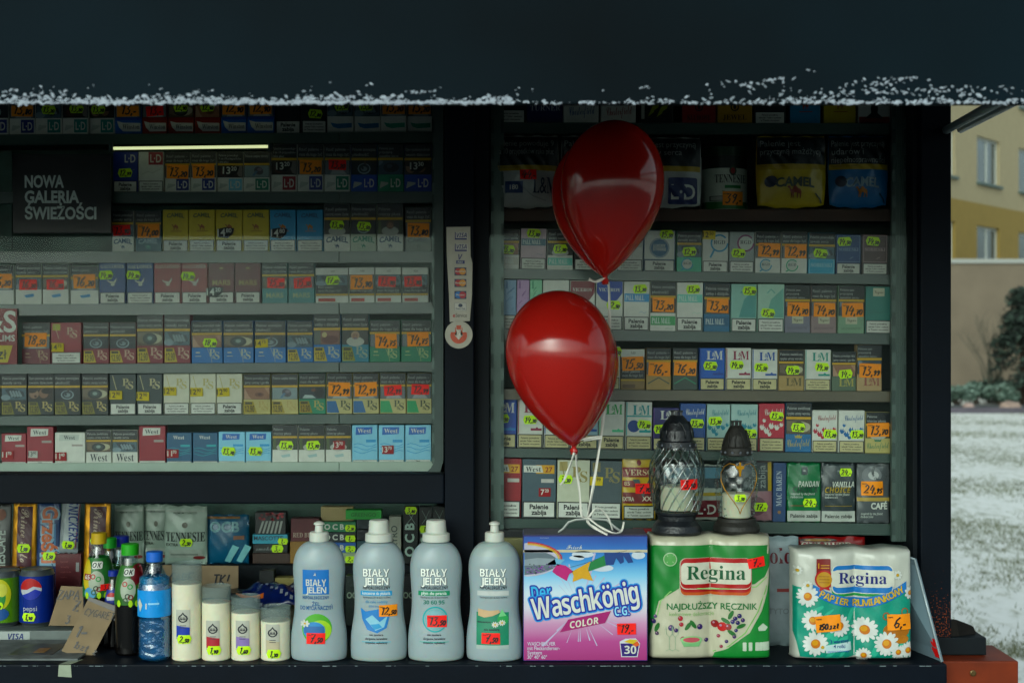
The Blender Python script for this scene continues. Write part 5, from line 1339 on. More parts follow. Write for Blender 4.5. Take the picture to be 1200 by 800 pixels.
fit(b, 'Frisch', P(664), P(682), Q(644.5), PX(5, D), WHT, 4, 'script'); fit(b, 'WASCHKRAFT', P(616), P(660), H - .0052, .0018, '#9aa0b8', 4, 'b')
# lettering, outlined in dark blue
rt = .17
def outlined(word, cx, cz, h_, edge, face, maxw, rot_, rad, edge2=None, L0=4.4):
    if edge2:
        for i in range(14): b.text(word, cx + rad * 1.7 * math.cos(i * .449), cz + rad * 1.7 * math.sin(i * .449), h_, edge2, L0 + i * .05, 'c', 'heavy', maxw=maxw, rot=rot_, res=2)
    for i in range(12): b.text(word, cx + rad * math.cos(i * .5236), cz + rad * math.sin(i * .5236), h_, edge, L0 + 1 + i * .05, 'c', 'heavy', maxw=maxw, rot=rot_, res=2)
    b.text(word, cx, cz, h_, face, L0 + 2.4, 'c', 'heavy', maxw=maxw, rot=rot_, res=3)
outlined('Der', P(635), Q(703), PX(15, D), '#1c3f98', '#5fb0d8', PX(23, D), .10, PX(1.7, D), None, 1.3)
outlined('C.G.', P(729), Q(722), PX(10, D), '#1c3f98', '#9fd0e4', PX(17, D), .08, PX(1.6, D), None, 7.5)
outlined('Waschkönig', P(687.5), Q(717), PX(24, D), '#1c3f98', '#d2d4ce', PX(126, D), rt, PX(2.0, D), '#4f94cc', 4.6)
b.poly([(P(656), Q(742)), (P(666), Q(727)), (P(716), Q(717)), (P(709), Q(731))], '#9c1f70', 6)
b.text('COLOR', P(685), Q(734.5), PX(7.5, D), '#d2d0c4', 8, 'c', 'heavyit', maxw=PX(34, D), rot=.17)
for i, s in enumerate(('WASCHPULVER', 'mit Fleckentferner-', 'System', '30° 40° 60°')):
    b.text(s, P(618), Q(757.5 + i * 5.2), PX(4.2, D), '#c4bccb', 4, 'l', 'b', maxw=PX((33, 38, 19, 23)[i], D))
b.poly([(P(726), Q(753)), (P(733), Q(749.5)), (P(745), Q(749)), (P(750), Q(755)), (P(747), Q(771)), (P(728), Q(771))], '#c8cad0', 4)
b.poly([(P(727), Q(755)), (P(749), Q(755)), (P(746), Q(770)), (P(729), Q(770))], '#3a2a70', 5)
b.poly([(P(731), Q(753)), (P(738), Q(750)), (P(747), Q(751)), (P(742), Q(756))], '#c8b040', 6); b.poly([(P(741), Q(756)), (P(747), Q(752)), (P(749.5), Q(757)), (P(744), Q(759))], '#c86a30', 6)
fit(b, '30', P(731), P(746), Q(767), PX(9, D), WHT, 7, 'heavy')
b.build('front_print', box)
ticket(box, 'r19,-', (P(734), -.0022, Q(738)), PX(1.08, D), ry=.02)
b = MB(); lidm = ink('#4a4a5c', rough=.5)
b.box(-W2 + .001, W2 - .001, .001, .084, H + .0002, H + .002, lidm, .0005); b.build('lid', box)
b = MB()
hp = [(P(655), .03, H + .002), (P(661), .03, H + .009), (P(667), .03, H + .021), (P(676), .03, H + .026), (P(695), .03, H + .0275), (P(712), .03, H + .0255), (P(720), .03, H + .014), (P(730), .03, H + .002)]
b.tube(hp, .0016, ink('#b9bdb8', rough=.3, spec=.5), 6, flat=2.2); b.build('handle', box)

# ---- paper packs: two soft rolls wide under printed film
def film(name, base): return bumpy(ink(base, rough=.24, spec=.5, grain=.06, scale=25), 55, .6, .003, 6, (1, 1, .5))
def rollpack(cx, x0, x1, y0, y1, Dq, mat, name, label, cat, depth=.10, top=None, seam=0):
    w, h = PX(x1 - x0, Dq), PX(y1 - y0, Dq)
    sx = (seam - (x0 + x1) / 2) * Dq / FPX if seam else 0
    def surf(x, z):
        x = max(-w / 2, min(w / 2, x)); z = max(0, min(h, z))
        if x < sx: u = (x + w / 2) / (sx + w / 2)
        else: u = (x - sx) / (w / 2 - sx)
        u = abs(u * 2 - 1)
        v = abs(z / h * 2 - 1)
        bul = .016 * (1 - u ** 3.2) * (1 - v ** 14 * .5)
        edge = -.030 * max(0, (abs(x) / (w / 2) - .93) / .07) ** 2 - .012 * max(0, (v - .94) / .06) ** 2
        return -bul - edge + .016 + .0012 * math.sin(x * 160 + z * 40) * math.sin(z * 90)
    b = MB(); nx, nz = 56, 44
    vs = []
    for j in range(nz + 1):
        for i in range(nx + 1):
            x, z = -w / 2 + w * i / nx, h * j / nz
            lump = .0015 * math.sin(x * 90 + 1) if j == nz else 0
            vs.append((x, surf(x, z), z + lump))
    fs = [(j * (nx + 1) + i, j * (nx + 1) + i + 1, (j + 1) * (nx + 1) + i + 1, (j + 1) * (nx + 1) + i) for j in range(nz) for i in range(nx)]
    b.add(vs, fs, mat, True)
    n = len(vs)
    # back and sides
    per = [j * (nx + 1) for j in range(nz + 1)]
    rim = [i for i in range(nx + 1)] + [j * (nx + 1) + nx for j in range(1, nz + 1)] + [nz * (nx + 1) + i for i in range(nx - 1, -1, -1)] + [j * (nx + 1) for j in range(nz - 1, 0, -1)]
    k = len(rim); bv = [vs[i] for i in rim]; back = [(x * .93, depth * .8, z) for x, y, z in bv]
    b.add(bv + back, [(i, k + i, k + (i + 1) % k, (i + 1) % k) for i in range(k)] + [tuple(k + i for i in range(k))[::-1]], mat, True)
    o = b.build(name, None, (X(cx, Dq), Y(Dq) - .004, CT + .0012), merge=True)
    tag(o, label, cat)
    pr = MB(); pr.LAY = .0004; pr.surf = lambda x, z: surf(x, z) - .0004; pr.res = .0045
    return o, pr, (lambda px: (px - cx) * Dq / FPX), (lambda py: (y1 - py) * Dq / FPX), surf, w, h
def blob(cx, cz, r, n, pts): pass
GREEN, CREAM = '#2c7c3c', '#bab8a6'
o, b, P, Q, sf, w, h = rollpack(833.5, 761, 906, 629, 773.5, 2.67, film('towel', CREAM), 'kitchen_towels', 'green and white twin pack of kitchen towels carrying the two grave lanterns', 'paper towels', seam=833)
D = 2.67
left = P(763); right = P(904)
# green field at the top with a curved lower edge, and a green corner bottom right
b.poly([(P(762), Q(639)), (P(762), Q(749)), (P(768), Q(720)), (P(772), Q(704)), (P(783), Q(690)), (P(800), Q(686)), (P(830), Q(685.5)), (P(866), Q(686)), (P(884), Q(684)), (P(896), Q(676)), (P(904.5), Q(660)), (P(904.5), Q(639))], '#2c7c3c', 1)
b.poly([(P(904.5), Q(664)), (P(904.5), Q(771)), (P(835), Q(772)), (P(838), Q(765)), (P(858), Q(757)), (P(878), Q(741)), (P(893), Q(715)), (P(900), Q(692))], '#2f8040', 1)
b.pen([(P(904), Q(663)), (P(898), Q(690)), (P(888), Q(716)), (P(873), Q(741)), (P(853), Q(757)), (P(836), Q(764))], .002, '#7fae6a', 2)
b.pen([(P(770), Q(722)), (P(774), Q(704)), (P(785), Q(693)), (P(802), Q(689)), (P(866), Q(689.5)), (P(886), Q(687)), (P(899), Q(676))], .002, '#8fb87a', 2)
# badge
def badge(b, x0, x1, z0, z1, bands, txtc, word):
    w_, h_ = x1 - x0, z1 - z0
    n = len(bands)
    for i, (cc, ins) in enumerate(bands):
        b.rrect(x0 + ins, x1 - ins, z0 + h_ * (.0 + .07 * i), z1 - h_ * .0 - ins * .5, h_ * .22, cc, 3 + i)
b.rrect(P(796), P(880.5), Q(698), Q(653.5), .012, '#b8b4a4', 3); b.rrect(P(797), P(879.5), Q(697), Q(655), .011, '#b5602a', 4); b.rrect(P(796.5), P(880), Q(693.5), Q(653.8), .012, '#a32a22', 5); b.rrect(P(796.5), P(880), Q(690), Q(654), .012, '#c4c2b2', 6)
b.rrect(P(797), P(880), Q(689), Q(654), .012, '#a32a22', 7); b.rrect(P(797.5), P(879.5), Q(684), Q(659), .009, '#c9c8ba', 8)
fit(b, 'Regina', P(801), P(876), Q(678.5), PX(16, D), '#1d5a3c', 10, 'serif')
b.ell(P(785), Q(655), PX(8, D), PX(8, D), '#5f9a5c', 3); b.ring(P(785), Q(655), PX(7, D), PX(8, D), '#a9bfa0', 4)
b.pen([(P(781), Q(659)), (P(789), Q(650))], .0009, '#a9bfa0', 4); b.pen([(P(781), Q(650)), (P(789), Q(659))], .0009, '#a9bfa0', 4)
fit(b, 'NAJDŁUŻSZY RĘCZNIK', P(781), P(887), Q(713.5), PX(7, D), '#2a7040', 3, 'b'); fit(b, 'kolorowe dekoracje', P(781), P(840), Q(721), PX(4.5, D), '#8fae7c', 3, 'r')
rnd = random.Random(11)
for cx, cy, r, cc in ((797, 724, 3, '#a33040'), (798, 731, 2.6, '#a33040'), (820, 734, 3.4, '#3a2a60'), (786, 735, 3.5, '#4a3a6a'), (792, 738, 2.5, '#3a2a60'), (838, 731, 4.5, '#8a2028'), (846, 734, 5.5, '#b0342c'), (853, 734, 4, '#8a2028'), (861, 724, 2.6, '#2a2a60'), (866, 721, 2.8, '#2a2a60'), (858, 728, 2.6, '#33336a'), (864, 729, 2.6, '#2a2a60'), (870, 726, 2.6, '#3a2a60'), (842, 745, 2.2, '#8a2040'), (851, 751, 2.2, '#3a2a60'), (860, 745, 2.4, '#4a2a60'), (845, 757, 2, '#8a2040'), (828, 750, 2.6, '#3a2a60'), (766, 728, 3, '#3a3060'), (770, 742, 2.4, '#4a3a50'), (768, 722, 2.2, '#5a4a70'), (800, 748, 3, '#8a4a50'), (862, 738, 2.2, '#33336a')):
    b.ell(P(cx), Q(cy), PX(r, D), PX(r, D), cc, 3, 10); b.ell(P(cx - r * .3), Q(cy - r * .3), PX(r * .3, D), PX(r * .3, D), '#a58a9a', 4, 6)
for cx, cy, a in ((806, 733, .9), (812, 731, 2.2), (856, 720, 1.1), (868, 733, .4), (850, 727, 2.6), (770, 735, 1.2), (857, 741, -.6)): b.ell(P(cx), Q(cy), PX(6, D), PX(2.4, D), '#2f6a34', 3, 10, rot=a)
b.ell(P(810), Q(749), PX(13, D), PX(4.5, D), '#8fb888', 4); b.poly([(P(797), Q(749)), (P(823), Q(749)), (P(819), Q(757)), (P(801), Q(757))], '#7fae80', 3); b.ell(P(810), Q(749), PX(10, D), PX(3, D), '#b4636a', 5)
for cx in (784, 791):
    b.pen([(P(cx - 4), Q(733)), (P(cx - 3.5), Q(742)), (P(cx), Q(746)), (P(cx + 3.5), Q(742)), (P(cx + 4), Q(733))], .0008, '#8fa890', 4); b.pen([(P(cx), Q(746)), (P(cx), Q(760)), (P(cx - 4), Q(762))], .0008, '#8fa890', 4); b.pen([(P(cx), Q(760)), (P(cx + 4), Q(762))], .0008, '#8fa890', 4)
for cx in (872, 879, 887, 891.5, 896, 900): b.rrect(P(cx - 2.2), P(cx + 2.2), Q(762), Q(752), .0012, '#b9c4b4', 3, 3)
b.poly([(P(888), Q(735)), (P(894), Q(730)), (P(900), Q(735)), (P(897), Q(739)), (P(889), Q(739))], '#b9c4b4', 3)
b.build('printed_film', o)
ticket(o, 'r7,-', (P(885.5), 0, Q(658.5)), PX(.98, D), ry=.16, surf=lambda x, z: sf(x, z) - .004)
# seam line between the rolls
TEALF, CRW = '#2f8f7c', '#bcbeb6'
o, b, P, Q, sf, w, h = rollpack(1001, 930.5, 1072.5, 643, 772, 2.67, film('toilet', CRW), 'toilet_paper', 'white and teal four roll pack of toilet paper printed with daisies', 'toilet paper', seam=1003)
b.poly([(P(931.5), Q(686)), (P(948), Q(687.5)), (P(970), Q(699)), (P(1000), Q(706)), (P(1030), Q(703)), (P(1055), Q(694)), (P(1071.5), Q(686)), (P(1071.5), Q(769)), (P(1010), Q(770)), (P(1003), Q(767)), (P(990), Q(770)), (P(938), Q(768)), (P(931.5), Q(740))], TEALF, 1)
rnd = random.Random(4)
for i in range(16):
    x, y, a = rnd.uniform(940, 1064), rnd.uniform(712, 764), rnd.uniform(.3, 1.2)
    b.ell(P(x), Q(y), PX(rnd.uniform(8, 16), D), PX(rnd.uniform(1.5, 4), D), '#4fa890', 2, 14, rot=a)
top, bot = [], []
for i in range(15):
    x = 952 + i * (1062 - 952) / 14; u = (x - 1006) / 55
    y = 706 - 17 * u * u + (.0 if u < 0 else -2 * u)
    top.append((P(x), Q(y - 7))); bot.append((P(x), Q(y + 5)))
b.poly(top + bot[::-1], '#2a78b0', 4)
s = 'PAPIER RUMIANKOWY'
n = len(s)
for i, ch in enumerate(s):
    if ch == ' ': continue
    x = 961 + i * (1057 - 961) / (n - 1); u = (x - 1006) / 55
    y = 706 - 17 * u * u - (2 * u if u > 0 else 0); sl = math.atan(34 * u / 55)
    b.text(ch, P(x) + .0006, Q(y + 3.4), PX(7.6, D), '#1a3a60', 5, 'c', 'heavy', rot=sl); b.text(ch, P(x), Q(y + 3), PX(7.6, D), '#c0a432', 6, 'c', 'heavy', rot=sl)
b.rrect(P(974), P(1046), Q(697), Q(660), .011, '#2f8a4a', 3); b.rrect(P(974), P(1046), Q(694), Q(660), .011, '#c9cac0', 4); b.rrect(P(975), P(1045), Q(693), Q(661), .011, '#2a78b0', 5); b.rrect(P(975), P(1045), Q(686.5), Q(666), .009, '#c9cac0', 6)
b.rect(P(973), P(1047), Q(685), Q(667), '#c9cac0', 7)
fit(b, 'Regina', P(979), P(1041), Q(682), PX(13, D), '#1c2f70', 9, 'serif')
b.rect(P(956), P(972.5), Q(672), Q(653), '#7a2a20', 5)
for y in (660, 664): b.text('1' if y == 660 else '', P(958), Q(664), PX(6, D), '#b9922c', 6, 'l', 'b')
b.rect(P(961), P(971), Q(661), Q(660), '#b9922c', 6); b.rect(P(961), P(971), Q(664), Q(663), '#b9922c', 6)
b.ell(P(965), Q(677), PX(11, D), PX(11, D), '#a3352a', 6); b.ell(P(965), Q(677), PX(9, D), PX(9, D), '#b08a34', 7)
for y in (673, 676.5, 680): b.rect(P(959), P(971), Q(y + .7), Q(y), '#8a6420', 8)
b.poly([(P(960), Q(686)), (P(970), Q(686)), (P(972), Q(690)), (P(965), Q(688)), (P(959), Q(691))], '#a3352a', 6)
def daisy(cx, cy, r, lay=5, core='#b97a24'):
    k = 15 if r > 8 else 9
    x0, z0 = P(cx), Q(cy); rr = PX(r, D)
    for i in range(k):
        a = 6.283 * i / k + rnd.uniform(-.08, .08); l = rr * rnd.uniform(.56, .62)
        x, z = x0 + l * math.cos(a), z0 + l * math.sin(a)
        if abs(x) < w / 2 - .004: b.ell(x, z, rr * .42, rr * (.17 if k == 15 else .26), '#cdd0cc', lay + i % 2, 8, rot=a)
    if abs(x0) < w / 2 - .003: b.ell(x0, z0, rr * .37, rr * .37, core, lay + 3, 14); b.ell(x0 - rr * .06, z0 + rr * .08, rr * .24, rr * .22, '#c8982c', lay + 4, 10)
for cx, cy, r in ((946, 697, 13), (1013, 736, 15.5), (955, 752, 15), (1038, 752, 15), (952, 725, 13), (983, 731, 13.5), (1067, 693, 8), (1052, 762, 9), (1064, 760, 10), (1012, 766, 9)): daisy(cx, cy, r)
for cx, cy in ((935, 667), (946, 684), (1051, 672), (963, 756)): daisy(cx, cy, 5.5, 5, '#a9a45c')
b.poly([(P(966), Q(754)), (P(997), Q(750)), (P(998), Q(760)), (P(967), Q(763))], '#bcd0d0', 7)
fit(b, '3 warstwy', P(972), P(995), Q(751), PX(4, D), '#1c4a80', 8, 'b', rot=.05); fit(b, '4 rolki', P(976), P(990), Q(757), PX(4, D), '#1c4a80', 8, 'b'); fit(b, 'papieru toaletowego', P(969), P(996), Q(762), PX(2.5, D), '#2a6ab0', 8, 'r')
b.ell(P(1050), Q(737), PX(16, D), PX(10, D), '#a5702c', 4, 16); b.ring(P(1060), Q(715), PX(3.5, D), PX(4.6, D), '#a5602c', 4, 16); b.ring(P(1038), Q(720), PX(3.5, D), PX(4.6, D), '#a5602c', 4, 16, 0, 300); b.ell(P(1056), Q(747), PX(9, D), PX(5, D), '#b07a2c', 4)
b.build('printed_film', o)
ticket(o, 'o150.szt', (P(969.5), 0, Q(728)), PX(1.16, D), ry=.10, surf=lambda x, z: sf(x, z) - .0045); ticket(o, 'o6,-', (P(1052.5), 0, Q(726.5)), PX(1.12, D), ry=.02, surf=lambda x, z: sf(x, z) - .0045)

# ---- grave lanterns standing on the paper towels
M_LG = glass_mat('lantern_glass', .06, (.88, .92, .91, 1), .07, (50, .25))
M_LG2 = glass_mat('lantern_rib', .13, (.62, .68, .67, 1), .12)
M_IRON = bumpy(ink('#1c2126', rough=.38, spec=.6, grain=.5, scale=90), 220, .6, .002)
M_IRONB = bumpy(ink('#2b2a26', rough=.55, spec=.4, grain=.5, scale=70), 200, .5, .002)
M_WAX = ink('#d8d5c2', rough=.5, spec=.3, grain=.05, Subsurface_Weight=.4, Subsurface_Scale=.01)
TOWZ = CT + .0012 + PX(144.5, 2.67)
def lantern(px, py0, py1, D, prof_body, lid, base, iron, heart, label):
    e = tag(empty('grave_lantern', (X(px, D), Y(D), TOWZ + .0005)), label, 'lantern', None)
    b = MB(); b.lathe(base, iron, 36); b.build('base', e)
    b = MB()
    if heart: b.lathe(prof_body, M_LG, 40, fn=lambda a, z: 1 + .02 * math.sin(a * 9) * math.sin(z * 300))
    else: b.lathe(prof_body, M_LG, 96, fn=lambda a, z: 1 + .05 * abs(math.sin(a * 7 + z * 60)) - .012)
    b.build('glass', e)
    if not heart:
        b = MB(); zs = [q[0] for q in prof_body]
        for i in range(18):
            a0 = i * 2 * math.pi / 18; pts = []
            for q in prof_body[::3]:
                t_ = (q[0] - zs[0]) / (zs[-1] - zs[0]); a = a0 + 1.5 * t_
                pts.append((q[1] * 1.03 * math.cos(a), q[1] * 1.03 * math.sin(a), q[0]))
            b.tube(pts, [.0017 * (.3 + math.sin(math.pi * (j + .5) / len(pts))) for j in range(len(pts))], M_LG2, 6)
        b.build('ribs', e)
    else:
        b = MB(); rr = random.Random(8)
        for i in range(150):
            a = rr.uniform(0, 6.28); z = rr.uniform(prof_body[0][0] + .004, prof_body[-1][0] - .006)
            if abs((a + math.pi / 2 + math.pi) % (2 * math.pi) - math.pi) < .75: continue
            r_ = interp(prof_body, z)[0]; bm_ = bmesh.new(); bmesh.ops.create_icosphere(bm_, subdivisions=1, radius=rr.uniform(.0012, .0026))
            b.bm(bm_, M_LG2, True, Matrix.Translation((r_ * math.cos(a), r_ * math.sin(a), z))); bm_.free()
        b.build('ribs', e)
    b = MB(); zb = prof_body[0][0]
    q_ = .031 if not heart else .0275; b.lathe([(zb + .001, q_ * .9, q_ * .9), (zb + .003, q_, q_), (zb + .047, q_, q_), (zb + .049, q_ * .8, q_ * .8), (zb + .047, .004, .004)], M_WAX, 28)
    b.tube([(0, 0, zb + .046), (.001, 0, zb + .054)], .0008, '#2a2622', 6)
    b.build('candle', e)
    b = MB(); b.lathe(lid, iron, 36); o_ = b.build('lid', e)
    # pierced ornaments round the crown
    zt = lid[-1][0]
    v = MB(); rT = lid[-1][1]
    for i in range(6):
        a = i * math.pi / 3 + .2
        v.box(rT * .8 * math.cos(a) - .0016, rT * .8 * math.cos(a) + .0016, rT * .8 * math.sin(a) - .0016, rT * .8 * math.sin(a) + .0016, zt, zt + .007, iron)
    v.lathe([(zt + .0071, rT, rT), (zt + .0095, rT, rT)], iron, 18); v.build('vent_crown', o_)
    v = MB(); zl = lid[0][0]; r0 = lid[1][1]
    for i in range(12):
        a = i * math.pi / 6 + .1
        bm_ = bmesh.new(); bmesh.ops.create_icosphere(bm_, subdivisions=1, radius=.0028)
        v.bm(bm_, ink('#6b7078', rough=.3, spec=.6), True, Matrix.Translation((r0 * math.cos(a), r0 * math.sin(a), zl + .007))); bm_.free()
    for i in range(-1, 3):
        a = -math.pi / 2 + i * 1.2 + .1
        zc = (lid[0][0] + lid[-1][0]) / 2 + .002
        rr_ = interp(lid, zc)[0] + .0012
        v.surf = None
        pts = [(rr_ * math.cos(a + q), rr_ * math.sin(a + q), zc + s) for q, s in [(-.32, -.014), (-.34, .0), (-.2, .013), (0, .018), (.2, .013), (.34, 0), (.32, -.014)]]
        pts = [(x * (interp(lid, z)[0] + .0012) / rr_, y * (interp(lid, z)[0] + .0012) / rr_, z) for x, y, z in pts]
        v.tube(pts, .0013, iron, 6)
    v.build('ornament', o_)
    return e
k = 2.72 / FPX
L1 = lambda py: (628 - py) * k
la = lantern(793, 487, 628, 2.72,
    smooth_prof([(L1(602), 25 * k, 25 * k), (L1(596), 26.5 * k, 26.5 * k), (L1(580), 29.5 * k, 29.5 * k), (L1(560), 31 * k, 31 * k), (L1(545), 29.5 * k, 29.5 * k), (L1(532), 24 * k, 24 * k), (L1(527), 22.5 * k, 22.5 * k)], 42),
    [(L1(529), 22 * k, 22 * k), (L1(528), 22.8 * k, 22.8 * k), (L1(521), 22.5 * k, 22.5 * k), (L1(519.5), 19.5 * k, 19.5 * k), (L1(508), 18.5 * k, 18.5 * k), (L1(499), 14.5 * k, 14.5 * k), (L1(492.5), 9 * k, 9 * k), (L1(490.5), 7.5 * k, 7.5 * k)],
    [(0, 28 * k, 28 * k), (L1(625), 29.5 * k, 29.5 * k), (L1(618), 27 * k, 27 * k), (L1(612), 22 * k, 22 * k), (L1(607), 22.5 * k, 22.5 * k), (L1(605), 25 * k, 25 * k), (L1(602.5), 25.5 * k, 25.5 * k)],
    M_IRON, False, 'larger grave lantern with twisted round glass and red 3,90 tag on the paper towels')
hs = [(L1(602), 26 * k), (L1(580), 29.5 * k), (L1(560), 31 * k), (L1(545), 29.5 * k), (L1(527), 22.5 * k)]
def lsurf(x, z):
    for i in range(len(hs) - 1):
        if hs[i][0] <= z <= hs[i + 1][0]:
            r = hs[i][1] + (z - hs[i][0]) / (hs[i + 1][0] - hs[i][0]) * (hs[i + 1][1] - hs[i][1]); break
    else: r = 25 * k
    return -math.sqrt(max(1e-6, (r * 1.035) ** 2 - x * x))
ticket(la, 'r3,90', (11 * k, 0, L1(568.5)), k * .98, ry=.02, surf=lsurf)
# moulded heart on the glass
b = MB()
def heart_pts(w_, top, bot, n=26):
    out = []
    for i in range(n + 1):
        t = 2 * math.pi * i / n
        hx = 16 * math.sin(t) ** 3; hz = 13 * math.cos(t) - 5 * math.cos(2 * t) - 2 * math.cos(3 * t) - math.cos(4 * t)
        out.append((hx / 16 * w_, bot + (hz + 17) / 29 * (top - bot)))
    return out
b.tube([(x + 1 * k, lsurf(x + k, z) + .0006, z) for x, z in heart_pts(19 * k, L1(538), L1(597))], .0011, M_LG, 6); b.build('moulded_heart', la)
k2 = 2.74 / FPX
L2 = lambda py: (628 - py) * k2
lb = lantern(863, 497, 628, 2.74,
    smooth_prof([(L2(612), 20 * k2, 20 * k2), (L2(600), 22 * k2, 22 * k2), (L2(580), 24.5 * k2, 24.5 * k2), (L2(560), 24.5 * k2, 24.5 * k2), (L2(547), 22 * k2, 22 * k2), (L2(538), 18 * k2, 18 * k2)], 40),
    [(L2(539), 17 * k2, 17 * k2), (L2(538), 18 * k2, 18 * k2), (L2(530), 17.5 * k2, 17.5 * k2), (L2(528), 16 * k2, 16 * k2), (L2(516), 13.5 * k2, 13.5 * k2), (L2(507), 9 * k2, 9 * k2), (L2(504), 6.5 * k2, 6.5 * k2)],
    [(0, 26.5 * k2, 26.5 * k2), (L2(625), 27.5 * k2, 27.5 * k2), (L2(620), 26.5 * k2, 26.5 * k2), (L2(615), 23 * k2, 23 * k2), (L2(612), 22 * k2, 22 * k2)],
    M_IRONB, True, 'smaller grave lantern with gold heart and cross and 3,50 tag on the paper towels')
def lsurf2(x, z):
    r = 26 * k2
    return -math.sqrt(max(1e-6, r * r - x * x)) - .001
M_GOLD = ink('#a9822f', rough=.35, metal=.7, grain=.2)
b = MB(); b.tube([(x, lsurf2(x, z), z) for x, z in heart_pts(21 * k2, L2(546), L2(605))], .0009, M_GOLD, 6); b.build('gold_heart', lb)
b = MB(); cx = 0
b.box(-.0018, .0018, lsurf2(0, 0) - .0012, lsurf2(0, 0), L2(561), L2(545), M_GOLD); b.box(-.0075, .0075, lsurf2(0, 0) - .001, lsurf2(0, 0) + .0004, L2(552.5), L2(549), M_GOLD); b.build('gold_cross', lb)
ticket(lb, 'g3,50', (0, 0, L2(586)), k2 * .85, ry=.02, surf=lambda x, z: lsurf2(x, z) - .0005)

# ---- leaning grey leaflet holder at the right end
b = MB()
M_GREY = ink('#75848c', rough=.25, spec=.5, grain=.08, scale=9)
A, B_, C_, E_ = (X(1029, 2.76), Y(2.76), Z(640, 2.76)), (X(1076, 2.68), Y(2.70), Z(655, 2.70)), (X(1105, 2.65), Y(2.655), CT + .001), (X(1068, 2.76), Y(2.765), CT + .001)
th = Vector((.003, .002, .001))
vs = [Vector(q) for q in (A, B_, C_, E_)]; vs = vs + [q + th for q in vs]
b.add(vs, [(3, 2, 1, 0), (4, 5, 6, 7), (0, 1, 5, 4), (1, 2, 6, 5), (2, 3, 7, 6), (3, 0, 4, 7)], M_GREY)
o = tag(b.build('display_board', None), 'leaning grey plastic board with red stickers beside the toilet paper pack', 'board')
b = MB()
def on(u, v):   # point on the board: u across from the near edge, v up from the bottom
    p0 = Vector(C_).lerp(Vector(B_), v); p1 = Vector(E_).lerp(Vector(A), v)
    return p0.lerp(p1, u) + Vector((-.0012, -.0008, .0004))
for v0, v1 in ((.03, .12), (.13, .215)):
    b.add([on(.02, v0), on(.16, v0), on(.22, v1), on(.03, v1)], [(0, 1, 2, 3), (3, 2, 1, 0)][:1], ink('#c4321e', rough=.5))
b.build('sticker', o)
b = MB(); b.tube([on(0, 0), on(0, 1)], .0018, ink('#a9b4b8', rough=.2, spec=.6), 6); b.tube([on(0, 1), on(1, 1)], .0018, ink('#a9b4b8', rough=.2, spec=.6), 6); b.build('rim', o)

# ---- salt-white candles in plastic tubs
M_TUB = glass_mat('frosted_plastic', .10, (.62, .66, .64, 1), .25)
M_TUBL = ink('#8a9896', rough=.25, spec=.5, grain=.06, Alpha=.26)
FLAG = {'b': '#2a4aa0', 'r': '#a84048', 'v': '#8f7fae', 'w': '#b9b09a'}
def tub(px, w, ytop, yfill, lab, price, label, ysym):
    Dq = 2.69; r = PX(w, Dq) / 2; s = lambda py: (776.5 - py) * 2.665 / FPX
    H_, F_ = s(ytop), s(yfill)
    e = MB()
    e.lathe([(0, r * .93, r * .93), (.002, r * .985, r * .985), (.006, r * .97, r * .97), (F_ - .002, r * .975, r * .975), (F_, r * .95, r * .95), (F_ + .001 , r * .4, r * .4)], M_WAX, 36)
    o = e.build('grave_candle', None, (X(px, Dq), Y(Dq), CT + .0005))
    tag(o, label, 'candle', 'white wax candles in clear tubs on the counter')
    c = MB()
    c.lathe([(F_ - .001, r, r), (H_ * .5 + F_ * .5, r * 1.005, r * 1.005), (H_ - .002, r * 1.0, r * 1.0), (H_, r * 1.03, r * 1.03), (H_ + .001, r * .98, r * .98), (H_ - .001, r * .95, r * .95), (F_, r * .96, r * .96)], M_TUBL, 36, caps=False)
    c.build('plastic_rim', o)
    sf_ = lambda x, z: -math.sqrt(max(1e-7, (r * 1.002) ** 2 - x * x)) - .0002
    b = MB(); b.surf = sf_; b.res = .006
    z0 = s(ysym + 15); hh = s(ysym - 17) - z0
    b.rect(-.0145, .0115, z0 - .004, z0 + hh, '#b6b6ac', 1)
    b.poly([(-.012 - .0015, z0), (.0115, z0), (.0115, z0 + hh * .35), (-.0135, z0 + hh * .42)], FLAG[lab], 2)
    cx, cz = -.001, z0 + hh * .68
    for rr, cc, ly in ((.0096, '#2a2f36', 3), (.0066, '#b6b6ac', 4)):
        b.poly([(cx + rr * q, cz + rr * u) for q, u in [(0, 1.25), (.35, .8), (.85, .45), (1, -.05), (.75, -.55), (.25, -.8), (-.25, -.8), (-.75, -.55), (-1, -.05), (-.85, .45), (-.35, .8)]], cc, ly)
    for q in (-.55, -.2, .2, .55): b.pen([(cx + .0075 * (q - .1), cz - .003), (cx + .0075 * q, cz + .0035), (cx + .0075 * (q + .12), cz - .002)], .0013, '#2a2f36', 6)
    for q in (.42, .34): b.rect(cx - .006, cx + .006, z0 + hh * q - .0006, z0 + hh * q + .0006, '#3a3f48', 4)
    b.build('label', o)
    ticket(o, 'g' + price, (.003 if px < 215 else .001, 0, s(ysym + 17.5)), PX(1.0, Dq), surf=sf_)
tub(219, 35, 664, 687, 'b', '2,50', 'tallest white candle tub with blue label, beside the water bottle', 733)
tub(253.5, 34, 691, 709, 'r', '1,90', 'white candle tub with red label, second from the water bottle', 746)
tub(288, 34, 703, 721, 'v', '1,60', 'white candle tub with lilac label, third from the water bottle', 746)
tub(323, 35, 715, 731, 'w', '1,30', 'shortest white candle tub with cream label, beside the pump bottle', 750)

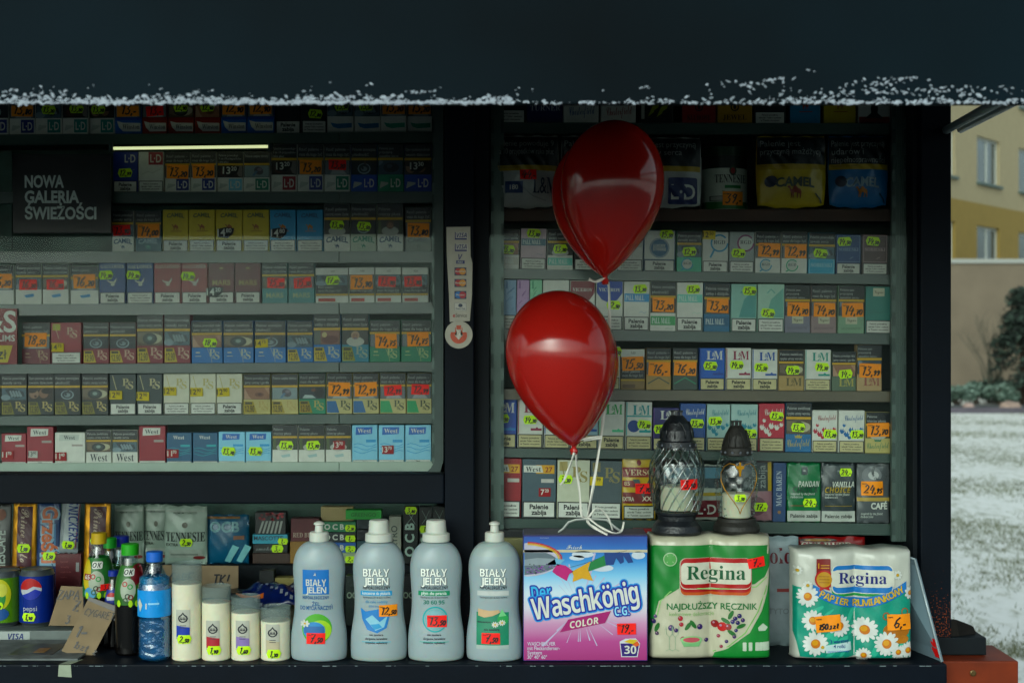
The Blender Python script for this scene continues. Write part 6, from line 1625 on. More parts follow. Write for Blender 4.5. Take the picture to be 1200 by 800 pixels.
# ---- bottles of drink at the left
M_PET = glass_mat('clear_bottle', .09, (.80, .90, .93, 1), .03)
M_WATER = glass_mat('blue_bottle', .13, (.60, .82, .92, 1), .05, (60, .9))
M_WFILL = bumpy(ink('#3f86b0', rough=.18, spec=.6, grain=.5, scale=45, Alpha=.55), 60, .7, .003, 3, (1, 1, 3))
def bottle_of(px, D, prof, mat, capm, caph, capr, label, cat, n=36, fn=None, ybot=776):
    k = D / FPX; zb = CT + .0006
    b = MB(); b.lathe([(z, r, r) for z, r in prof], mat, n, fn=fn)
    o = b.build('drink_bottle', None, (X(px, D), Y(D), zb), merge=True)
    c = MB(); zt = prof[-1][0]
    c.lathe([(zt - .001, capr * .96, capr * .96), (zt, capr, capr), (zt + caph - .001, capr * .98, capr * .98), (zt + caph, capr * .9, capr * .9)], capm, 40, fn=lambda a, z: 1 + .012 * math.cos(a * 20))
    c.build('cap', o)
    return tag(o, label, cat)
D = 2.685; k = D / FPX; zb = CT
h_ = lambda py: Z(py, D) - CT
prof = [(0, 16.5 * k), (.003, 18.5 * k), (.010, 19 * k)]
z = .014
while z < h_(724): prof += [(z, 19 * k), (z + .004, 18.2 * k)]; z += .009
prof += [(h_(722), 19 * k), (h_(690), 19 * k), (h_(684), 18 * k), (h_(674), 13.5 * k), (h_(664), 9 * k), (h_(660), 8.5 * k), (h_(657), 8.5 * k)]
o = bottle_of(181, D, prof, M_WATER, ink('#2a72c0', rough=.4), PX(11, D), PX(9.5, D), 'blue water bottle with blue cap and pale blue label beside the tallest candle', 'bottle',
              fn=lambda a, z: 1 + (.012 * math.sin(a * 5 + z * 400) if z < h_(724) else 0))
b = MB(); b.lathe([(.002, 15 * k, 15 * k), (.006, 17.4 * k, 17.4 * k), (h_(676), 17.2 * k, 17.2 * k), (h_(674), 14 * k, 14 * k)], M_WFILL, 36, fn=lambda a, z: 1 + .02 * math.sin(a * 4 + z * 300)); b.build('water', o)
b = MB(); r = 19.3 * k
b.lathe([(h_(720), r, r), (h_(689), r, r)], ink('#3f98d4', rough=.35, spec=.4), 36, caps=False)
b.surf = lambda x, z: -math.sqrt(max(1e-7, (r + .0003) ** 2 - x * x)); b.res = .006
b.ring(.006, h_(704), .009, .0096, '#7fbce0', 1, 4, 45, 405, 1.1, .9); b.text('1', -.008, h_(710), .010, WHT, 2, 'c', 'bb'); b.poly([(-.021, h_(714)), (-.026, h_(704)), (-.022, h_(698)), (-.016, h_(706))], WHT, 2)
b.rect(-.004, .016, h_(705), h_(703), '#9fcce4', 2)
b.build('wrapper', o)
M_COLA = ink('#0d0a0a', rough=.12, spec=.6, grain=.2)
def flavour(px, D, ycap, label, capc, caph=9.5, wcap=16, wbody=31, front=False, lab='lemon', ylab=(655, 735)):
    k = D / FPX; h = lambda py: Z(py, D) - CT
    R_ = wbody / 2 * k; rn = wcap / 2 * k * .86
    y0 = ycap + caph
    prof = [(0, R_ * .9), (.004, R_), (h(y0 + 48), R_), (h(y0 + 40), R_ * .97), (h(y0 + 25), R_ * .82), (h(y0 + 12), R_ * .55), (h(y0 + 4), rn), (h(y0), rn)]
    b = MB(); b.lathe([(z, r, r) for z, r in prof], [M_COLA] * 2 + [M_PET] * 5, 32)
    o = b.build('drink_bottle', None, (X(px, D), Y(D), CT + .0006))
    c = MB(); zt = prof[-1][0]; cr = wcap / 2 * k
    c.lathe([(zt - .001, cr, cr), (zt + caph * k - .001, cr, cr), (zt + caph * k, cr * .92, cr * .92)], ink(capc, rough=.4), 40, fn=lambda a, z: 1 + .012 * math.cos(a * 20)); c.build('cap', o)
    tag(o, label, 'bottle')
    def rad(z):
        for i in range(len(prof) - 1):
            if prof[i][0] <= z <= prof[i + 1][0]:
                t = (z - prof[i][0]) / max(1e-9, prof[i + 1][0] - prof[i][0]); return prof[i][1] + t * (prof[i + 1][1] - prof[i][1])
        return R_
    w_ = MB(); zs = [h(ylab[1]) + (h(ylab[0]) - h(ylab[1])) * i / 10 for i in range(11)]
    w_.lathe([(z, rad(z) * 1.02 + .0003, rad(z) * 1.02 + .0003) for z in zs], ink({'lemon': '#2f6a34', 'cherry': '#35682c', 'pepsi': '#1f3f90', 'plain': '#35682c'}[lab], rough=.35, grain=.25, scale=40), 32, caps=False)
    w_.surf = lambda x, z: -math.sqrt(max(1e-7, (rad(z) * 1.02 + .0006) ** 2 - x * x)); w_.res = .006
    zc = (h(ylab[0]) + h(ylab[1])) / 2
    if lab in ('lemon', 'cherry'):
        if lab == 'lemon':
            w_.ell(-R_ * .55, zc + .006, R_ * .3, .03, '#b9a83c', 1); w_.rect(-R_ * .75, -R_ * .25, zc - .004, zc + .008, '#8a2a2c', 3); w_.text('65', -R_ * .5, zc - .002, .008, WHT, 4, 'c', 'b'); w_.ell(-R_ * .3, zc - .03, R_ * .4, .012, '#5f94b4', 2)
        else: w_.ell(R_ * .55, zc + .02, R_ * .3, .02, '#6a2028', 1)
        w_.rrect(-R_ * .2, R_ * .45, zc + .018, zc + .032, .003, WHT, 3); w_.text('OK', R_ * .12, zc + .0205, .009, DTX, 4, 'c', 'heavyit')
        w_.ell(R_ * .1, zc - .008, R_ * .5, .022, '#9fa898', 2)
        for i, (x, z, cc) in enumerate(((-.1, .003, '#a04030'), (.25, -.002, '#3f8a4a'), (.1, -.02, '#2c3f30'), (.3, -.022, '#7a3030'), (-.05, -.028, '#3c5a3a'))):
            w_.ring(R_ * x, zc + z, .003, .0052, cc, 4, 14)
        for x in (-.5, .3, .7): w_.ell(R_ * x, zc - .034, .004, .007, '#a8c81e', 5, 8)
    if lab == 'pepsi':
        w_.ell(0, zc + .006, R_ * .55, R_ * .55, '#b9bcc4', 2); w_.poly([(R_ * .55 * math.cos(R(a)), zc + .007 + R_ * .55 * math.sin(R(a))) for a in range(10, 171, 20)], '#a82030', 3); w_.poly([(R_ * .55 * math.cos(R(a)), zc + .004 + R_ * .55 * math.sin(R(a))) for a in range(190, 351, 20)], '#1f3f90', 3)
    w_.build('wrapper', o)
    return o
fo = flavour(116, 2.83, 624, 'lemon drink bottle with yellow cap behind the cigarette price card', '#b9a02a', 12, 17.5, 36, lab='lemon', ylab=(652, 697))
flavour(129, 2.90, 630, 'half hidden bottle with small green cap next to the yellow cap', '#2f9a3c', 11, 15, 30, lab='plain', ylab=(662, 700))
flavour(142, 2.94, 628, 'half hidden dark bottle with blue cap between two green caps', '#24409a', 11, 18, 34, lab='plain', ylab=(668, 672))
flavour(152.5, 2.735, 637, 'dark cherry drink bottle with large green cap beside the water bottle', '#3a9a34', 12, 20, 35, lab='cherry', ylab=(661, 706))
pb = flavour(133, 2.79, 668, 'small cola bottle with blue label low behind the cherry drink bottle', '#1f3f90', 6, 12, 22, lab='pepsi', ylab=(690, 716))

ticket(fo, 'r3,-', (X(124.5, 2.795) - X(116, 2.83), -.038, Z(687.5, 2.795) - CT), PX(.62, 2.795), rot=.6)

# ---- raised ledge with cans, price cards, newspaper
b = MB(); LE = Z(738.5, 2.85)
b.box(-2.4, X(96, 2.85), Y(2.85), Y(3.05), CT + .0006, LE, ink('#6c7472', rough=.45, spec=.4, grain=.1), .001)
le = tag(b.build('ledge', None), 'low pale grey ledge carrying the cans and price cards at the left end', 'ledge')
b = MB(); D = 2.85
b.rect(X(-10, D), X(35, D), Z(751, D), Z(739.5, D), '#a4aba8', 1); b.v = [(x, y + Y(D) - .0003, z) for x, y, z in b.v]
b.text('VISA', X(18.5, D), Z(748.5, D), PX(6.5, D), '#22306a', 3, 'c', 'heavyit', maxw=PX(18, D)); n0 = len(b.v)
b.v = [(x, (y if abs(y) > .1 else y + Y(D) - .0003), z) for x, y, z in b.v]
b.build('sticker', le)
def can(px, D, r, y0, label, painter):
    e = MB(); k = D / FPX; R_ = r * k; H_ = (734.5 - y0) * k
    e.lathe([(0, R_ * .78, R_ * .78), (.004, R_ * .84, R_ * .84), (.010, R_, R_), (H_ - .012, R_, R_), (H_ - .003, R_ * .86, R_ * .86), (H_, R_ * .88, R_ * .88), (H_ - .002, R_ * .82, R_ * .82)],
            [ink('#8f9698', rough=.3, metal=.8)] + [ink('#7f868a', rough=.3, metal=.8)] + [painter[0]] + [ink('#7f868a', rough=.3, metal=.8)] * 3, 36)
    o = e.build('drink_can', None, (X(px, D), Y(D) + R_ * .2, LE + .0005))
    b = MB(); b.surf = lambda x, z: -math.sqrt(max(1e-7, (R_ + .0004) ** 2 - x * x)); b.res = .006
    painter[1](b, R_, H_); b.build('can_print', o)
    return tag(o, label, 'can'), (lambda x, z: -math.sqrt(max(1e-7, (R_ + .0012) ** 2 - x * x)))
def pepsi(b, r, H_):
    cz = H_ * .68; q = r * .62
    b.ell(-.002, cz, q, q, '#b4b8c0', 1, 28)
    b.poly([(-.002 + q * math.cos(R(a)), cz + q * math.sin(R(a))) for a in range(5, 196, 12)] + [(-.002 - q * .3, cz - q * .05), (-.002 + q * .3, cz + q * .25)], '#a82432', 2)
    b.poly([(-.002 + q * math.cos(R(a)), cz + q * math.sin(R(a))) for a in range(215, 350, 12)] + [(-.002 + q * .45, cz + q * .0), (-.002 - q * .2, cz - q * .35)], '#1c3f9a', 3)
    b.text('pepsi', -.003, H_ * .3, .010, '#b4b8c0', 2, 'c', 'r', maxw=r * 1.4)
def lemoncan(b, r, H_):
    b.ell(r * .1, H_ * .6, r * .6, H_ * .28, '#b9b848', 1); b.ell(r * .05, H_ * .55, r * .4, H_ * .2, '#3f8a4a', 2); b.ell(r * .25, H_ * .68, r * .28, H_ * .12, '#c4c46a', 3); b.ell(0, H_ * .25, r * .6, H_ * .12, '#2a5a90', 2); b.ell(-r * .1, H_ * .5, r * .2, H_ * .18, '#9fb0a0', 4)
o, s1 = can(42, 2.90, 20, 668, 'blue cola can with red white and blue ball, beside the price cards', (ink('#1c3f8a', rough=.25, spec=.5, metal=.2), pepsi))
ticket(o, 'g1,90', (-.005, 0, PX(13, 2.9)), PX(.95, 2.9), surf=s1)
o, s1 = can(3, 2.90, 20, 670, 'green and yellow lemonade can at the far left edge', (ink('#5f8a34', rough=.25, spec=.5, metal=.2), lemoncan))
ticket(o, 'g1,50', (-.0, 0, PX(26, 2.9)), PX(.8, 2.9), surf=s1)
M_CARD = ink('#8a7c68', rough=.8, spec=.15, grain=.15, scale=30)
def card(pts, D0, lean, lines, label, th=.002, band=None):
    """cardboard sign leaning back; pts in photo pixels at depth D0"""
    b = MB(); zlow = min(Z(p[1], D0) for p in pts); 
    P3 = [(X(px_, D0), Y(D0) + (Z(py_, D0) - zlow) * lean, Z(py_, D0)) for px_, py_ in pts]
    n = len(P3)
    vs = P3 + [(x, y + th, z) for x, y, z in P3]
    b.add(vs, [tuple(range(n)), tuple(range(n, 2 * n))[::-1]] + [(i, n + i, n + (i + 1) % n, (i + 1) % n) for i in range(n)], M_CARD)
    o = b.build('price_card', None, merge=True)
    w_ = MB(); w_.surf = lambda x, z: Y(D0) + (z - zlow) * lean - .0014
    for s, px_, py_, hpx, wd, rot_ in lines:
        q = MB(); q.hand(s, 0, 0, PX(hpx, D0), '#15171a', 1, wd * 1.35, 1.0, .18, 'l')
        c, s_ = math.cos(rot_), math.sin(rot_)
        for f in q.f: pass
        vv = [(X(px_, D0) + x * c - z * s_, 0, Z(py_, D0) + x * s_ + z * c) for x, y, z in q.v]
        w_.add([(x, w_.surf(x, z), z) for x, y, z in vv], q.f, '#15171a')
    if band:
        w_.poly([(X(a, D0), Z(b_, D0)) for a, b_ in band], '#5a5550', 0)
    w_.build('handwriting', o)
    return tag(o, label, 'price card')
card([(57, 732.5), (100, 733), (112, 690), (68, 688)], 2.87, .25, [('ZAPA', 64, 703, 10, .12, 0), ('Ż', 84, 716, 11, .14, 0), ('3', 76, 730, 9, .14, 0)], 'brown cardboard price card half hidden behind the front price card by the cans')
card([(71, 763), (105, 775), (134, 714), (98, 703)], 2.715, .3, [('CYGARETKI', 93, 723, 8, .1, -.16), ('1-', 85, 747, 13, .13, -.15), ('1szt zł', 84, 759, 8, .14, -.3)], 'front tilted cardboard card with handwriting, dark taped top edge, before the drink bottles', band=[(96.5, 706.5), (98, 703), (134, 714), (131, 720)])
card([(186, 700), (279, 700), (279, 663), (190, 662)], 2.985, .05, [('TK!', 249, 684, 11, .13, 0), ('GARE', 197, 682, 11, .13, 0)], 'wide brown cardboard sign standing behind the candle tubs')
b = MB(); b.box(-1.25, X(104, 2.74), Y(2.67), Y(2.84), CT + .0006, CT + .004, ink('#6f7474', rough=.75, grain=.5, scale=25)); 
b.box(X(20, 2.75), X(70, 2.75), Y(2.70), Y(2.80), CT + .0041, CT + .0046, '#4a4a44'); b.box(X(45, 2.75), X(58, 2.75), Y(2.72), Y(2.76), CT + .0047, CT + .005, '#8a6a3a')
tag(b.build('newspaper', None), 'folded grey newspaper lying flat on the counter below the cans', 'newspaper')
b = MB(); D = 2.64
b.poly([(X(68, D), Z(792, D)), (X(84, D), Z(793, D)), (X(83, D), Z(778.5, D)), (X(69, D), Z(778.5, D))], ink('#9aa292', rough=.4), 1)
b.v = [(x, y - .0102, z) for x, y, z in b.v]
b.add([(X(69, D), -.0102, CT + .0003), (X(83, D), -.0102, CT + .0003), (X(90, D), .03, CT + .0003), (X(76, D), .03, CT + .0003)], [(0, 1, 2, 3)], ink('#9aa292', rough=.4))
tag(b.build('tape', None), 'strip of pale tape folded over the counter edge below the cigarette price card', 'tape')
# ================================================================== pouches, bags, bars and boxes behind the glass
def pouch(px0, px1, py0, py1, D, mat, label, cat, name, paint, bulge=.012, tilt=0.0, zbase=None, lean=0.0, group=None, wav=.0012, taper=0.0):
    """soft foil bag: flat sealed ends, pillow front"""
    w, h = PX(px1 - px0, D), PX(py1 - py0, D)
    def surf(x, z):
        u = min(1, abs(x) / (w / 2)); v = max(0, min(1, z / h))
        return -bulge * (1 - u ** 2.4) * (1 - abs(v * 2 - 1) ** 3) - wav * math.sin(x * 190 + z * 70 + px0) * math.sin(z * 130 + x * 60)
    nx, nz = 16, 18; b = MB(); vs = []
    for j in range(nz + 1):
        v = j / nz
        for i in range(nx + 1):
            x = (-w / 2 + w * i / nx) * (1 - taper * (1 - v)) * (1 - (.055 if bulge > .015 else .02) * (1 - math.sin(math.pi * min(1, max(0, v * .86 + .1))))); z = (.006 * math.sin(math.pi * i / nx) * (1 - v) if bulge > .015 else 0) * -1 + (.006 * (1 - v) if bulge > .015 else 0) + h * v + .0012 * math.sin(i * 1.3 + px0) * (1 if j in (0, nz) else 0)
            vs.append((x, surf(x, z), z))
    n = len(vs)
    vs += [(x, -y * .6 + .001, z) for x, y, z in vs]
    g = nx + 1
    fs = [(j * g + i, j * g + i + 1, (j + 1) * g + i + 1, (j + 1) * g + i) for j in range(nz) for i in range(nx)]
    fs += [tuple(n + q for q in f[::-1]) for f in fs]
    rim = [i for i in range(g)] + [j * g + nx for j in range(1, nz + 1)] + [nz * g + i for i in range(nx - 1, -1, -1)] + [j * g for j in range(nz - 1, 0, -1)]
    fs += [(rim[i], n + rim[i], n + rim[(i + 1) % len(rim)], rim[(i + 1) % len(rim)]) for i in range(len(rim))]
    b.add(vs, fs, mat, True)
    o = b.build(name, None, (X((px0 + px1) / 2, D), Y(D), zbase if zbase is not None else Z(py1, D)), (-lean, tilt, 0))
    tag(o, label, cat, group)
    p = MB(); p.LAY = .0005; p.surf = lambda x, z: surf(x, z) - .0012; p.res = .0055
    paint(p, w, h)
    if p.v: p.build('printed_front', o)
    return o, (lambda x, z: surf(x, z) - .003)
def foil(c, r=.3): return ink(c, rough=r, spec=.5, grain=.15, scale=25)
def topwarn(p, w, h, lines, frac=.4, al='l'):
    p.rect(-w * .48, w * .48, h * (1 - frac), h * .985, BLK, 1)
    for i, s in enumerate(lines): p.text(s, -w * .44, h * (.985 - .115 * (i + 1) - .02), h * .085, '#8d918e', 3, 'l', 'r', maxw=w * .86)
    p.rect(-w * .48, w * .48, h * (1 - frac - .075), h * (1 - frac), '#a58f26', 2)
    p.text('Pomożemy ci rzucić palenie', -w * .44, h * (1 - frac - .035), h * .02, BLK, 3, 'l', 'r', maxw=w * .8)
SH = Z(245.5, 2.85)
def shelf_z(px): return SH + .0006
def p_lm180(p, w, h):
    topwarn(p, w, h, ['Palenie powoduje 9', 'na 10 przypadków raka płuc'], .42)
    p.rect(-w * .32, -w * .05, h * .2, h * .36, '#24406a', 2); p.text('180', -w * .185, h * .25, h * .06, WHT, 3, 'c', 'b')
    p.rect(-w * .48, -w * .42, h * .03, h * .46, '#24406a', 2)
    p.text('L&M', w * .28, h * .2, h * .22, '#22324a', 3, 'c', 'serif', maxw=w * .36)
    p.pen([(-w * .05, h * .28), (w * .1, h * .16), (w * .3, h * .1)], h * .012, '#8f9592', 2)
D = 2.83
o, sf = pouch(578, 655, 161, 245.5, D, foil('#a9aca8'), 'white tobacco pouch with black warning top and red tag, left end of the pouch shelf', 'tobacco pouch', 'tobacco_pouch', p_lm180, zbase=shelf_z(0), bulge=.021, wav=.0022, group=None)
ticket(o, 'r44,-', (0.004, 0, PX(38, D)), PX(.95, D), surf=sf)
def p_plain(p, w, h): topwarn(p, w, h, ['Palenie jest', 'przyczyną raka'], .42)
pouch(657, 730, 161, 245.5, D, foil('#8f9290'), 'grey tobacco pouch almost hidden behind the upper red balloon', 'tobacco pouch', 'tobacco_pouch', p_plain, zbase=shelf_z(0), bulge=.021, wav=.0022)
def p_ld(p, w, h):
    topwarn(p, w, h, ['Palenie jest przyczyną', 'zawałów serca'], .42)
    p.rrect(w * .05, w * .44, h * .05, h * .42, .004, '#1c2c5a', 2); p.text('L·D', w * .25, h * .12, h * .2, WHT, 3, 'c', 'b', maxw=w * .32)
pouch(733, 822, 163, 245.5, D, foil('#a9aca8'), 'white tobacco pouch with navy square emblem right of the upper red balloon', 'tobacco pouch', 'tobacco_pouch', p_ld, zbase=shelf_z(0), bulge=.021, wav=.0022)
def p_cam(c1, c2):
    def f(p, w, h):
        topwarn(p, w, h, ['Palenie jest', 'przyczyną miażdżycy'] if c1 == 'y' else ['Palenie jest przyczyną', 'udarów i', 'niepełnosprawności'], .4)
        p.text('CAMEL', w * .04, h * .3, h * .12, '#3c4a3c' if c1 == 'y' else '#8fa0a8', 3, 'c', 'bb', maxw=w * .55, curve=lambda q: -(q / w) ** 2 * h * .3)
        camel(p, w * .04, h * .22, w * .12, '#7a3a1c' if c1 == 'y' else '#a87430', 4)
        p.ell(-w * .3, h * .36, w * .09, h * .08, '#1f2a3a', 3, 12, .4); p.pen([(w * .33, h * .2), (w * .4, h * .12), (w * .42, h * .06)], h * .02, '#2a3a34', 3)
    return f
pouch(885, 968, 163, 247, D, foil('#b3a02c'), 'yellow tobacco pouch with camel emblem and black warning top', 'tobacco pouch', 'tobacco_pouch', p_cam('y', 0), zbase=shelf_z(0), bulge=.021, wav=.0022, taper=.03)
pouch(969, 1041, 163, 247, D, foil('#2a6f9c'), 'blue tobacco pouch with camel emblem, right end of the pouch shelf', 'tobacco pouch', 'tobacco_pouch', p_cam('b', 0), zbase=shelf_z(0), bulge=.021, wav=.0022, taper=.05)
# round tin
D = 2.86; k = D / FPX; b = MB(); r = 28 * k; H_ = 74 * k
b.lathe([(0, r * .97, r * .97), (.002, r, r), (H_ * .86, r, r)], ink('#c4ccbf', rough=.35, spec=.5), 40); b.lathe([(H_ * .861, r * 1.02, r * 1.02), (H_, r * 1.02, r * 1.02), (H_ + .001, r * .97, r * .97)], ink('#1e3a26', rough=.3), 40)
tin = tag(b.build('tobacco_tin', None, (X(852, D), Y(D) + r, shelf_z(0))), 'round tobacco tin with green bands and orange 39 tag on the pouch shelf', 'tobacco tin')
p = MB(); tsf = lambda x, z: -math.sqrt(max(1e-7, (r + .0004) ** 2 - x * x)); p.surf = tsf; p.res = .006
p.rect(-r * .96, r * .96, H_ * .66, H_ * .86, '#14221a', 1); p.rect(-r * .96, r * .96, 0.002, H_ * .13, '#2c6a3a', 1)
fit(p, 'TENNESIE', -r * .5, r * .85, H_ * .43, H_ * .13, '#1c2a24', 2, 'serif'); p.rect(-r * .1, r * .6, H_ * .34, H_ * .39, '#2f7a44', 2)
p.ell(r * .25, H_ * .62, r * .16, H_ * .08, '#2a4a34', 3, 12); p.ell(r * .25, H_ * .62, r * .1, H_ * .05, '#8a3030', 4, 10)
p.rect(-r * .7, -r * .05, H_ * .14, H_ * .22, '#1c2420', 2); p.rect(-r * .66, -r * .1, H_ * .15, H_ * .21, '#b0b4aa', 3)
p.pen([(-r * .2, H_ * .3), (r * .2, H_ * .26), (r * .7, H_ * .3)], .0012, '#3f7a4c', 2)
p.build('printed_front', tin); ticket(tin, 'o39,-', (r * .25, 0, H_ * .18), PX(.97, D), surf=tsf)

# bottom right shelf: pouches of tobacco
rwb = [q for q in ROWS if q['name'] == 'bottom right shelf'][0]
def zb6(px): 
    xa, ya, xb, yb = rwb['base']; return Z(ya + (yb - ya) * (px - xa) / (xb - xa), 2.85) + .0006
def p_verso(p, w, h):
    zb = h * .25
    p.rect(-w * .49, w * .49, zb, h * .42, '#6a2a2c', 1); p.rect(-w * .49, w * .49, h * .65, h * .8, '#7a2f34', 1); p.ell(0, h * .87, w * .07, h * .05, '#7a2f34', 2, 6)
    fit(p, 'VERSO', -w * .45, w * .45, h * .68, h * .09, '#c4b49a', 3, 'serif')
    p.poly([(-w * .2, h * .62), (0, h * .62), (w * .12, h * .44), (w * .3, h * .62), (w * .38, h * .62), (w * .12, h * .34)], '#4a5a5a', 3)
    p.rect(-w * .49, -w * .12, h * .5, h * .6, '#7a2f34', 2); p.text('85', -w * .36, h * .525, h * .06, '#c4b49a', 3, 'c', 'b')
    p.text('EXTRA', -w * .32, h * .29, h * .06, '#c8c4b4', 3, 'c', 'b', maxw=w * .34); p.text('XXL', w * .28, h * .29, h * .07, '#c8c4b4', 3, 'c', 'b')
    p.rect(-w * .46, w * .46, h * .01, h * .22, DTX, 3); p.rect(-w * .43, w * .43, h * .03, h * .2, '#b9bcb4', 4)
    for i, s in enumerate(TX): fit(p, s, -w * .36, w * .36, h * (.155 - .05 * i), h * .03, DTX, 5, 'b')
o, sf = pouch(729, 768, 532, 609, 2.85, foil('#b39a34'), 'yellow and maroon tobacco pouch with large V beside the larger lantern', 'tobacco pouch', 'tobacco_pouch', p_verso, .006, zbase=zb6(748))
ticket(o, 'r7,70', (.010, 0, PX(37, 2.85)), PX(1.0, 2.85), surf=sf)
def p_ldred(p, w, h):
    p.rect(-w * .49, w * .49, h * .58, h * .98, '#2a3a40', 1); p.rect(-w * .49, w * .49, h * .76, h * .95, '#4f7484', 2)
    for i, s in enumerate(('Rzuć palenie', 'masz dla kogo żyć')): fit(p, s, -w * .4, w * .4, h * (.66 - .1 * i), h * .05, '#9aa09c', 3, 'r')
    p.rect(-w * .49, w * .49, h * .44, h * .5, '#a58f26', 2); p.rect(-w * .49, w * .49, 0.002, h * .42, '#a9aca4', 1)
    p.rect(-w * .0, w * .46, h * .05, h * .36, '#6a222c', 2); p.text('L·D', w * .23, h * .11, h * .17, WHT, 3, 'c', 'b', maxw=w * .36)
o, sf = pouch(778, 846, 545, 609.5, 2.86, foil('#a9aca4'), 'white tobacco pouch with dark red square emblem seen between the two lanterns', 'tobacco pouch', 'tobacco_pouch', p_ldred, .005, zbase=zb6(812))
def p_dark17(p, w, h):
    p.rect(-w * .49, w * .49, h * .5, h * .98, '#30393c', 1); p.text('Palenie', -w * .0, h * .55, h * .12, '#8f9490', 2, 'l', 'r', rot=R(90)); p.text('zabija', w * .28, h * .55, h * .12, '#8f9490', 2, 'l', 'r', rot=R(90))
    p.rect(w * .36, w * .48, h * .5, h * .98, '#a58f26', 2); p.rect(-w * .49, w * .49, .002, h * .49, '#94747a', 1); p.ell(0, h * .25, w * .3, h * .16, '#6f5058', 2)
o, sf = pouch(868, 904.5, 541, 611, 2.86, foil('#8f7a7e'), 'dark and pink tobacco pouch with 17 tag right of the smaller lantern', 'tobacco pouch', 'tobacco_pouch', p_dark17, .004, zbase=zb6(886))
ticket(o, 'g17,-', (.008, 0, PX(16.5, 2.86)), PX(1.0, 2.86), surf=sf)
b = MB(); D = 2.85; w = PX(15, D); h = PX(69, D); b.box(-w / 2, w / 2, 0, .04, 0, h, '#2a4468', .0006)
b.text('MAC BAREN', w * .16, h * .26, w * .42, '#a9b0b4', 1, 'l', 'serif', rot=R(90), maxw=h * .6); b.ell(0, h * .16, w * .14, w * .14, '#8a6a4a', 1, 8)
tag(b.build('tobacco_box', None, (X(913, D), Y(D), zb6(913)), (0, .014, 0)), 'narrow blue tobacco box with upright lettering on its spine', 'tobacco box')
def p_choice(col, t1, t2c):
    def f(p, w, h):
        p.rect(-w * .07, w * .1, h * .8, h * .93, '#3f4a4c', 2); crown(p, w * .01, h * .865, w * .05, '#8f9490', 3)
        p.text(t1, w * .46, h * .6, h * .09, '#c4c8c0', 3, 'r', 'heavyit', maxw=w * .64)
        p.text('CHOICE', w * .42 if t2c == '#1e3f34' else w * .36, h * .505, h * .09, t2c, 3, 'r', 'heavyit', maxw=w * .76)
        p.text('inspired by the finest', -w * .4, h * .46, h * .035, '#b4bab4', 3, 'l', 'heavyit', maxw=w * .72); p.text('tobaccos', -w * .4, h * .41, h * .035, '#b4bab4', 3, 'l', 'heavyit')
        p.rect(-w * .4, w * .4, h * .275, h * .285, '#8a4a3a' if t2c == '#1e3f34' else '#8a7a2a', 2)
        p.rect(-w * .49, w * .49, h * .015, h * .195, '#b0b4ae', 2); fit(p, 'Palenie zabija', -w * .44, w * .44, h * .08, h * .06, DTX, 3, 'b')
    return f
o, sf = pouch(922, 961.5, 542.5, 612, 2.85, foil('#1f6a44', .25), 'green tobacco pouch with 24 tag on the bottom right shelf', 'tobacco pouch', 'tobacco_pouch', p_choice(0, 'PANDAN', '#1e3f34'), .004, zbase=zb6(941)); ticket(o, 'g24,-', (.011, 0, PX(23, 2.85)), PX(.97, 2.85), surf=sf)
o, sf = pouch(962.2, 1002, 543, 612.5, 2.85, foil('#3c4446', .25), 'dark grey tobacco pouch with gold word and 24 tag near its top', 'tobacco pouch', 'tobacco_pouch', p_choice(0, 'VANILLA', '#a08c34'), .004, zbase=zb6(982)); ticket(o, 'g24,-', (.014, 0, PX(59, 2.85)), PX(.9, 2.85), surf=sf)
def p_cafe(p, w, h):
    p.ell(-w * .05, h * .8, w * .3, h * .14, '#75787a', 1); p.ell(0, h * .8, w * .16, h * .07, '#b0b2b0', 2); p.ring(w * .22, h * .85, w * .2, w * .28, '#4f5354', 2)
    p.rect(-w * .49, w * .49, h * .37, h * .43, '#a9945a', 2); fit(p, 'CAFÉ', -w * .08, w * .42, h * .24, h * .1, WHT, 3, 'bb'); p.text('inspired by the finest', -w * .38, h * .14, h * .035, '#b4bab4', 3, 'l', 'heavyit', maxw=w * .66); p.text('tobaccos', -w * .38, h * .09, h * .035, '#b4bab4', 3, 'l', 'heavyit')
o, sf = pouch(1003.5, 1042, 545, 615, 2.85, foil('#5c6062', .22), 'clear grey coffee flavoured pouch with orange 24,95 tag at the right end', 'tobacco pouch', 'tobacco_pouch', p_cafe, .005, zbase=zb6(1023)); ticket(o, 'o24,95', (-.003, 0, PX(41, 2.85)), PX(1.0, 2.85), surf=sf)

# on the counter behind the glass, right window
def p_ldbag(p, w, h): p.rect(-w * .46, w * .46, h * .1, h * .9, '#8f9a9e', 1); p.text('Gold', -w * .04, h * .76, h * .14, '#6a2430', 2, 'c', 'serif', maxw=w * .8); p.rect(0, w * .4, h * .5, h * .53, '#8a4a4a', 2); p.text('TYTOŃ', w * .1, h * .3, h * .05, '#7a8488', 2, 'c', 'b')
o, sf = pouch(882, 936, 617, 745, 2.80, foil('#8f9a9e'), 'pale grey bag with dark red lettering standing between the two paper packs', 'bag', 'tobacco_bag', p_ldbag, .012, zbase=CT + .001)
def p_guli(p, w, h):
    p.ell(-w * .2, h * .97, w * .28, h * .018, '#3a2420', 2); p.ell(-w * .2, h * .97, w * .2, h * .01, '#8a6a3a', 3); fit(p, 'GULIWER', -w * .45, w * .3, h * .875, h * .075, '#a9a89c', 3, 'serif'); p.rect(w * .3, w * .5, h * .68, h * .84, '#9a8a34', 2); p.ell(w * .28, h * .83, w * .06, h * .06, '#3a2420', 4)
pouch(934, 1014, 620, 745, 2.82, foil('#7a2428'), 'dark red bag with pale capital lettering behind the toilet paper', 'bag', 'tobacco_bag', p_guli, .012, zbase=CT + .001)
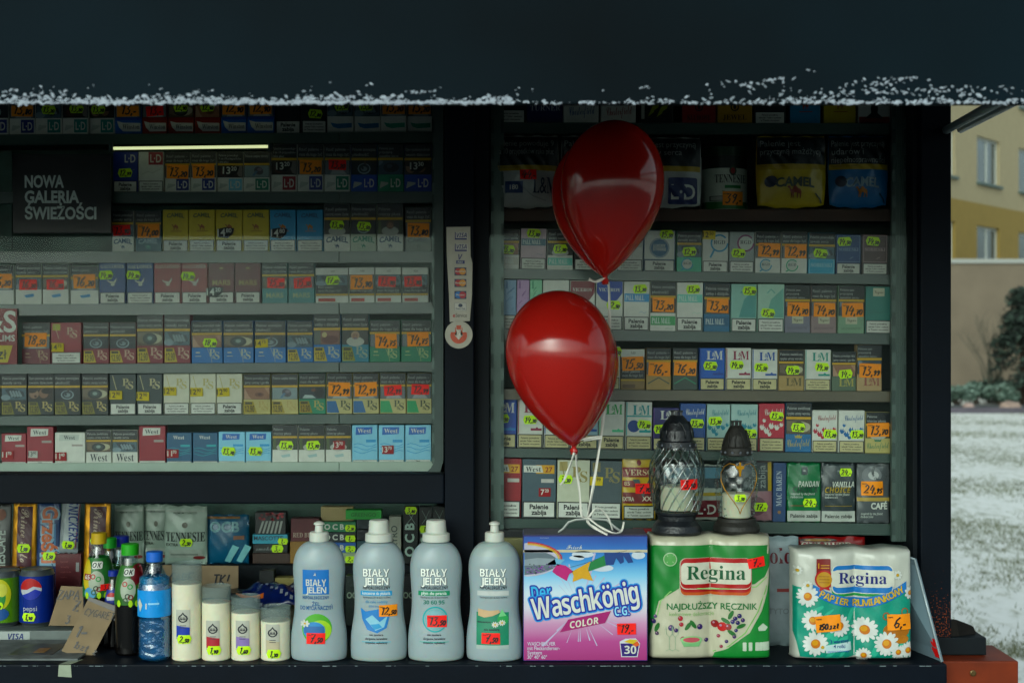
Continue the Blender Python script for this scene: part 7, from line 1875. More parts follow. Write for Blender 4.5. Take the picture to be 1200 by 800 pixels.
def small_box(px0, px1, py0, py1, D, col, label, lines=(), cat='box', name='carton', d=.03, grp=None, zb=None, tilt=0.0):
    w, h = PX(px1 - px0, D), PX(py1 - py0, D)
    b = MB(); b.box(-w / 2, w / 2, 0, d, 0, h, col, .0006)
    for s, u, v, hh, cc, st, rot in lines:
        if rot: b.text(s, u * w, v * h, hh * w, cc, 2, 'c', st, maxw=h * .86, rot=R(90)) if False else b.text(s, u * w + hh * w * .35, v * h, hh * w, cc, 2, 'l', st, maxw=h * .84, rot=R(90))
        else: b.text(s, u * w, v * h, hh * h, cc, 2, 'c', st, maxw=w * .86)
    o = b.build(name, None, (X((px0 + px1) / 2, D), Y(D), Z(py1, D) if zb is None else zb), (0, tilt, 0))
    return tag(o, label, cat, grp)
small_box(588, 641, 626, 752, 2.80, '#8a8664', 'pale olive carton half hidden behind the detergent box and pump bottle', zb=CT + .0006)
small_box(660, 742, 621, 752, 2.81, '#8fa4a4', 'pale green carton behind the washing powder handle', [('GOLD', .2, .93, .04, '#6a6a4a', 'serif', 0)], zb=CT + .0006)
small_box(742.5, 792, 618, 752, 2.82, '#8a2430', 'red carton with white M lettering behind the larger lantern', [('M', .0, .88, .1, WHT, 'serif', 0)], zb=CT + .0006)
b = MB(); b.box(-.07, .07, 0, .05, 0, .018, '#16191c', .003); tag(b.build('tray', None, (X(625, 2.86), Y(2.86) - .05, Z(627, 2.86) )), 'black plastic tray behind the last pump bottle', 'tray')

# ---- riser and goods behind the lower left window
D = 3.08; RZ = Z(660, D)
b = MB(); b.box(X(128, D), X(556, D), Y(3.06), Y(3.06) + .3, CT + .0006, RZ, M_DARK, .002); tag(b.build('display_step', None), 'black display step under the bags behind the lower left window', 'display step')
b = MB(); b.box(-2.4, X(126, D), Y(3.06), Y(3.06) + .3, CT + .0006, LE, M_DARK, .002); tag(b.build('display_step', None), 'low black step under the chocolate bars at the left end', 'display step')
b = MB(); b.box(-2.4, X(557, 3.3), Y(3.32), Y(3.32) + .01, CT + .001, Z(585, 3.3), M_BOARD); b.build('back_panel', kiosk)
RZ += .0006
def p_tenn(p, w, h):
    p.rect(-w * .46, w * .46, h * .9, h * .93, '#a9b0a8', 1); p.text('PREMIUM TOBACCO', 0, h * .87, h * .03, '#5a625c', 2, 'c', 'b', maxw=w * .6)
    fit(p, 'TENNESIE', -w * .46, w * .46, h * .4, h * .16, '#23302c', 2, 'serif'); p.ell(0, h * .68, w * .07, h * .05, '#6a6a60', 2, 10)
    p.text('EXTRA', -w * .3, h * .32, h * .05, '#4a5248', 2, 'c', 'b'); p.rect(-w * .38, w * .4, h * .12, h * .26, '#a4aaa2', 2); p.rect(-w * .34, w * .3, h * .16, h * .19, '#7f877f', 3); p.ell(w * .32, h * .12, w * .14, h * .03, '#7a3a3a', 3)
TG = 'silver tobacco bags behind the lower left window'
pouch(134, 169, 592, 660, D, foil('#93a096'), 'silver tobacco bag behind the drink bottles, leftmost of the silver bags', 'tobacco bag', 'tobacco_bag', p_tenn, .008, zbase=RZ, group=TG)
pouch(167, 201, 592, 660, D + .01, foil('#93a096'), 'silver tobacco bag above the blue water bottle, middle of the silver bags', 'tobacco bag', 'tobacco_bag', p_tenn, .008, zbase=RZ, group=TG)
o, sf = pouch(193, 243, 592, 660, D - .01, foil('#a3b0a6'), 'silver tobacco bag with green 2,50 tag, rightmost and widest of the silver bags', 'tobacco bag', 'tobacco_bag', p_tenn, .010, zbase=RZ, group=TG); ticket(o, 'g2,50', (.003, 0, PX(26, D)), PX(.9, D), surf=sf)
def p_ocb(p, w, h):
    p.text('OCB', -w * .05, h * .66, h * .2, '#86a8ae', 2, 'c', 'bb', maxw=w * .7); p.rect(-w * .48, w * .3, h * .92, h * .97, '#8a6a4a', 2)
    for dx in (-.05, .22): p.poly([(w * dx, h * .06), (w * (dx + .12), h * .02), (w * (dx + .34), h * .34), (w * (dx + .2), h * .4)], '#8fc0c4', 3)
    p.rect(w * .16, w * .4, h * .5, h * .58, '#8a6a5a', 3)
pouch(241, 292, 603, 660, D, foil('#25607c'), 'blue bag with pale filter tips printed on it beside the silver bags', 'bag', 'filter_bag', p_ocb, .010, zbase=RZ)
RP = 'boxes of rolling papers behind the lower left window'
def rb(px0, px1, y0, y1, col, label, lines=(), D=D, d=.03, tilt=0.0): return small_box(px0, px1, y0, y1, D, col, label, lines, 'rolling papers', 'rolling_paper_box', d, RP, Z(y1, D) + .0003, tilt)
rb(296, 340, 648, 660, '#3a2418', 'dark brown box of rolling papers, lowest under the black one'); o = rb(297, 337, 637.5, 647.6, '#171a1c', 'black box of rolling papers with white lettering, under the turquoise one', [('smoking', -.1, .3, .5, '#8f9492', 'script', 0)]); ticket(o, 'g3,-', (PX(8, D), -.0006, PX(5, D)), PX(.85, D))
o = rb(296, 337, 626, 637, '#4f9cb0', 'turquoise box of rolling papers with a small green tag', [('MASCOTTE', -.05, .4, .42, '#22384a', 'b', 0)]); ticket(o, 'g1,-', (PX(15, D), -.0006, PX(3, D)), PX(.72, D))
b = MB(); rnd = random.Random(2)
w, h = PX(36, D), PX(26, D); b.box(-w / 2, w / 2, 0, .03, 0, h, '#1c2022', .001)
for i in range(6): b.poly([(-w * .4 + i * w * .13, h * .05), (-w * .34 + i * w * .13, h * .05), (-w * .2 + i * w * .12, h * .6), (-w * .27 + i * w * .12, h * .6)], '#a0a49e', 2)
for i in range(22): b.ell(rnd.uniform(-w * .42, w * .42), h * rnd.uniform(.62, .95), w * .05, h * .06, rnd.choice(['#8a2a34', '#a84048', '#6a2a30']), 2, 7)
tag(b.build('lighter_box', None, (X(317, D), Y(D), Z(625.8, D))), 'dark box with striped front and red speckled top above the turquoise box', 'box')
small_box(341, 374, 607, 634, D, '#5c2028', 'maroon tin shaped carton with white lettering left of the green stack', [('RED BULL', 0, .18, .2, '#a99a8c', 'serif', 0)], 'box', 'carton', zb=Z(634, D)); 
o = small_box(340, 375, 634.4, 660, D, '#8a6a30', 'amber topped box under the maroon carton', [], 'box', 'carton', zb=RZ)
q = MB(); q.ell(0, 0, PX(6, D), PX(5.5, D), '#0e1012', 1); q.ring(0, 0, PX(4, D), PX(4.6, D), '#a09a8c', 2); 
cols = [('#1f7a58', 'green', 'g2,50'), ('#16262a', 'black green', 'g1,-'), ('#1f5f9c', 'blue', 'g2,-'), ('#9aa88c', 'pale', 'g2,-')]
for i, (c, cw_, t) in enumerate(cols):
    y1 = 660 - 12.2 * (3 - i) - .3
    o = rb(376, 417, y1 - 12, y1, c, cw_ + ' box in the four high stack of rolling papers behind the first pump bottle', [('O C B', -.12, .25, .5, WHT if i < 3 else '#2a3a3a', 'bb', 0)])
    ticket(o, t, (PX(14, D), -.0006, PX(4.5, D)), PX(.75, D))
small_box(376, 414, 594, 610, D + .02, '#a3946f', 'tan card box on top of the rolling paper stack', zb=Z(611, D)); small_box(405, 447, 595, 606, D - .02, '#3aa04a', 'bright green flat box at the top behind the first ribbed cap bottle', [('GREENGO', 0, .3, .4, '#1f6a2c', 'b', 0)], 'rolling papers', 'rolling_paper_box', grp=RP, zb=Z(607, D))
for i, (c, l) in enumerate((('#23323a', 'slate blue'), ('#1a2024', 'blackish'), ('#2a4a50', 'dull teal'), ('#2c2420', 'dark brown'))):
    rb(418, 455, 607 + i * 13.2, 619.6 + i * 13.2, c, l + ' box in the stack behind the first ribbed cap bottle', [('choice', .1, .3, .4, '#7f8886', 'script', 0)])
small_box(456, 470, 605, 660, D, '#a3a59a', 'upright pale grey rolling paper box between the ribbed cap bottles', [('KAYRO', 0, .2, .5, '#4a5250', 'b', 1)], 'rolling papers', 'rolling_paper_box', grp=RP, zb=RZ)
for j, (a, c_, l, t) in enumerate(((473, 490, 'first upright black rolling paper box right of the pale grey one', 'g3,80'), (491.5, 506, 'upright black rolling paper box above the second ribbed cap, middle of three', 'g1,-'), (507, 522, 'upright black rolling paper box nearest the middle post', ''))):
    o = small_box(a, c_, 594, 660, D, '#161d1f', l, [('O C B', 0, .12, .6, '#a9bdb4', 'bb', 1)], 'rolling papers', 'rolling_paper_box', grp=RP, zb=RZ)
    q = MB(); w = PX(c_ - a, D); q.pen([(-w * .3, PX(46, D)), (0, PX(52, D)), (w * .3, PX(62, D))], .001, '#8fa09a', 2); q.pen([(w * .3, PX(46, D)), (0, PX(54, D)), (-w * .3, PX(62, D))], .001, '#8fa09a', 2); q.build('emblem', o)
    if t: ticket(o, t, (0, -.0006, PX(62 if j == 0 else 40, D)), PX(.85, D))
small_box(523, 548, 600, 660, D, '#8a8f5c', 'olive and cream box at the right end of the display step', zb=RZ)
rbz = CT + .0006
small_box(304, 321, 662, 726, 3.0, '#101315', 'small black upright box with white rings below the dark stack', [('O', 0, .62, .5, '#a9aca4', 'bb', 1)], 'box', 'carton', zb=rbz)
small_box(322, 350, 671, 726, 3.005, '#8a7f54', 'khaki box with oval emblem behind the blue folded bag', [('OCB', 0, .75, .1, '#3a3420', 'serif', 0)], 'box', 'carton', zb=rbz)
for i in range(3):
    small_box(405 + i * 66, 424 + i * 66, 668, 726, 3.0, ('#26322f', '#2c2c30', '#232a2c')[i], ('dark box low between the first two bottles', 'dark box low between the two ribbed cap bottles', 'dark box low beside the middle post')[i], [('OCB', 0, .55, .12, '#8f9a8c', 'bb', 0)], 'box', 'carton', zb=rbz)
# folded blue plastic bag and white sack under it
def p_blue(p, w, h):
    p.poly([(-w * .45, h * .5), (0, h * .62), (0, h * .74), (-w * .45, h * .6)], '#c8741c', 2)
    for a in (.1, .45): p.pen([(-w * .4 + a * w, h * .2), (-w * .1 + a * w, h * .38), (w * .1 + a * w * .6, h * .5)], .003, '#a9b0bc', 2)
    p.pen([(-w * .2, h * .08), (w * .1, h * .2), (w * .45, h * .24)], .0035, '#8a5a78', 3)
def lumpy(name, px0, px1, py0, py1, D, dep, mat, label, cat, seed):
    rnd = random.Random(seed); bm_ = bmesh.new(); bmesh.ops.create_icosphere(bm_, subdivisions=4, radius=1)
    w, h = PX(px1 - px0, D) / 2, PX(py1 - py0, D) / 2
    ph = [rnd.uniform(0, 6) for _ in range(6)]
    for v in bm_.verts:
        n = v.co.copy(); k = 1 + .10 * math.sin(n.x * 5 + ph[0]) * math.sin(n.y * 4 + ph[1]) + .05 * math.sin(n.x * 13 + n.z * 9 + ph[2]) + .03 * math.sin(n.z * 21 + n.x * 17 + ph[3])
        sq = lambda q: math.copysign(abs(q) ** .6, q)
        v.co = (sq(n.x) * w * k, sq(n.y) * dep * k, max(-h, sq(n.z) * h * k))
    b = MB(); b.bm(bm_, mat, True); bm_.free()
    return tag(b.build(name, None, (X((px0 + px1) / 2, D), Y(D), Z(py1, D) + h)), label, cat)
sk = lumpy('paper_sack', 262, 346, 702, 731, 2.93, .05, bumpy(ink('#a09a88', rough=.7), 40, .5, .004), 'crumpled off white sack under the blue folded bag behind the candles', 'bag', 3)
sk.location.z = CT + PX(14.5, 2.93) + .001
b = MB(); D2 = 2.94
top = []
nx, ny = 26, 10; vs = []
for j in range(ny + 1):
    for i in range(nx + 1):
        u, v = i / nx, j / ny
        px_ = 268 + u * 84
        z = Z(706 - 22 * math.sin(min(1, v * 1.3) * math.pi / 2) * (1 - .35 * (1 - u)) - 3 * math.sin(u * 9 + v * 4), D2) + .004 * math.sin(u * 23) * math.sin(v * 8)
        vs.append((X(px_, D2), Y(D2) - .04 + v * .08, z))
g = nx + 1
fb = ink('#1c2a5c', rough=.25, spec=.5, grain=.3); fo_ = ink('#c8741c', rough=.4); fw = ink('#8f949c', rough=.3)
fd = ink('#20242a', rough=.25, spec=.5)
for j in range(ny):
    for i in range(nx):
        m_ = fo_ if (j in (3,) and 2 < i < 13) else (fw if (i + 2 * j) % 11 == 3 and i > 9 else (fd if i < 5 else fb))
        b.add([vs[q] for q in (j * g + i, j * g + i + 1, (j + 1) * g + i + 1, (j + 1) * g + i)], [(0, 1, 2, 3)], m_, True)
n_ = len(b.v)
o = b.build('plastic_bag', None, merge=True)
md = o.modifiers.new('thickness', 'SOLIDIFY'); md.thickness = .002
tag(o, 'folded dark blue plastic bag with orange stripe behind the candle tubs', 'bag')
# chocolate bars and neighbours standing at the left
D = 3.02
def vtext(p, s, x, z, h_, c, st, maxw, lay=3, rot=-90): p.text(s, x, z, h_, c, lay, 'l', st, maxw=maxw, rot=R(rot))
def p_polo(p, w, h):
    p.rect(-w * .28, w * .34, h * .42, h * .95, '#4f2430', 1); vtext(p, 'Prince Polo', -w * .12, h * .93, w * .36, '#b9a898', 'script', h * .47)
    p.rect(-w * .32, w * .38, h * .08, h * .41, '#6a5a3c', 1)
    for a in (0, 1): p.pen([(-w * .3, h * (.1 + .24 * a)), (w * .34, h * (.34 - .24 * a))], w * .14, '#4f2430', 3)
    p.poly([(-w * .26, h * .33), (w * .3, h * .33), (0, h * .24)], '#a08a4a', 2)
gold = bumpy(ink('#b98a2c', rough=.28, metal=.6, grain=.25, scale=40), 90, .7, .003, 4, (1, 1, .4))
zc = LE + .0006
o, sf = pouch(13, 41, 590, 722, D, gold, 'gold wafer bar with maroon band and 1,50 tag, left of the blue bar', 'chocolate bar', 'chocolate_bar', p_polo, .006, zbase=zc, lean=.06, group='gold wafer bars'); ticket(o, 'g1,50', (.001, 0, PX(77, D)), PX(.95, D), surf=sf)
o, sf = pouch(97, 128, 590, 722, D, gold, 'gold wafer bar with maroon band behind the yellow capped bottle', 'chocolate bar', 'chocolate_bar', p_polo, .006, zbase=zc, lean=.06, group='gold wafer bars'); ticket(o, 'g1,50', (.0, 0, PX(86, D)), PX(.85, D), surf=sf)
def p_grz(p, w, h):
    vtext(p, 'Grześki', -w * .24, h * .95, w * .62, '#b46a4a', 'bb', h * .5); vtext(p, 'Grześki', -w * .27, h * .955, w * .7, '#8fa8b8', 'fat', h * .53, 2); p.poly([(-w * .1, h * .42), (w * .3, h * .4), (w * .2, h * .25)], '#8a7a3a', 2); p.pen([(w * .3, h * .8), (w * .3, h * .6)], w * .06, '#5f84a8', 2)
o, sf = pouch(42, 69, 590, 722, D, foil('#1f3f6c'), 'blue wafer bar with orange upright lettering, second from the left', 'chocolate bar', 'chocolate_bar', p_grz, .006, zbase=zc, lean=.06); ticket(o, 'g1,50', (.004, 0, PX(68, D)), PX(.9, D), surf=sf)
def p_sni(p, w, h):
    p.poly([(-w * .3, h * .1), (w * .38, h * .1), (w * .46, h * .96), (-w * .22, h * .96)], '#a9aeb0', 1); p.poly([(w * .36, h * .1), (w * .40, h * .1), (w * .48, h * .96), (w * .44, h * .96)], '#8a3a44', 2); vtext(p, 'SNICKERS', -w * .12, h * .99, w * .46, '#22407c', 'heavyit', h * .78, 3, -86)
b = MB(); bw = PX(30, D); bz = Z(648, D); b.box(-bw / 2, bw / 2, 0, .05, 0, bz - zc - .0006, '#5c2028', .0008)
for i in range(4): b.text(('karmel', 'orzechy', 'czekolada', 'mleko')[i], -bw * .3, (bz - zc) * .85 - i * .011, .004, '#8a5a5c', 1, 'l', 'r')
b.box(bw * .3, bw * .42, -.0003, 0, (bz - zc) * .7, (bz - zc) * .85, '#8f9090'); tag(b.build('carton', None, (X(80, D), Y(D), zc)), 'maroon carton with small print under the white and blue chocolate bar', 'box')
o, sf = pouch(69, 91, 586, 648, D, foil('#8f9498'), 'white and blue peanut bar standing on the maroon carton', 'chocolate bar', 'chocolate_bar', p_sni, .005, zbase=bz + .0006, tilt=.06, lean=.03); ticket(o, 'g1,50', (.0, 0, PX(10, D)), PX(.9, D), surf=sf)
def p_nes(p, w, h): p.text('NESCAFÉ', w * .3, h * .38, w * .34, '#a4aaa4', 3, 'l', 'b', maxw=h * .36, rot=R(90)); p.ell(w * .1, h * .88, w * .2, h * .05, '#8a5a4a', 2); p.rect(-w * .48, w * .48, h * .28, h * .34, '#7a2a24', 2)
pouch(-18, 12, 590, 722, D, foil('#23201e'), 'dark coffee bag with pale upright lettering at the far left edge', 'bag', 'coffee_bag', p_nes, .006, zbase=zc, lean=.05)
b = MB(); b.box(-.03, .03, 0, .03, 0, PX(60, 2.96), '#6a3a2a', .001); b.rect(-.029, .029, PX(52, 2.96), PX(59, 2.96), '#7a2a24', 1); b.rect(-.029, .029, PX(44, 2.96), PX(51, 2.96), '#a58f5a', 1); tag(b.build('carton', None, (X(0, 2.96), Y(2.965), zc)), 'small red topped carton behind the lemonade can', 'box')

# ---- signs on the middle post
D = 2.745
b = MB(); c0 = 537.5
pts = [(523, 266), (551, 265.5), (551.5, 300), (553.5, 308), (553, 345), (550.5, 376), (527, 377), (526, 345), (523.5, 300)]
P3 = [((px_ - c0) * D / FPX, (321 - py_) * D / FPX) for px_, py_ in pts]
n = len(P3); m_ = ink('#b4b2a6', rough=.5, grain=.1)
b.add([(x, -.0012, z) for x, z in P3] + [(x, 0, z) for x, z in P3], [tuple(range(n))[::-1], tuple(range(n, 2 * n))] + [(i, (i + 1) % n, n + (i + 1) % n, n + i) for i in range(n)], m_)
o = tag(b.build('payment_sign', None, (X(c0, D), FY - .0006, Z(321, D)), merge=True), 'tall white sticker with a column of payment card logos on the middle post', 'sign')
p = MB(); p.surf = lambda x, z: -.0013
Uq = lambda px_: (px_ - c0) * D / FPX
Vq = lambda py_: (321 - py_) * D / FPX
for y in (276, 289.5): p.rect(Uq(533.5), Uq(548), Vq(y + 4.5), Vq(y - 4), '#c0c0b8', 1); p.text('VISA', Uq(541), Vq(y + 2), PX(5, D), '#1c2f6a', 3, 'c', 'heavyit', maxw=PX(12, D)); p.rect(Uq(533.5), Uq(547), Vq(y + 4.8), Vq(y + 3), '#1c2f6a', 2); p.rect(Uq(533), Uq(534), Vq(y + 4.8), Vq(y - 4), '#1c2f6a', 2)
p.rect(Uq(534.5), Uq(544.5), Vq(309), Vq(305), '#1c2f6a', 2); p.text('V', Uq(539.5), Vq(304), PX(6, D), '#1c2f6a', 3, 'c', 'heavyit'); p.text('PAY', Uq(539.5), Vq(308.3), PX(2.4, D), WHT, 4, 'c', 'b')
for y, a, c_, t in ((318, '#a82430', '#c8922c', 'MasterCard'), (331.5, '#a82430', '#c8922c', 'MasterCard'), (345.5, '#2a7ab0', '#a83040', 'Maestro')):
    p.rect(Uq(532.5), Uq(546.5), Vq(y + 4.7), Vq(y - 4.7), '#16264a', 1); p.ell(Uq(537), Vq(y), PX(4, D), PX(3.9, D), a, 2, 16); p.ell(Uq(542), Vq(y), PX(4, D), PX(3.9, D), c_, 3, 16); p.text(t, Uq(539.5), Vq(y + .8), PX(2, D), WHT, 5, 'c', 'b', maxw=PX(12, D))
p.rrect(Uq(532.5), Uq(546.5), Vq(364), Vq(354.5), .0012, '#8f9290', 1); p.rrect(Uq(533), Uq(546), Vq(363.6), Vq(355), .001, '#c0c0b8', 2); p.ell(Uq(539.5), Vq(357.8), PX(2.6, D), PX(2.2, D), '#1c2f4a', 3, 12); p.text('Diners Club', Uq(539.5), Vq(362.6), PX(2.2, D), '#1c2f4a', 3, 'c', 'b', maxw=PX(11, D))
p.text('e', Uq(530.5), Vq(371.5), PX(4.6, D), '#a83a30', 3, 'l', 'b'); p.text('Service', Uq(534), Vq(371.5), PX(4.6, D), '#4a4a48', 3, 'l', 'r', maxw=PX(13, D))
p.build('printed_logos', o)
b = MB(); r = PX(16.2, D); b.lathe([(0, r, r), (.0012, r, r)], m_, 40)
o = tag(b.build('arrow_sticker', None, (X(537.5, D), FY - .0006, Z(392, D)), (R(90), 0, 0)), 'round white sticker with orange ring and white down arrow on the middle post', 'sticker')
p = MB(); r1 = PX(9.8, D); p.surf = lambda x, z: 0
p.ring(0, -.0012, r1 * .0, r1, '#b4562a', 1, 28, 160, 380); p.ell(0, r1 * -.05, r1 * .98, r1 * .98, '#b4562a', 0)
p.poly([(-r1 * .34, r1 * .5), (r1 * .34, r1 * .5), (r1 * .34, r1 * .95), (-r1 * .34, r1 * .95)], '#b4b2a6', 1)
p.rect(-r1 * .28, r1 * .28, r1 * .62, r1 * 1.12, '#b4562a', 2)
p.poly([(-r1 * .24, r1 * .5), (r1 * .24, r1 * .5), (r1 * .24, -r1 * .05), (r1 * .5, -r1 * .05), (0, -r1 * .62), (-r1 * .5, -r1 * .05), (-r1 * .24, -r1 * .05)], '#c4c2b6', 3)
p.poly([(-r1 * 1.0, r1 * .3), (-r1 * .45, r1 * .3), (-r1 * .45, r1 * 1.0), (-r1 * 1.0, r1 * 1.0)], '#b4b2a6', 2); p.poly([(r1 * .45, r1 * .3), (r1 * 1.0, r1 * .3), (r1 * 1.0, r1 * 1.0), (r1 * .45, r1 * 1.0)], '#b4b2a6', 2)
q = p.build('arrow_print', o, (0, 0, .0016), (R(-90), 0, 0))

# ================================================================== balloons
M_BAL = bpy.data.materials.new('balloon_latex'); M_BAL.use_nodes = True
t = M_BAL.node_tree; p_ = t.nodes['Principled BSDF']
tc = t.nodes.new('ShaderNodeTexCoord'); n_ = t.nodes.new('ShaderNodeTexNoise'); n_.inputs['Scale'].default_value = 900; n_.inputs['Detail'].default_value = 2
mp = t.nodes.new('ShaderNodeMapping'); mp.inputs['Scale'].default_value = (1, 1, .12)
t.links.new(tc.outputs['Object'], mp.inputs[0]); t.links.new(mp.outputs[0], n_.inputs['Vector'])
rp = t.nodes.new('ShaderNodeValToRGB'); rp.color_ramp.elements[0].color = lin('#a51712'); rp.color_ramp.elements[1].color = lin('#bc2016')
t.links.new(n_.outputs['Fac'], rp.inputs[0]); t.links.new(rp.outputs[0], p_.inputs['Base Color'])
p_.inputs['Roughness'].default_value = .13; p_.inputs['Specular IOR Level'].default_value = .62
p_.inputs['Subsurface Weight'].default_value = .25; p_.inputs['Subsurface Scale'].default_value = .02
p_.inputs['Coat Weight'].default_value = .0; p_.inputs['Coat Roughness'].default_value = .09
def balloon(cx, y_top, y_knot, halfw, D, offx, offy, label, tiltx):
    """heart balloon seen nearly edge-on: two lobes that share one tip"""
    k = D / FPX; L = (y_knot - y_top) * k; Rm = halfw * k
    # teardrop radius along the axis (0 tip .. 1 top)
    def rho(t):
        t = np.clip(t, 0, 1)
        return Rm * np.where(t < .60, np.sin(np.clip(t / .60, 0, 1) * math.pi / 2) ** .82, np.sqrt(np.clip(1 - ((t - .60) / .40) ** 2, 0, 1)))
    lobes = []
    for ax, ln in ((Vector((tiltx[0], -.10, 1)), 1.0), (Vector((tiltx[1], .42, 1)), 1.0)):
        lobes.append((ax.normalized(), ln * L))
    C = np.array((tiltx[0] * L * .5, 0.0, L * .56))
    def inside(P):
        o = np.zeros(len(P), bool)
        for ax, ln in lobes:
            a = np.array(ax); h = P @ a; rad = np.linalg.norm(P - h[:, None] * a, axis=1)
            o |= (h > 0) & (h < ln) & (rad < rho(h / ln))
        return o
    nu, nv = 72, 48
    dirs = []
    for j in range(nv + 1):
        th = math.pi * j / nv
        for i in range(nu):
            f = 2 * math.pi * i / nu
            dirs.append((math.sin(th) * math.cos(f), math.sin(th) * math.sin(f), -math.cos(th)))
    dirs = np.array(dirs)
    lo = np.zeros(len(dirs)); hi = np.full(len(dirs), L)
    # march outwards to the last inside point
    last = np.zeros(len(dirs))
    for s in np.linspace(.02, 1, 90) * L:
        ins = inside(C + dirs * s); last[ins] = s
    lo, hi = last, last + L / 85
    for _ in range(18):
        md_ = (lo + hi) / 2; ins = inside(C + dirs * md_[:, None]); lo = np.where(ins, md_, lo); hi = np.where(ins, hi, md_)
    rr = lo.reshape(nv + 1, nu)
    for _ in range(2):     # latex rounds the groove off
        sm = (np.roll(rr, 1, 1) + np.roll(rr, -1, 1) + np.vstack([rr[:1], rr[:-1]]) + np.vstack([rr[1:], rr[-1:]])) / 4
        wgt = np.linspace(0, 1, nv + 1)[:, None]; wgt = np.where(wgt > .25, .6, 0)
        rr = rr * (1 - wgt) + sm * wgt
    rr[0, :] = rr[0].mean(); rr[-1, :] = rr[-1].mean()
    P = C + dirs * rr.reshape(-1)[:, None]
    b = MB()
    b.add(P.tolist(), [(j * nu + i, j * nu + (i + 1) % nu, (j + 1) * nu + (i + 1) % nu, (j + 1) * nu + i) for j in range(nv) for i in range(nu)], M_BAL, True)
    o = b.build('balloon', None, (X(cx, D), Y(D), Z(y_knot, D)), merge=True)
    # neck and rolled knot
    q = MB(); q.lathe([(.010, .009, .009), (.004, .0052, .0052), (0, .0042, .0042), (-.003, .0062, .0062), (-.007, .0078, .0075), (-.010, .0055, .0052), (-.012, .007, .006), (-.0135, .003, .003)], M_BAL, 20, fn=lambda a, z: 1 + .10 * math.sin(a * 3 + z * 500)); q.build('knot', o)
    return tag(o, label, 'balloon', 'red heart balloons tied to the washing powder box')
b1 = balloon(709, 142, 325, 60, 2.62, 0, 0, 'upper glossy red heart balloon in front of the right window', (.075, -.02))
b2 = balloon(672.5, 338.5, 524, 64, 2.60, 0, 0, 'lower glossy red heart balloon, larger and nearer the detergent box', (-.145, -.085))
M_RIB = ink('#d8d6ce', rough=.35, spec=.5, grain=.06)
def ribbon(pts, wd, D0):
    b = MB(); P = [(X(a, D0 + dd), Y(D0 + dd), Z(c, D0 + dd)) for a, c, dd in pts]
    # Catmull-Rom resample
    Q = []
    V = [Vector(q) for q in P]; K = [V[0]] + V + [V[-1]]
    for i in range(1, len(K) - 2):
        for s in range(6):
            tt = s / 6; p0, p1, p2, p3 = K[i - 1:i + 3]
            Q.append(.5 * ((2 * p1) + (p2 - p0) * tt + (2 * p0 - 5 * p1 + 4 * p2 - p3) * tt ** 2 + (3 * p1 - p0 - 3 * p2 + p3) * tt ** 3))
    Q.append(V[-1])
    w_ = wd * D0 / FPX / 2
    L_, R_ = [], []
    for i, q in enumerate(Q):
        tg = (Q[min(i + 1, len(Q) - 1)] - Q[max(i - 1, 0)]).normalized()
        nn = tg.cross(Vector((0, 1, 0.0)))
        if nn.length < 1e-4: nn = Vector((1, 0, 0))
        nn.normalize(); nn = (nn + Vector((0, .9 * math.sin(i * .35), 0))).normalized()
        L_.append(q + nn * w_); R_.append(q - nn * w_)
    n = len(Q)
    b.add(L_ + R_, [(i, i + 1, n + i + 1, n + i) for i in range(n - 1)], M_RIB, True)
    return b
parts = []
o = None
def rib(pts, wd, D0, label):
    b = ribbon(pts, wd, D0); o = b.build('ribbon', None)
    md = o.modifiers.new('thickness', 'SOLIDIFY'); md.thickness = .0002
    return tag(o, label, 'ribbon', 'white ribbons holding the balloons')
rib([(690, 327, -.02), (698, 330, -.02), (708, 327, -.015), (712, 330, -.01), (714, 345, 0), (714.5, 400, .01), (713, 440, .02), (710, 470, .02), (703, 520, .01), (695, 570, 0), (689, 604, 0), (690, 613, 0), (697, 618, -.01), (712, 626, -.02)], 3.6, 2.63, 'long white ribbon from the upper balloon down to the washing powder box')
rib([(675, 529, 0), (676, 550, 0), (679, 575, 0), (681, 600, 0), (683, 606, 0)], 3.0, 2.61, 'short white ribbon hanging straight from the lower balloon knot')
rib([(673, 530, -.01), (668, 545, -.015), (661, 562, -.01), (656, 568, 0)], 3.0, 2.60, 'loose white ribbon tail left of the lower balloon knot')
rib([(673, 518, -.01), (684, 514, -.01), (703, 511.5, 0), (702, 513.5, 0), (684, 516.5, -.01)], 2.6, 2.60, 'white ribbon end tied across beside the lower balloon knot')
rib([(683, 605, 0), (689, 606, -.01), (700, 595, -.01), (712, 605, 0), (718, 621, 0)], 2.4, 2.63, 'curled white ribbon loop on the washing powder handle')
rib([(689, 606, 0), (702, 616, -.01), (718, 624, -.02), (728, 622, -.01), (731, 611, 0)], 2.6, 2.61, 'curled white ribbon end right of the washing powder handle')
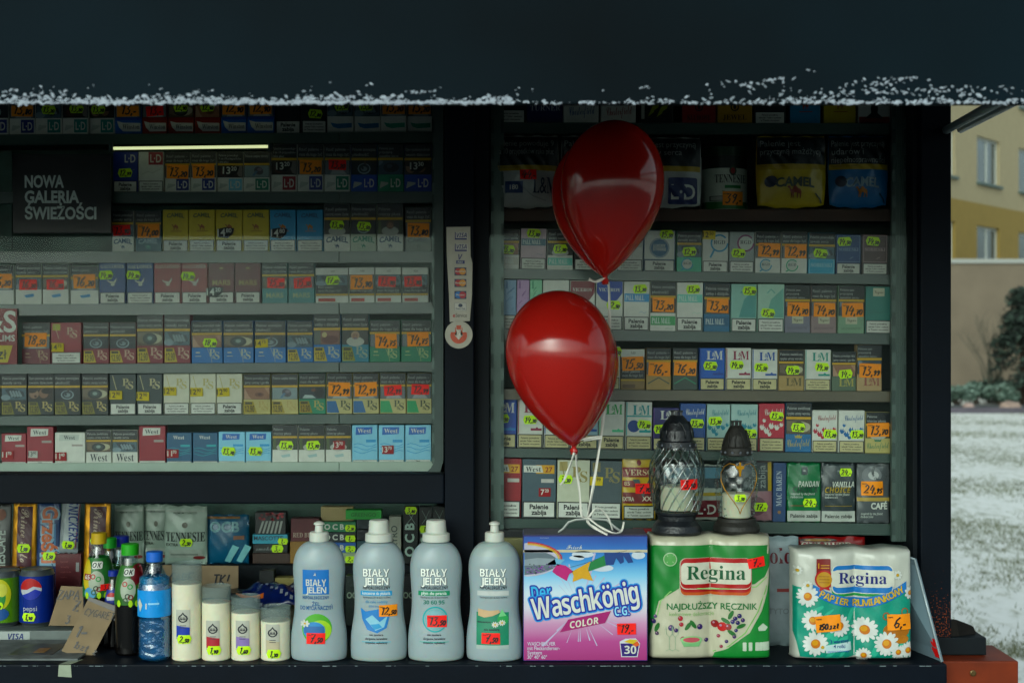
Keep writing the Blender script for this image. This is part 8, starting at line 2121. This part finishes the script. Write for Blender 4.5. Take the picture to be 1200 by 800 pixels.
# ================================================================== the place behind: snow, shrubs, houses
def ground_mat():
    m = bpy.data.materials.new('snowy_ground'); m.use_nodes = True
    t = m.node_tree; p = t.nodes['Principled BSDF']
    tc = t.nodes.new('ShaderNodeTexCoord')
    n1 = t.nodes.new('ShaderNodeTexNoise'); n1.inputs['Scale'].default_value = 9.0; n1.inputs['Detail'].default_value = 8; n1.inputs['Roughness'].default_value = .7
    n2 = t.nodes.new('ShaderNodeTexNoise'); n2.inputs['Scale'].default_value = .35; n2.inputs['Detail'].default_value = 4
    mp = t.nodes.new('ShaderNodeMapping'); mp.inputs['Scale'].default_value = (1, .4, 1); t.links.new(tc.outputs['Object'], mp.inputs[0])
    for n in (n1, n2): t.links.new(mp.outputs[0], n.inputs['Vector'])
    ad = t.nodes.new('ShaderNodeMath'); ad.operation = 'MULTIPLY_ADD'; ad.inputs[1].default_value = .38
    t.links.new(n2.outputs['Fac'], ad.inputs[0]); t.links.new(n1.outputs['Fac'], ad.inputs[2])
    rp = t.nodes.new('ShaderNodeValToRGB')
    els = [(0.0, '#4a5040'), (.52, '#74776a'), (.60, '#bfc2b8'), (.70, '#dcdedb'), (1, '#e8eae8')]
    for i, (q, c) in enumerate(els):
        e = rp.color_ramp.elements[i] if i < 2 else rp.color_ramp.elements.new(q)
        e.position = q; e.color = lin(c)
    t.links.new(ad.outputs[0], rp.inputs[0]); t.links.new(rp.outputs[0], p.inputs['Base Color'])
    p.inputs['Roughness'].default_value = .85
    b = t.nodes.new('ShaderNodeBump'); b.inputs['Strength'].default_value = .7; b.inputs['Distance'].default_value = .03
    t.links.new(n1.outputs['Fac'], b.inputs['Height']); t.links.new(b.outputs[0], p.inputs['Normal'])
    return m
b = MB()
G = 24; 
b.add([(-900, -900, 0), (900, -900, 0), (900, 900, 0), (-900, 900, 0)], [(0, 1, 2, 3)], ground_mat())
setting(b.build('ground', None))
# pavement under the kiosk, widened out of view to cut light bounced off snow
b = MB(); b.box(-14, 2.0, -13, 2.2, .0, .02, ink('#565b5e', rough=.9, grain=.5, scale=3)); b.box(2.001, 10, -13, 1.0, .0, .02, ink('#565b5e', rough=.9, grain=.5, scale=3)); setting(b.build('pavement', None))
DK = 31.5
b = MB(); b.box(-10, 60, Y(DK), Y(DK) + .18, 0.0, .12, ink('#5c585f', rough=.85, grain=.2, scale=3)); setting(b.build('kerb', None))
b = MB(); b.box(-10, 60, Y(DK) + .18, Y(DK) + 2.2, .0, .09, ink('#55585a', rough=.9, grain=.3, scale=2)); setting(b.build('path', None))
# grass blades and weeds poking out of the thin snow
rnd = random.Random(9); V = []; F = []; 
for i in range(22000):
    y = 4.5 + 26 * rnd.random() ** 1.3; xw = (y + 2.65) * .45
    x = rnd.uniform((y + 2.65) * .24, xw)
    if math.sin(x * 1.7 + y * .9) + math.sin(y * 2.1) * .7 + rnd.gauss(0, .6) < .3: continue
    for q in range(3):
        h = rnd.uniform(.012, .05); a = rnd.uniform(0, 6.28); lx, ly = rnd.gauss(0, .02), rnd.gauss(0, .02); k = len(V)
        V += [(x + .004 * math.cos(a), y + .004 * math.sin(a), 0), (x - .004 * math.cos(a), y - .004 * math.sin(a), 0), (x + lx, y + ly, h)]
        F.append((k, k + 1, k + 2))
        x += rnd.gauss(0, .05); y += rnd.gauss(0, .05)
me = bpy.data.meshes.new('grass'); me.from_pydata(V, [], F); me.materials.append(ink('#6f735c', rough=.8, grain=.3, scale=1))
o = bpy.data.objects.new('grass', me); COL.objects.link(o); o['kind'] = 'stuff'; o['label'] = 'sparse dry grass poking through the thin snow beside the kiosk'; o['category'] = 'grass'

# ---- foliage
def leafball(mb, c, r, n, size, mats, rnd, squash=.8):
    for i in range(n):
        d = Vector((rnd.gauss(0, 1), rnd.gauss(0, 1), rnd.gauss(0, 1))).normalized() * (rnd.random() ** .45)
        p = Vector(c) + Vector((d.x * r, d.y * r, d.z * r * squash))
        u = Vector((rnd.gauss(0, 1), rnd.gauss(0, 1), rnd.gauss(0, 1))).normalized(); v = u.orthogonal().normalized()
        s = size * rnd.uniform(.6, 1.4)
        mb.add([p - u * s, p + v * s * .5, p + u * s, p - v * s * .5], [(0, 1, 2, 3)], mats[rnd.randrange(len(mats))])
LEAF = [ink('#465448', rough=.7, spec=.2), ink('#34423a', rough=.7, spec=.2), ink('#5f6f64', rough=.7, spec=.2)]
FROST = [ink('#5f7166', rough=.8), ink('#7f9086', rough=.8), ink('#47584f', rough=.8)]
def shrub(px, py0, py1, D, w, label, seed, frost=True):
    rnd = random.Random(seed); H = PX(py1 - py0, D); r = PX(w, D) / 2; x = X(px, D); zb = 0.0
    e = tag(empty('shrub', (x, Y(D), 0)), label, 'shrub', 'low frosted shrubs in front of the grey wall')
    f = MB(); top = Z(py0, D)
    for i in range(9):
        a = rnd.uniform(0, 6.28); q = r * rnd.uniform(.15, .75)
        leafball(f, (q * math.cos(a), q * math.sin(a), top * rnd.uniform(.35, .82)), r * .45, 150, .055, FROST if frost else LEAF, rnd)
    f.build('foliage', e)
    s = MB()
    for i in range(7):
        a = rnd.uniform(0, 6.28); s.tube([(rnd.gauss(0, .08), rnd.gauss(0, .08), 0), (r * .3 * math.cos(a), r * .3 * math.sin(a), top * .4), (r * .6 * math.cos(a), r * .6 * math.sin(a), top * .75)], [.025, .016, .006], ink('#4a423a', rough=.9), 5)
    s.build('stem', e)
shrub(1122, 452, 482, 34, 44, 'low frosted shrub right beside the kiosk post, left of the pale stone', 1)
shrub(1142, 444, 478, 36, 34, 'round frosted shrub directly above the small pale stone', 2)
shrub(1172, 448, 480, 35, 44, 'wide frosted shrub behind the larger pale stone', 3)
shrub(1215, 440, 478, 36, 40, 'frosted shrub under the dark conifer at the right edge', 4)
for px, py, wd, D, l in ((1135, 477, 14, 32.6, 'small pale pinkish stone between the shrubs beyond the lawn'), (1183, 480, 26, 32.4, 'larger pale stone with snow in front of the wide shrub')):
    bm_ = bmesh.new(); bmesh.ops.create_icosphere(bm_, subdivisions=3, radius=1); r = PX(wd, D) / 2; rr = random.Random(px)
    for v in bm_.verts:
        n = v.co.copy(); k = 1 + .12 * math.sin(n.x * 4 + px) * math.sin(n.y * 5) + .06 * math.sin(n.z * 9 + px)
        v.co = (n.x * r * k, n.y * r * .8 * k, n.z * r * .75 * k)
    b = MB(); b.bm(bm_, bumpy(ink('#a89690' if wd < 20 else '#a08f86', rough=.9, grain=.35, scale=5), 12, .4, .02), True); bm_.free()
    tag(b.build('stone', None, (X(px, D), Y(D), max(.05, Z(py, D)) )), l, 'stone')
# bare bush
D = 36.5; rnd = random.Random(21)
e = tag(empty('bare_bush', (X(1163, D), Y(D), 0)), 'bare leafless bush with fanned thin branches against the grey wall', 'bush')
m_ = ink('#54564e', rough=.9)
H = Z(352, D)
for i in range(26):
    b = MB(); a = rnd.uniform(-1, 1); dy = rnd.uniform(-.6, .6)
    tip = Vector((a * 1.15 + rnd.gauss(0, .1), dy, H * rnd.uniform(.72, 1.0) * (1 - .18 * abs(a))))
    p0 = Vector((rnd.gauss(0, .08), rnd.gauss(0, .08), 0)); mid = p0.lerp(tip, .45) + Vector((-a * .18, 0, .25))
    b.tube([p0, p0.lerp(mid, .6), mid, mid.lerp(tip, .5) + Vector((a * .05, 0, .05)), tip], [.015, .012, .009, .006, .002], m_, 4)
    for j in range(5):
        q = mid.lerp(tip, rnd.uniform(.0, .85)); t2 = q + Vector((rnd.gauss(0, .16), rnd.gauss(0, .16), rnd.uniform(.2, .5)))
        b.tube([q, q.lerp(t2, .5) + Vector((rnd.gauss(0, .03), 0, 0)), t2], [.004, .003, .0015], m_, 3)
    b.build('branch', e)
# conifers
def conifer(px, pytop, D, wd, label, seed):
    rnd = random.Random(seed); H = Z(pytop, D); e = tag(empty('conifer_tree', (X(px, D), Y(D), 0)), label, 'tree', 'dark conifers beyond the lawn')
    t_ = MB(); t_.tube([(0, 0, 0), (0.02, 0, H * .5), (0, 0, H * .97)], [.10, .06, .01], ink('#3a3028', rough=.9), 7); t_.build('trunk', e)
    f = MB(); R_ = PX(wd, D) / 2; CM = [ink('#1f2a24', rough=.8), ink('#2b3830', rough=.8), ink('#161f1b', rough=.8), ink('#45534a', rough=.8)]
    for i in range(150):
        z = H * (.06 + .92 * rnd.random() ** .8); a = rnd.uniform(0, 6.28); r = R_ * (1 - (z / H) ** 1.4) * rnd.uniform(.45, 1.05) + .05
        c = (r * math.cos(a), r * math.sin(a), z)
        leafball(f, c, .26, 26, .075, CM, rnd, .7)
        t_2 = None
    f.build('crown', e)
conifer(1197, 338, 35.5, 80, 'dark dense conifer cut by the right edge of the picture', 31)
conifer(1290, 300, 39, 90, 'second dark conifer outside the right edge', 32)

# ---- grey wall of the low building in front of the block
D = 40
b = MB(); M_GW = bumpy(ink('#756c60', rough=.85, grain=.12, scale=1.5), 8, .2, .01)
x0, x1 = X(900, D), X(1500, D); zt = Z(303.5, D)
e = tag(empty('low_building', (0, Y(D), 0)), 'long plain brownish grey wall of a low flat roofed building', 'building')
b.box(x0, x1, 0, 4.5, 0, zt - .12, M_GW); b.build('wall', e)
b = MB(); b.box(x0 - .08, x1 + .08, -.08, 4.6, zt - .119, zt, ink('#9a9c98', rough=.7)); b.build('coping', e)
b = MB(); b.box(x0, x1, -.03, -.001, 0, .35, ink('#4f4a44', rough=.9)); b.build('plinth', e)
# ---- yellow block of flats, receding to the right
A = Vector((X(1115, 46), Y(46), 0)); dirx = Vector((4.0, 4.8, 0)).normalized(); nrm = Vector((dirx.y, -dirx.x, 0))
ang = math.atan2(dirx.y, dirx.x)
e = tag(empty('apartment_block', tuple(A), (0, 0, ang)), 'pale cream and yellow block of flats with white windows behind the grey wall', 'building')
M_CREAM = bumpy(ink('#9f967f', rough=.9, grain=.06, scale=3), 6, .1, .01); M_YEL = bumpy(ink('#8c7b50', rough=.9, grain=.06, scale=3), 6, .1, .01)
zb = EYE + (400 - 232) * 46 / FPX
HW = (400 + 160) * 46 / FPX
# local frame: x along the wall, y into the building. windows sit in openings left between wall strips
WINX = []; 
def along(px):     # distance along the wall for a photo column
    tanx = (px - 600) / FPX
    # A + s*dir : (Ax + s dx) = tanx * (Ay + s dy + 2.65)
    return (tanx * (A.y + 2.65) - A.x) / (dirx.x - tanx * dirx.y)
def hgt(py, s):
    return EYE + (400 - py) * (A.y + s * dirx.y + 2.65) / FPX
s1, s2 = along(1145), along(1171.5); step = along(1194) - s1; ww = s2 - s1
rows_ = [(hgt(213, s1), hgt(159, s1), 'upper'), (hgt(303, s1), hgt(264, s1) , 'lower')]
hh = rows_[0][1] - rows_[0][0]
rows_[1] = (rows_[1][1] - hh, rows_[1][1], 'lower')
zs = sorted([rows_[1], rows_[0], (rows_[0][0] + (rows_[0][0] - rows_[1][0]), rows_[0][1] + (rows_[0][0] - rows_[1][0]), 'top')])
n0, n1 = -5, 9
xs_ = [(s1 + i * step, s1 + i * step + ww) for i in range(n0, n1)]
left_, right_ = xs_[0][0] - 1.5, xs_[-1][1] + 1.5
zmax = zs[-1][1] + 1.2
T = .3
lev = [0] + [q for r_ in zs for q in r_[:2]] + [zmax]
def strip(a, c_, z0, z1, bld):
    if z0 < zb < z1:
        bld['y'].box(a, c_, 0, T, z0, zb, M_YEL); bld['c'].box(a, c_, 0, T, zb, z1, M_CREAM)
    else: bld['y' if z1 <= zb else 'c'].box(a, c_, 0, T, z0, z1, M_YEL if z1 <= zb else M_CREAM)
bl = {'y': MB(), 'c': MB()}
for i in range(0, len(lev) - 1, 2): strip(left_, right_, lev[i], lev[i + 1], bl)
for r_ in zs:
    edges = [left_] + [q for x in xs_ for q in x] + [right_]
    for i in range(0, len(edges), 2): strip(edges[i], edges[i + 1], r_[0], r_[1], bl)
bl['y'].build('wall', e); bl['c'].build('wall', e)
b = MB(); b.box(left_, right_, T + .25, 9, 0, zmax - .01, ink('#3a3d3c', rough=.9)); b.build('wall', e)
b = MB(); b.box(left_ - .3, right_ + .3, -.4, 9.3, zmax, zmax + .25, ink('#6a6a68', rough=.8)); b.build('roof', e)
M_FR = ink('#b9bdb8', rough=.5); M_WG = ink('#3f4c50', rough=.08, spec=.9, grain=.3, scale=2); M_SILL = ink('#5a6864', rough=.6); M_CUR = ink('#8f9c9a', rough=.8)
proto = None
for r_ in zs:
    for a, c_ in xs_:
        if proto is None:
            f = MB(); t_ = .07; hq = r_[1] - r_[0]
            for q in ((0, ww, 0, t_), (0, ww, hq - t_, hq), (0, t_, t_, hq - t_), (ww - t_, ww, t_, hq - t_), (ww * .56 - t_ * .7, ww * .56 + t_ * .7, t_, hq - t_)): f.box(q[0], q[1], .12, .2, q[2], q[3], M_FR)
            w_ = f.build('window', e)
            g = MB(); g.box(t_, ww * .56 - t_ * .7, .15, .16, t_, hq - t_, M_WG); p1 = g.build('pane', w_)
            g = MB(); g.box(ww * .56 + t_ * .7, ww - t_, .15, .16, t_, hq - t_, M_WG); p2 = g.build('pane', w_)
            g = MB(); g.box(-.06, ww + .06, -.12, .12, -.09, -.002, M_SILL); p3 = g.build('sill', w_)
            proto = (w_, [p1, p2, p3])
            w_.location = (a, 0, r_[0])
        else:
            c = proto[0].copy(); COL.objects.link(c); c.location = (a, 0, r_[0])
            for q in proto[1]:
                d2 = q.copy(); COL.objects.link(d2); d2.parent = c
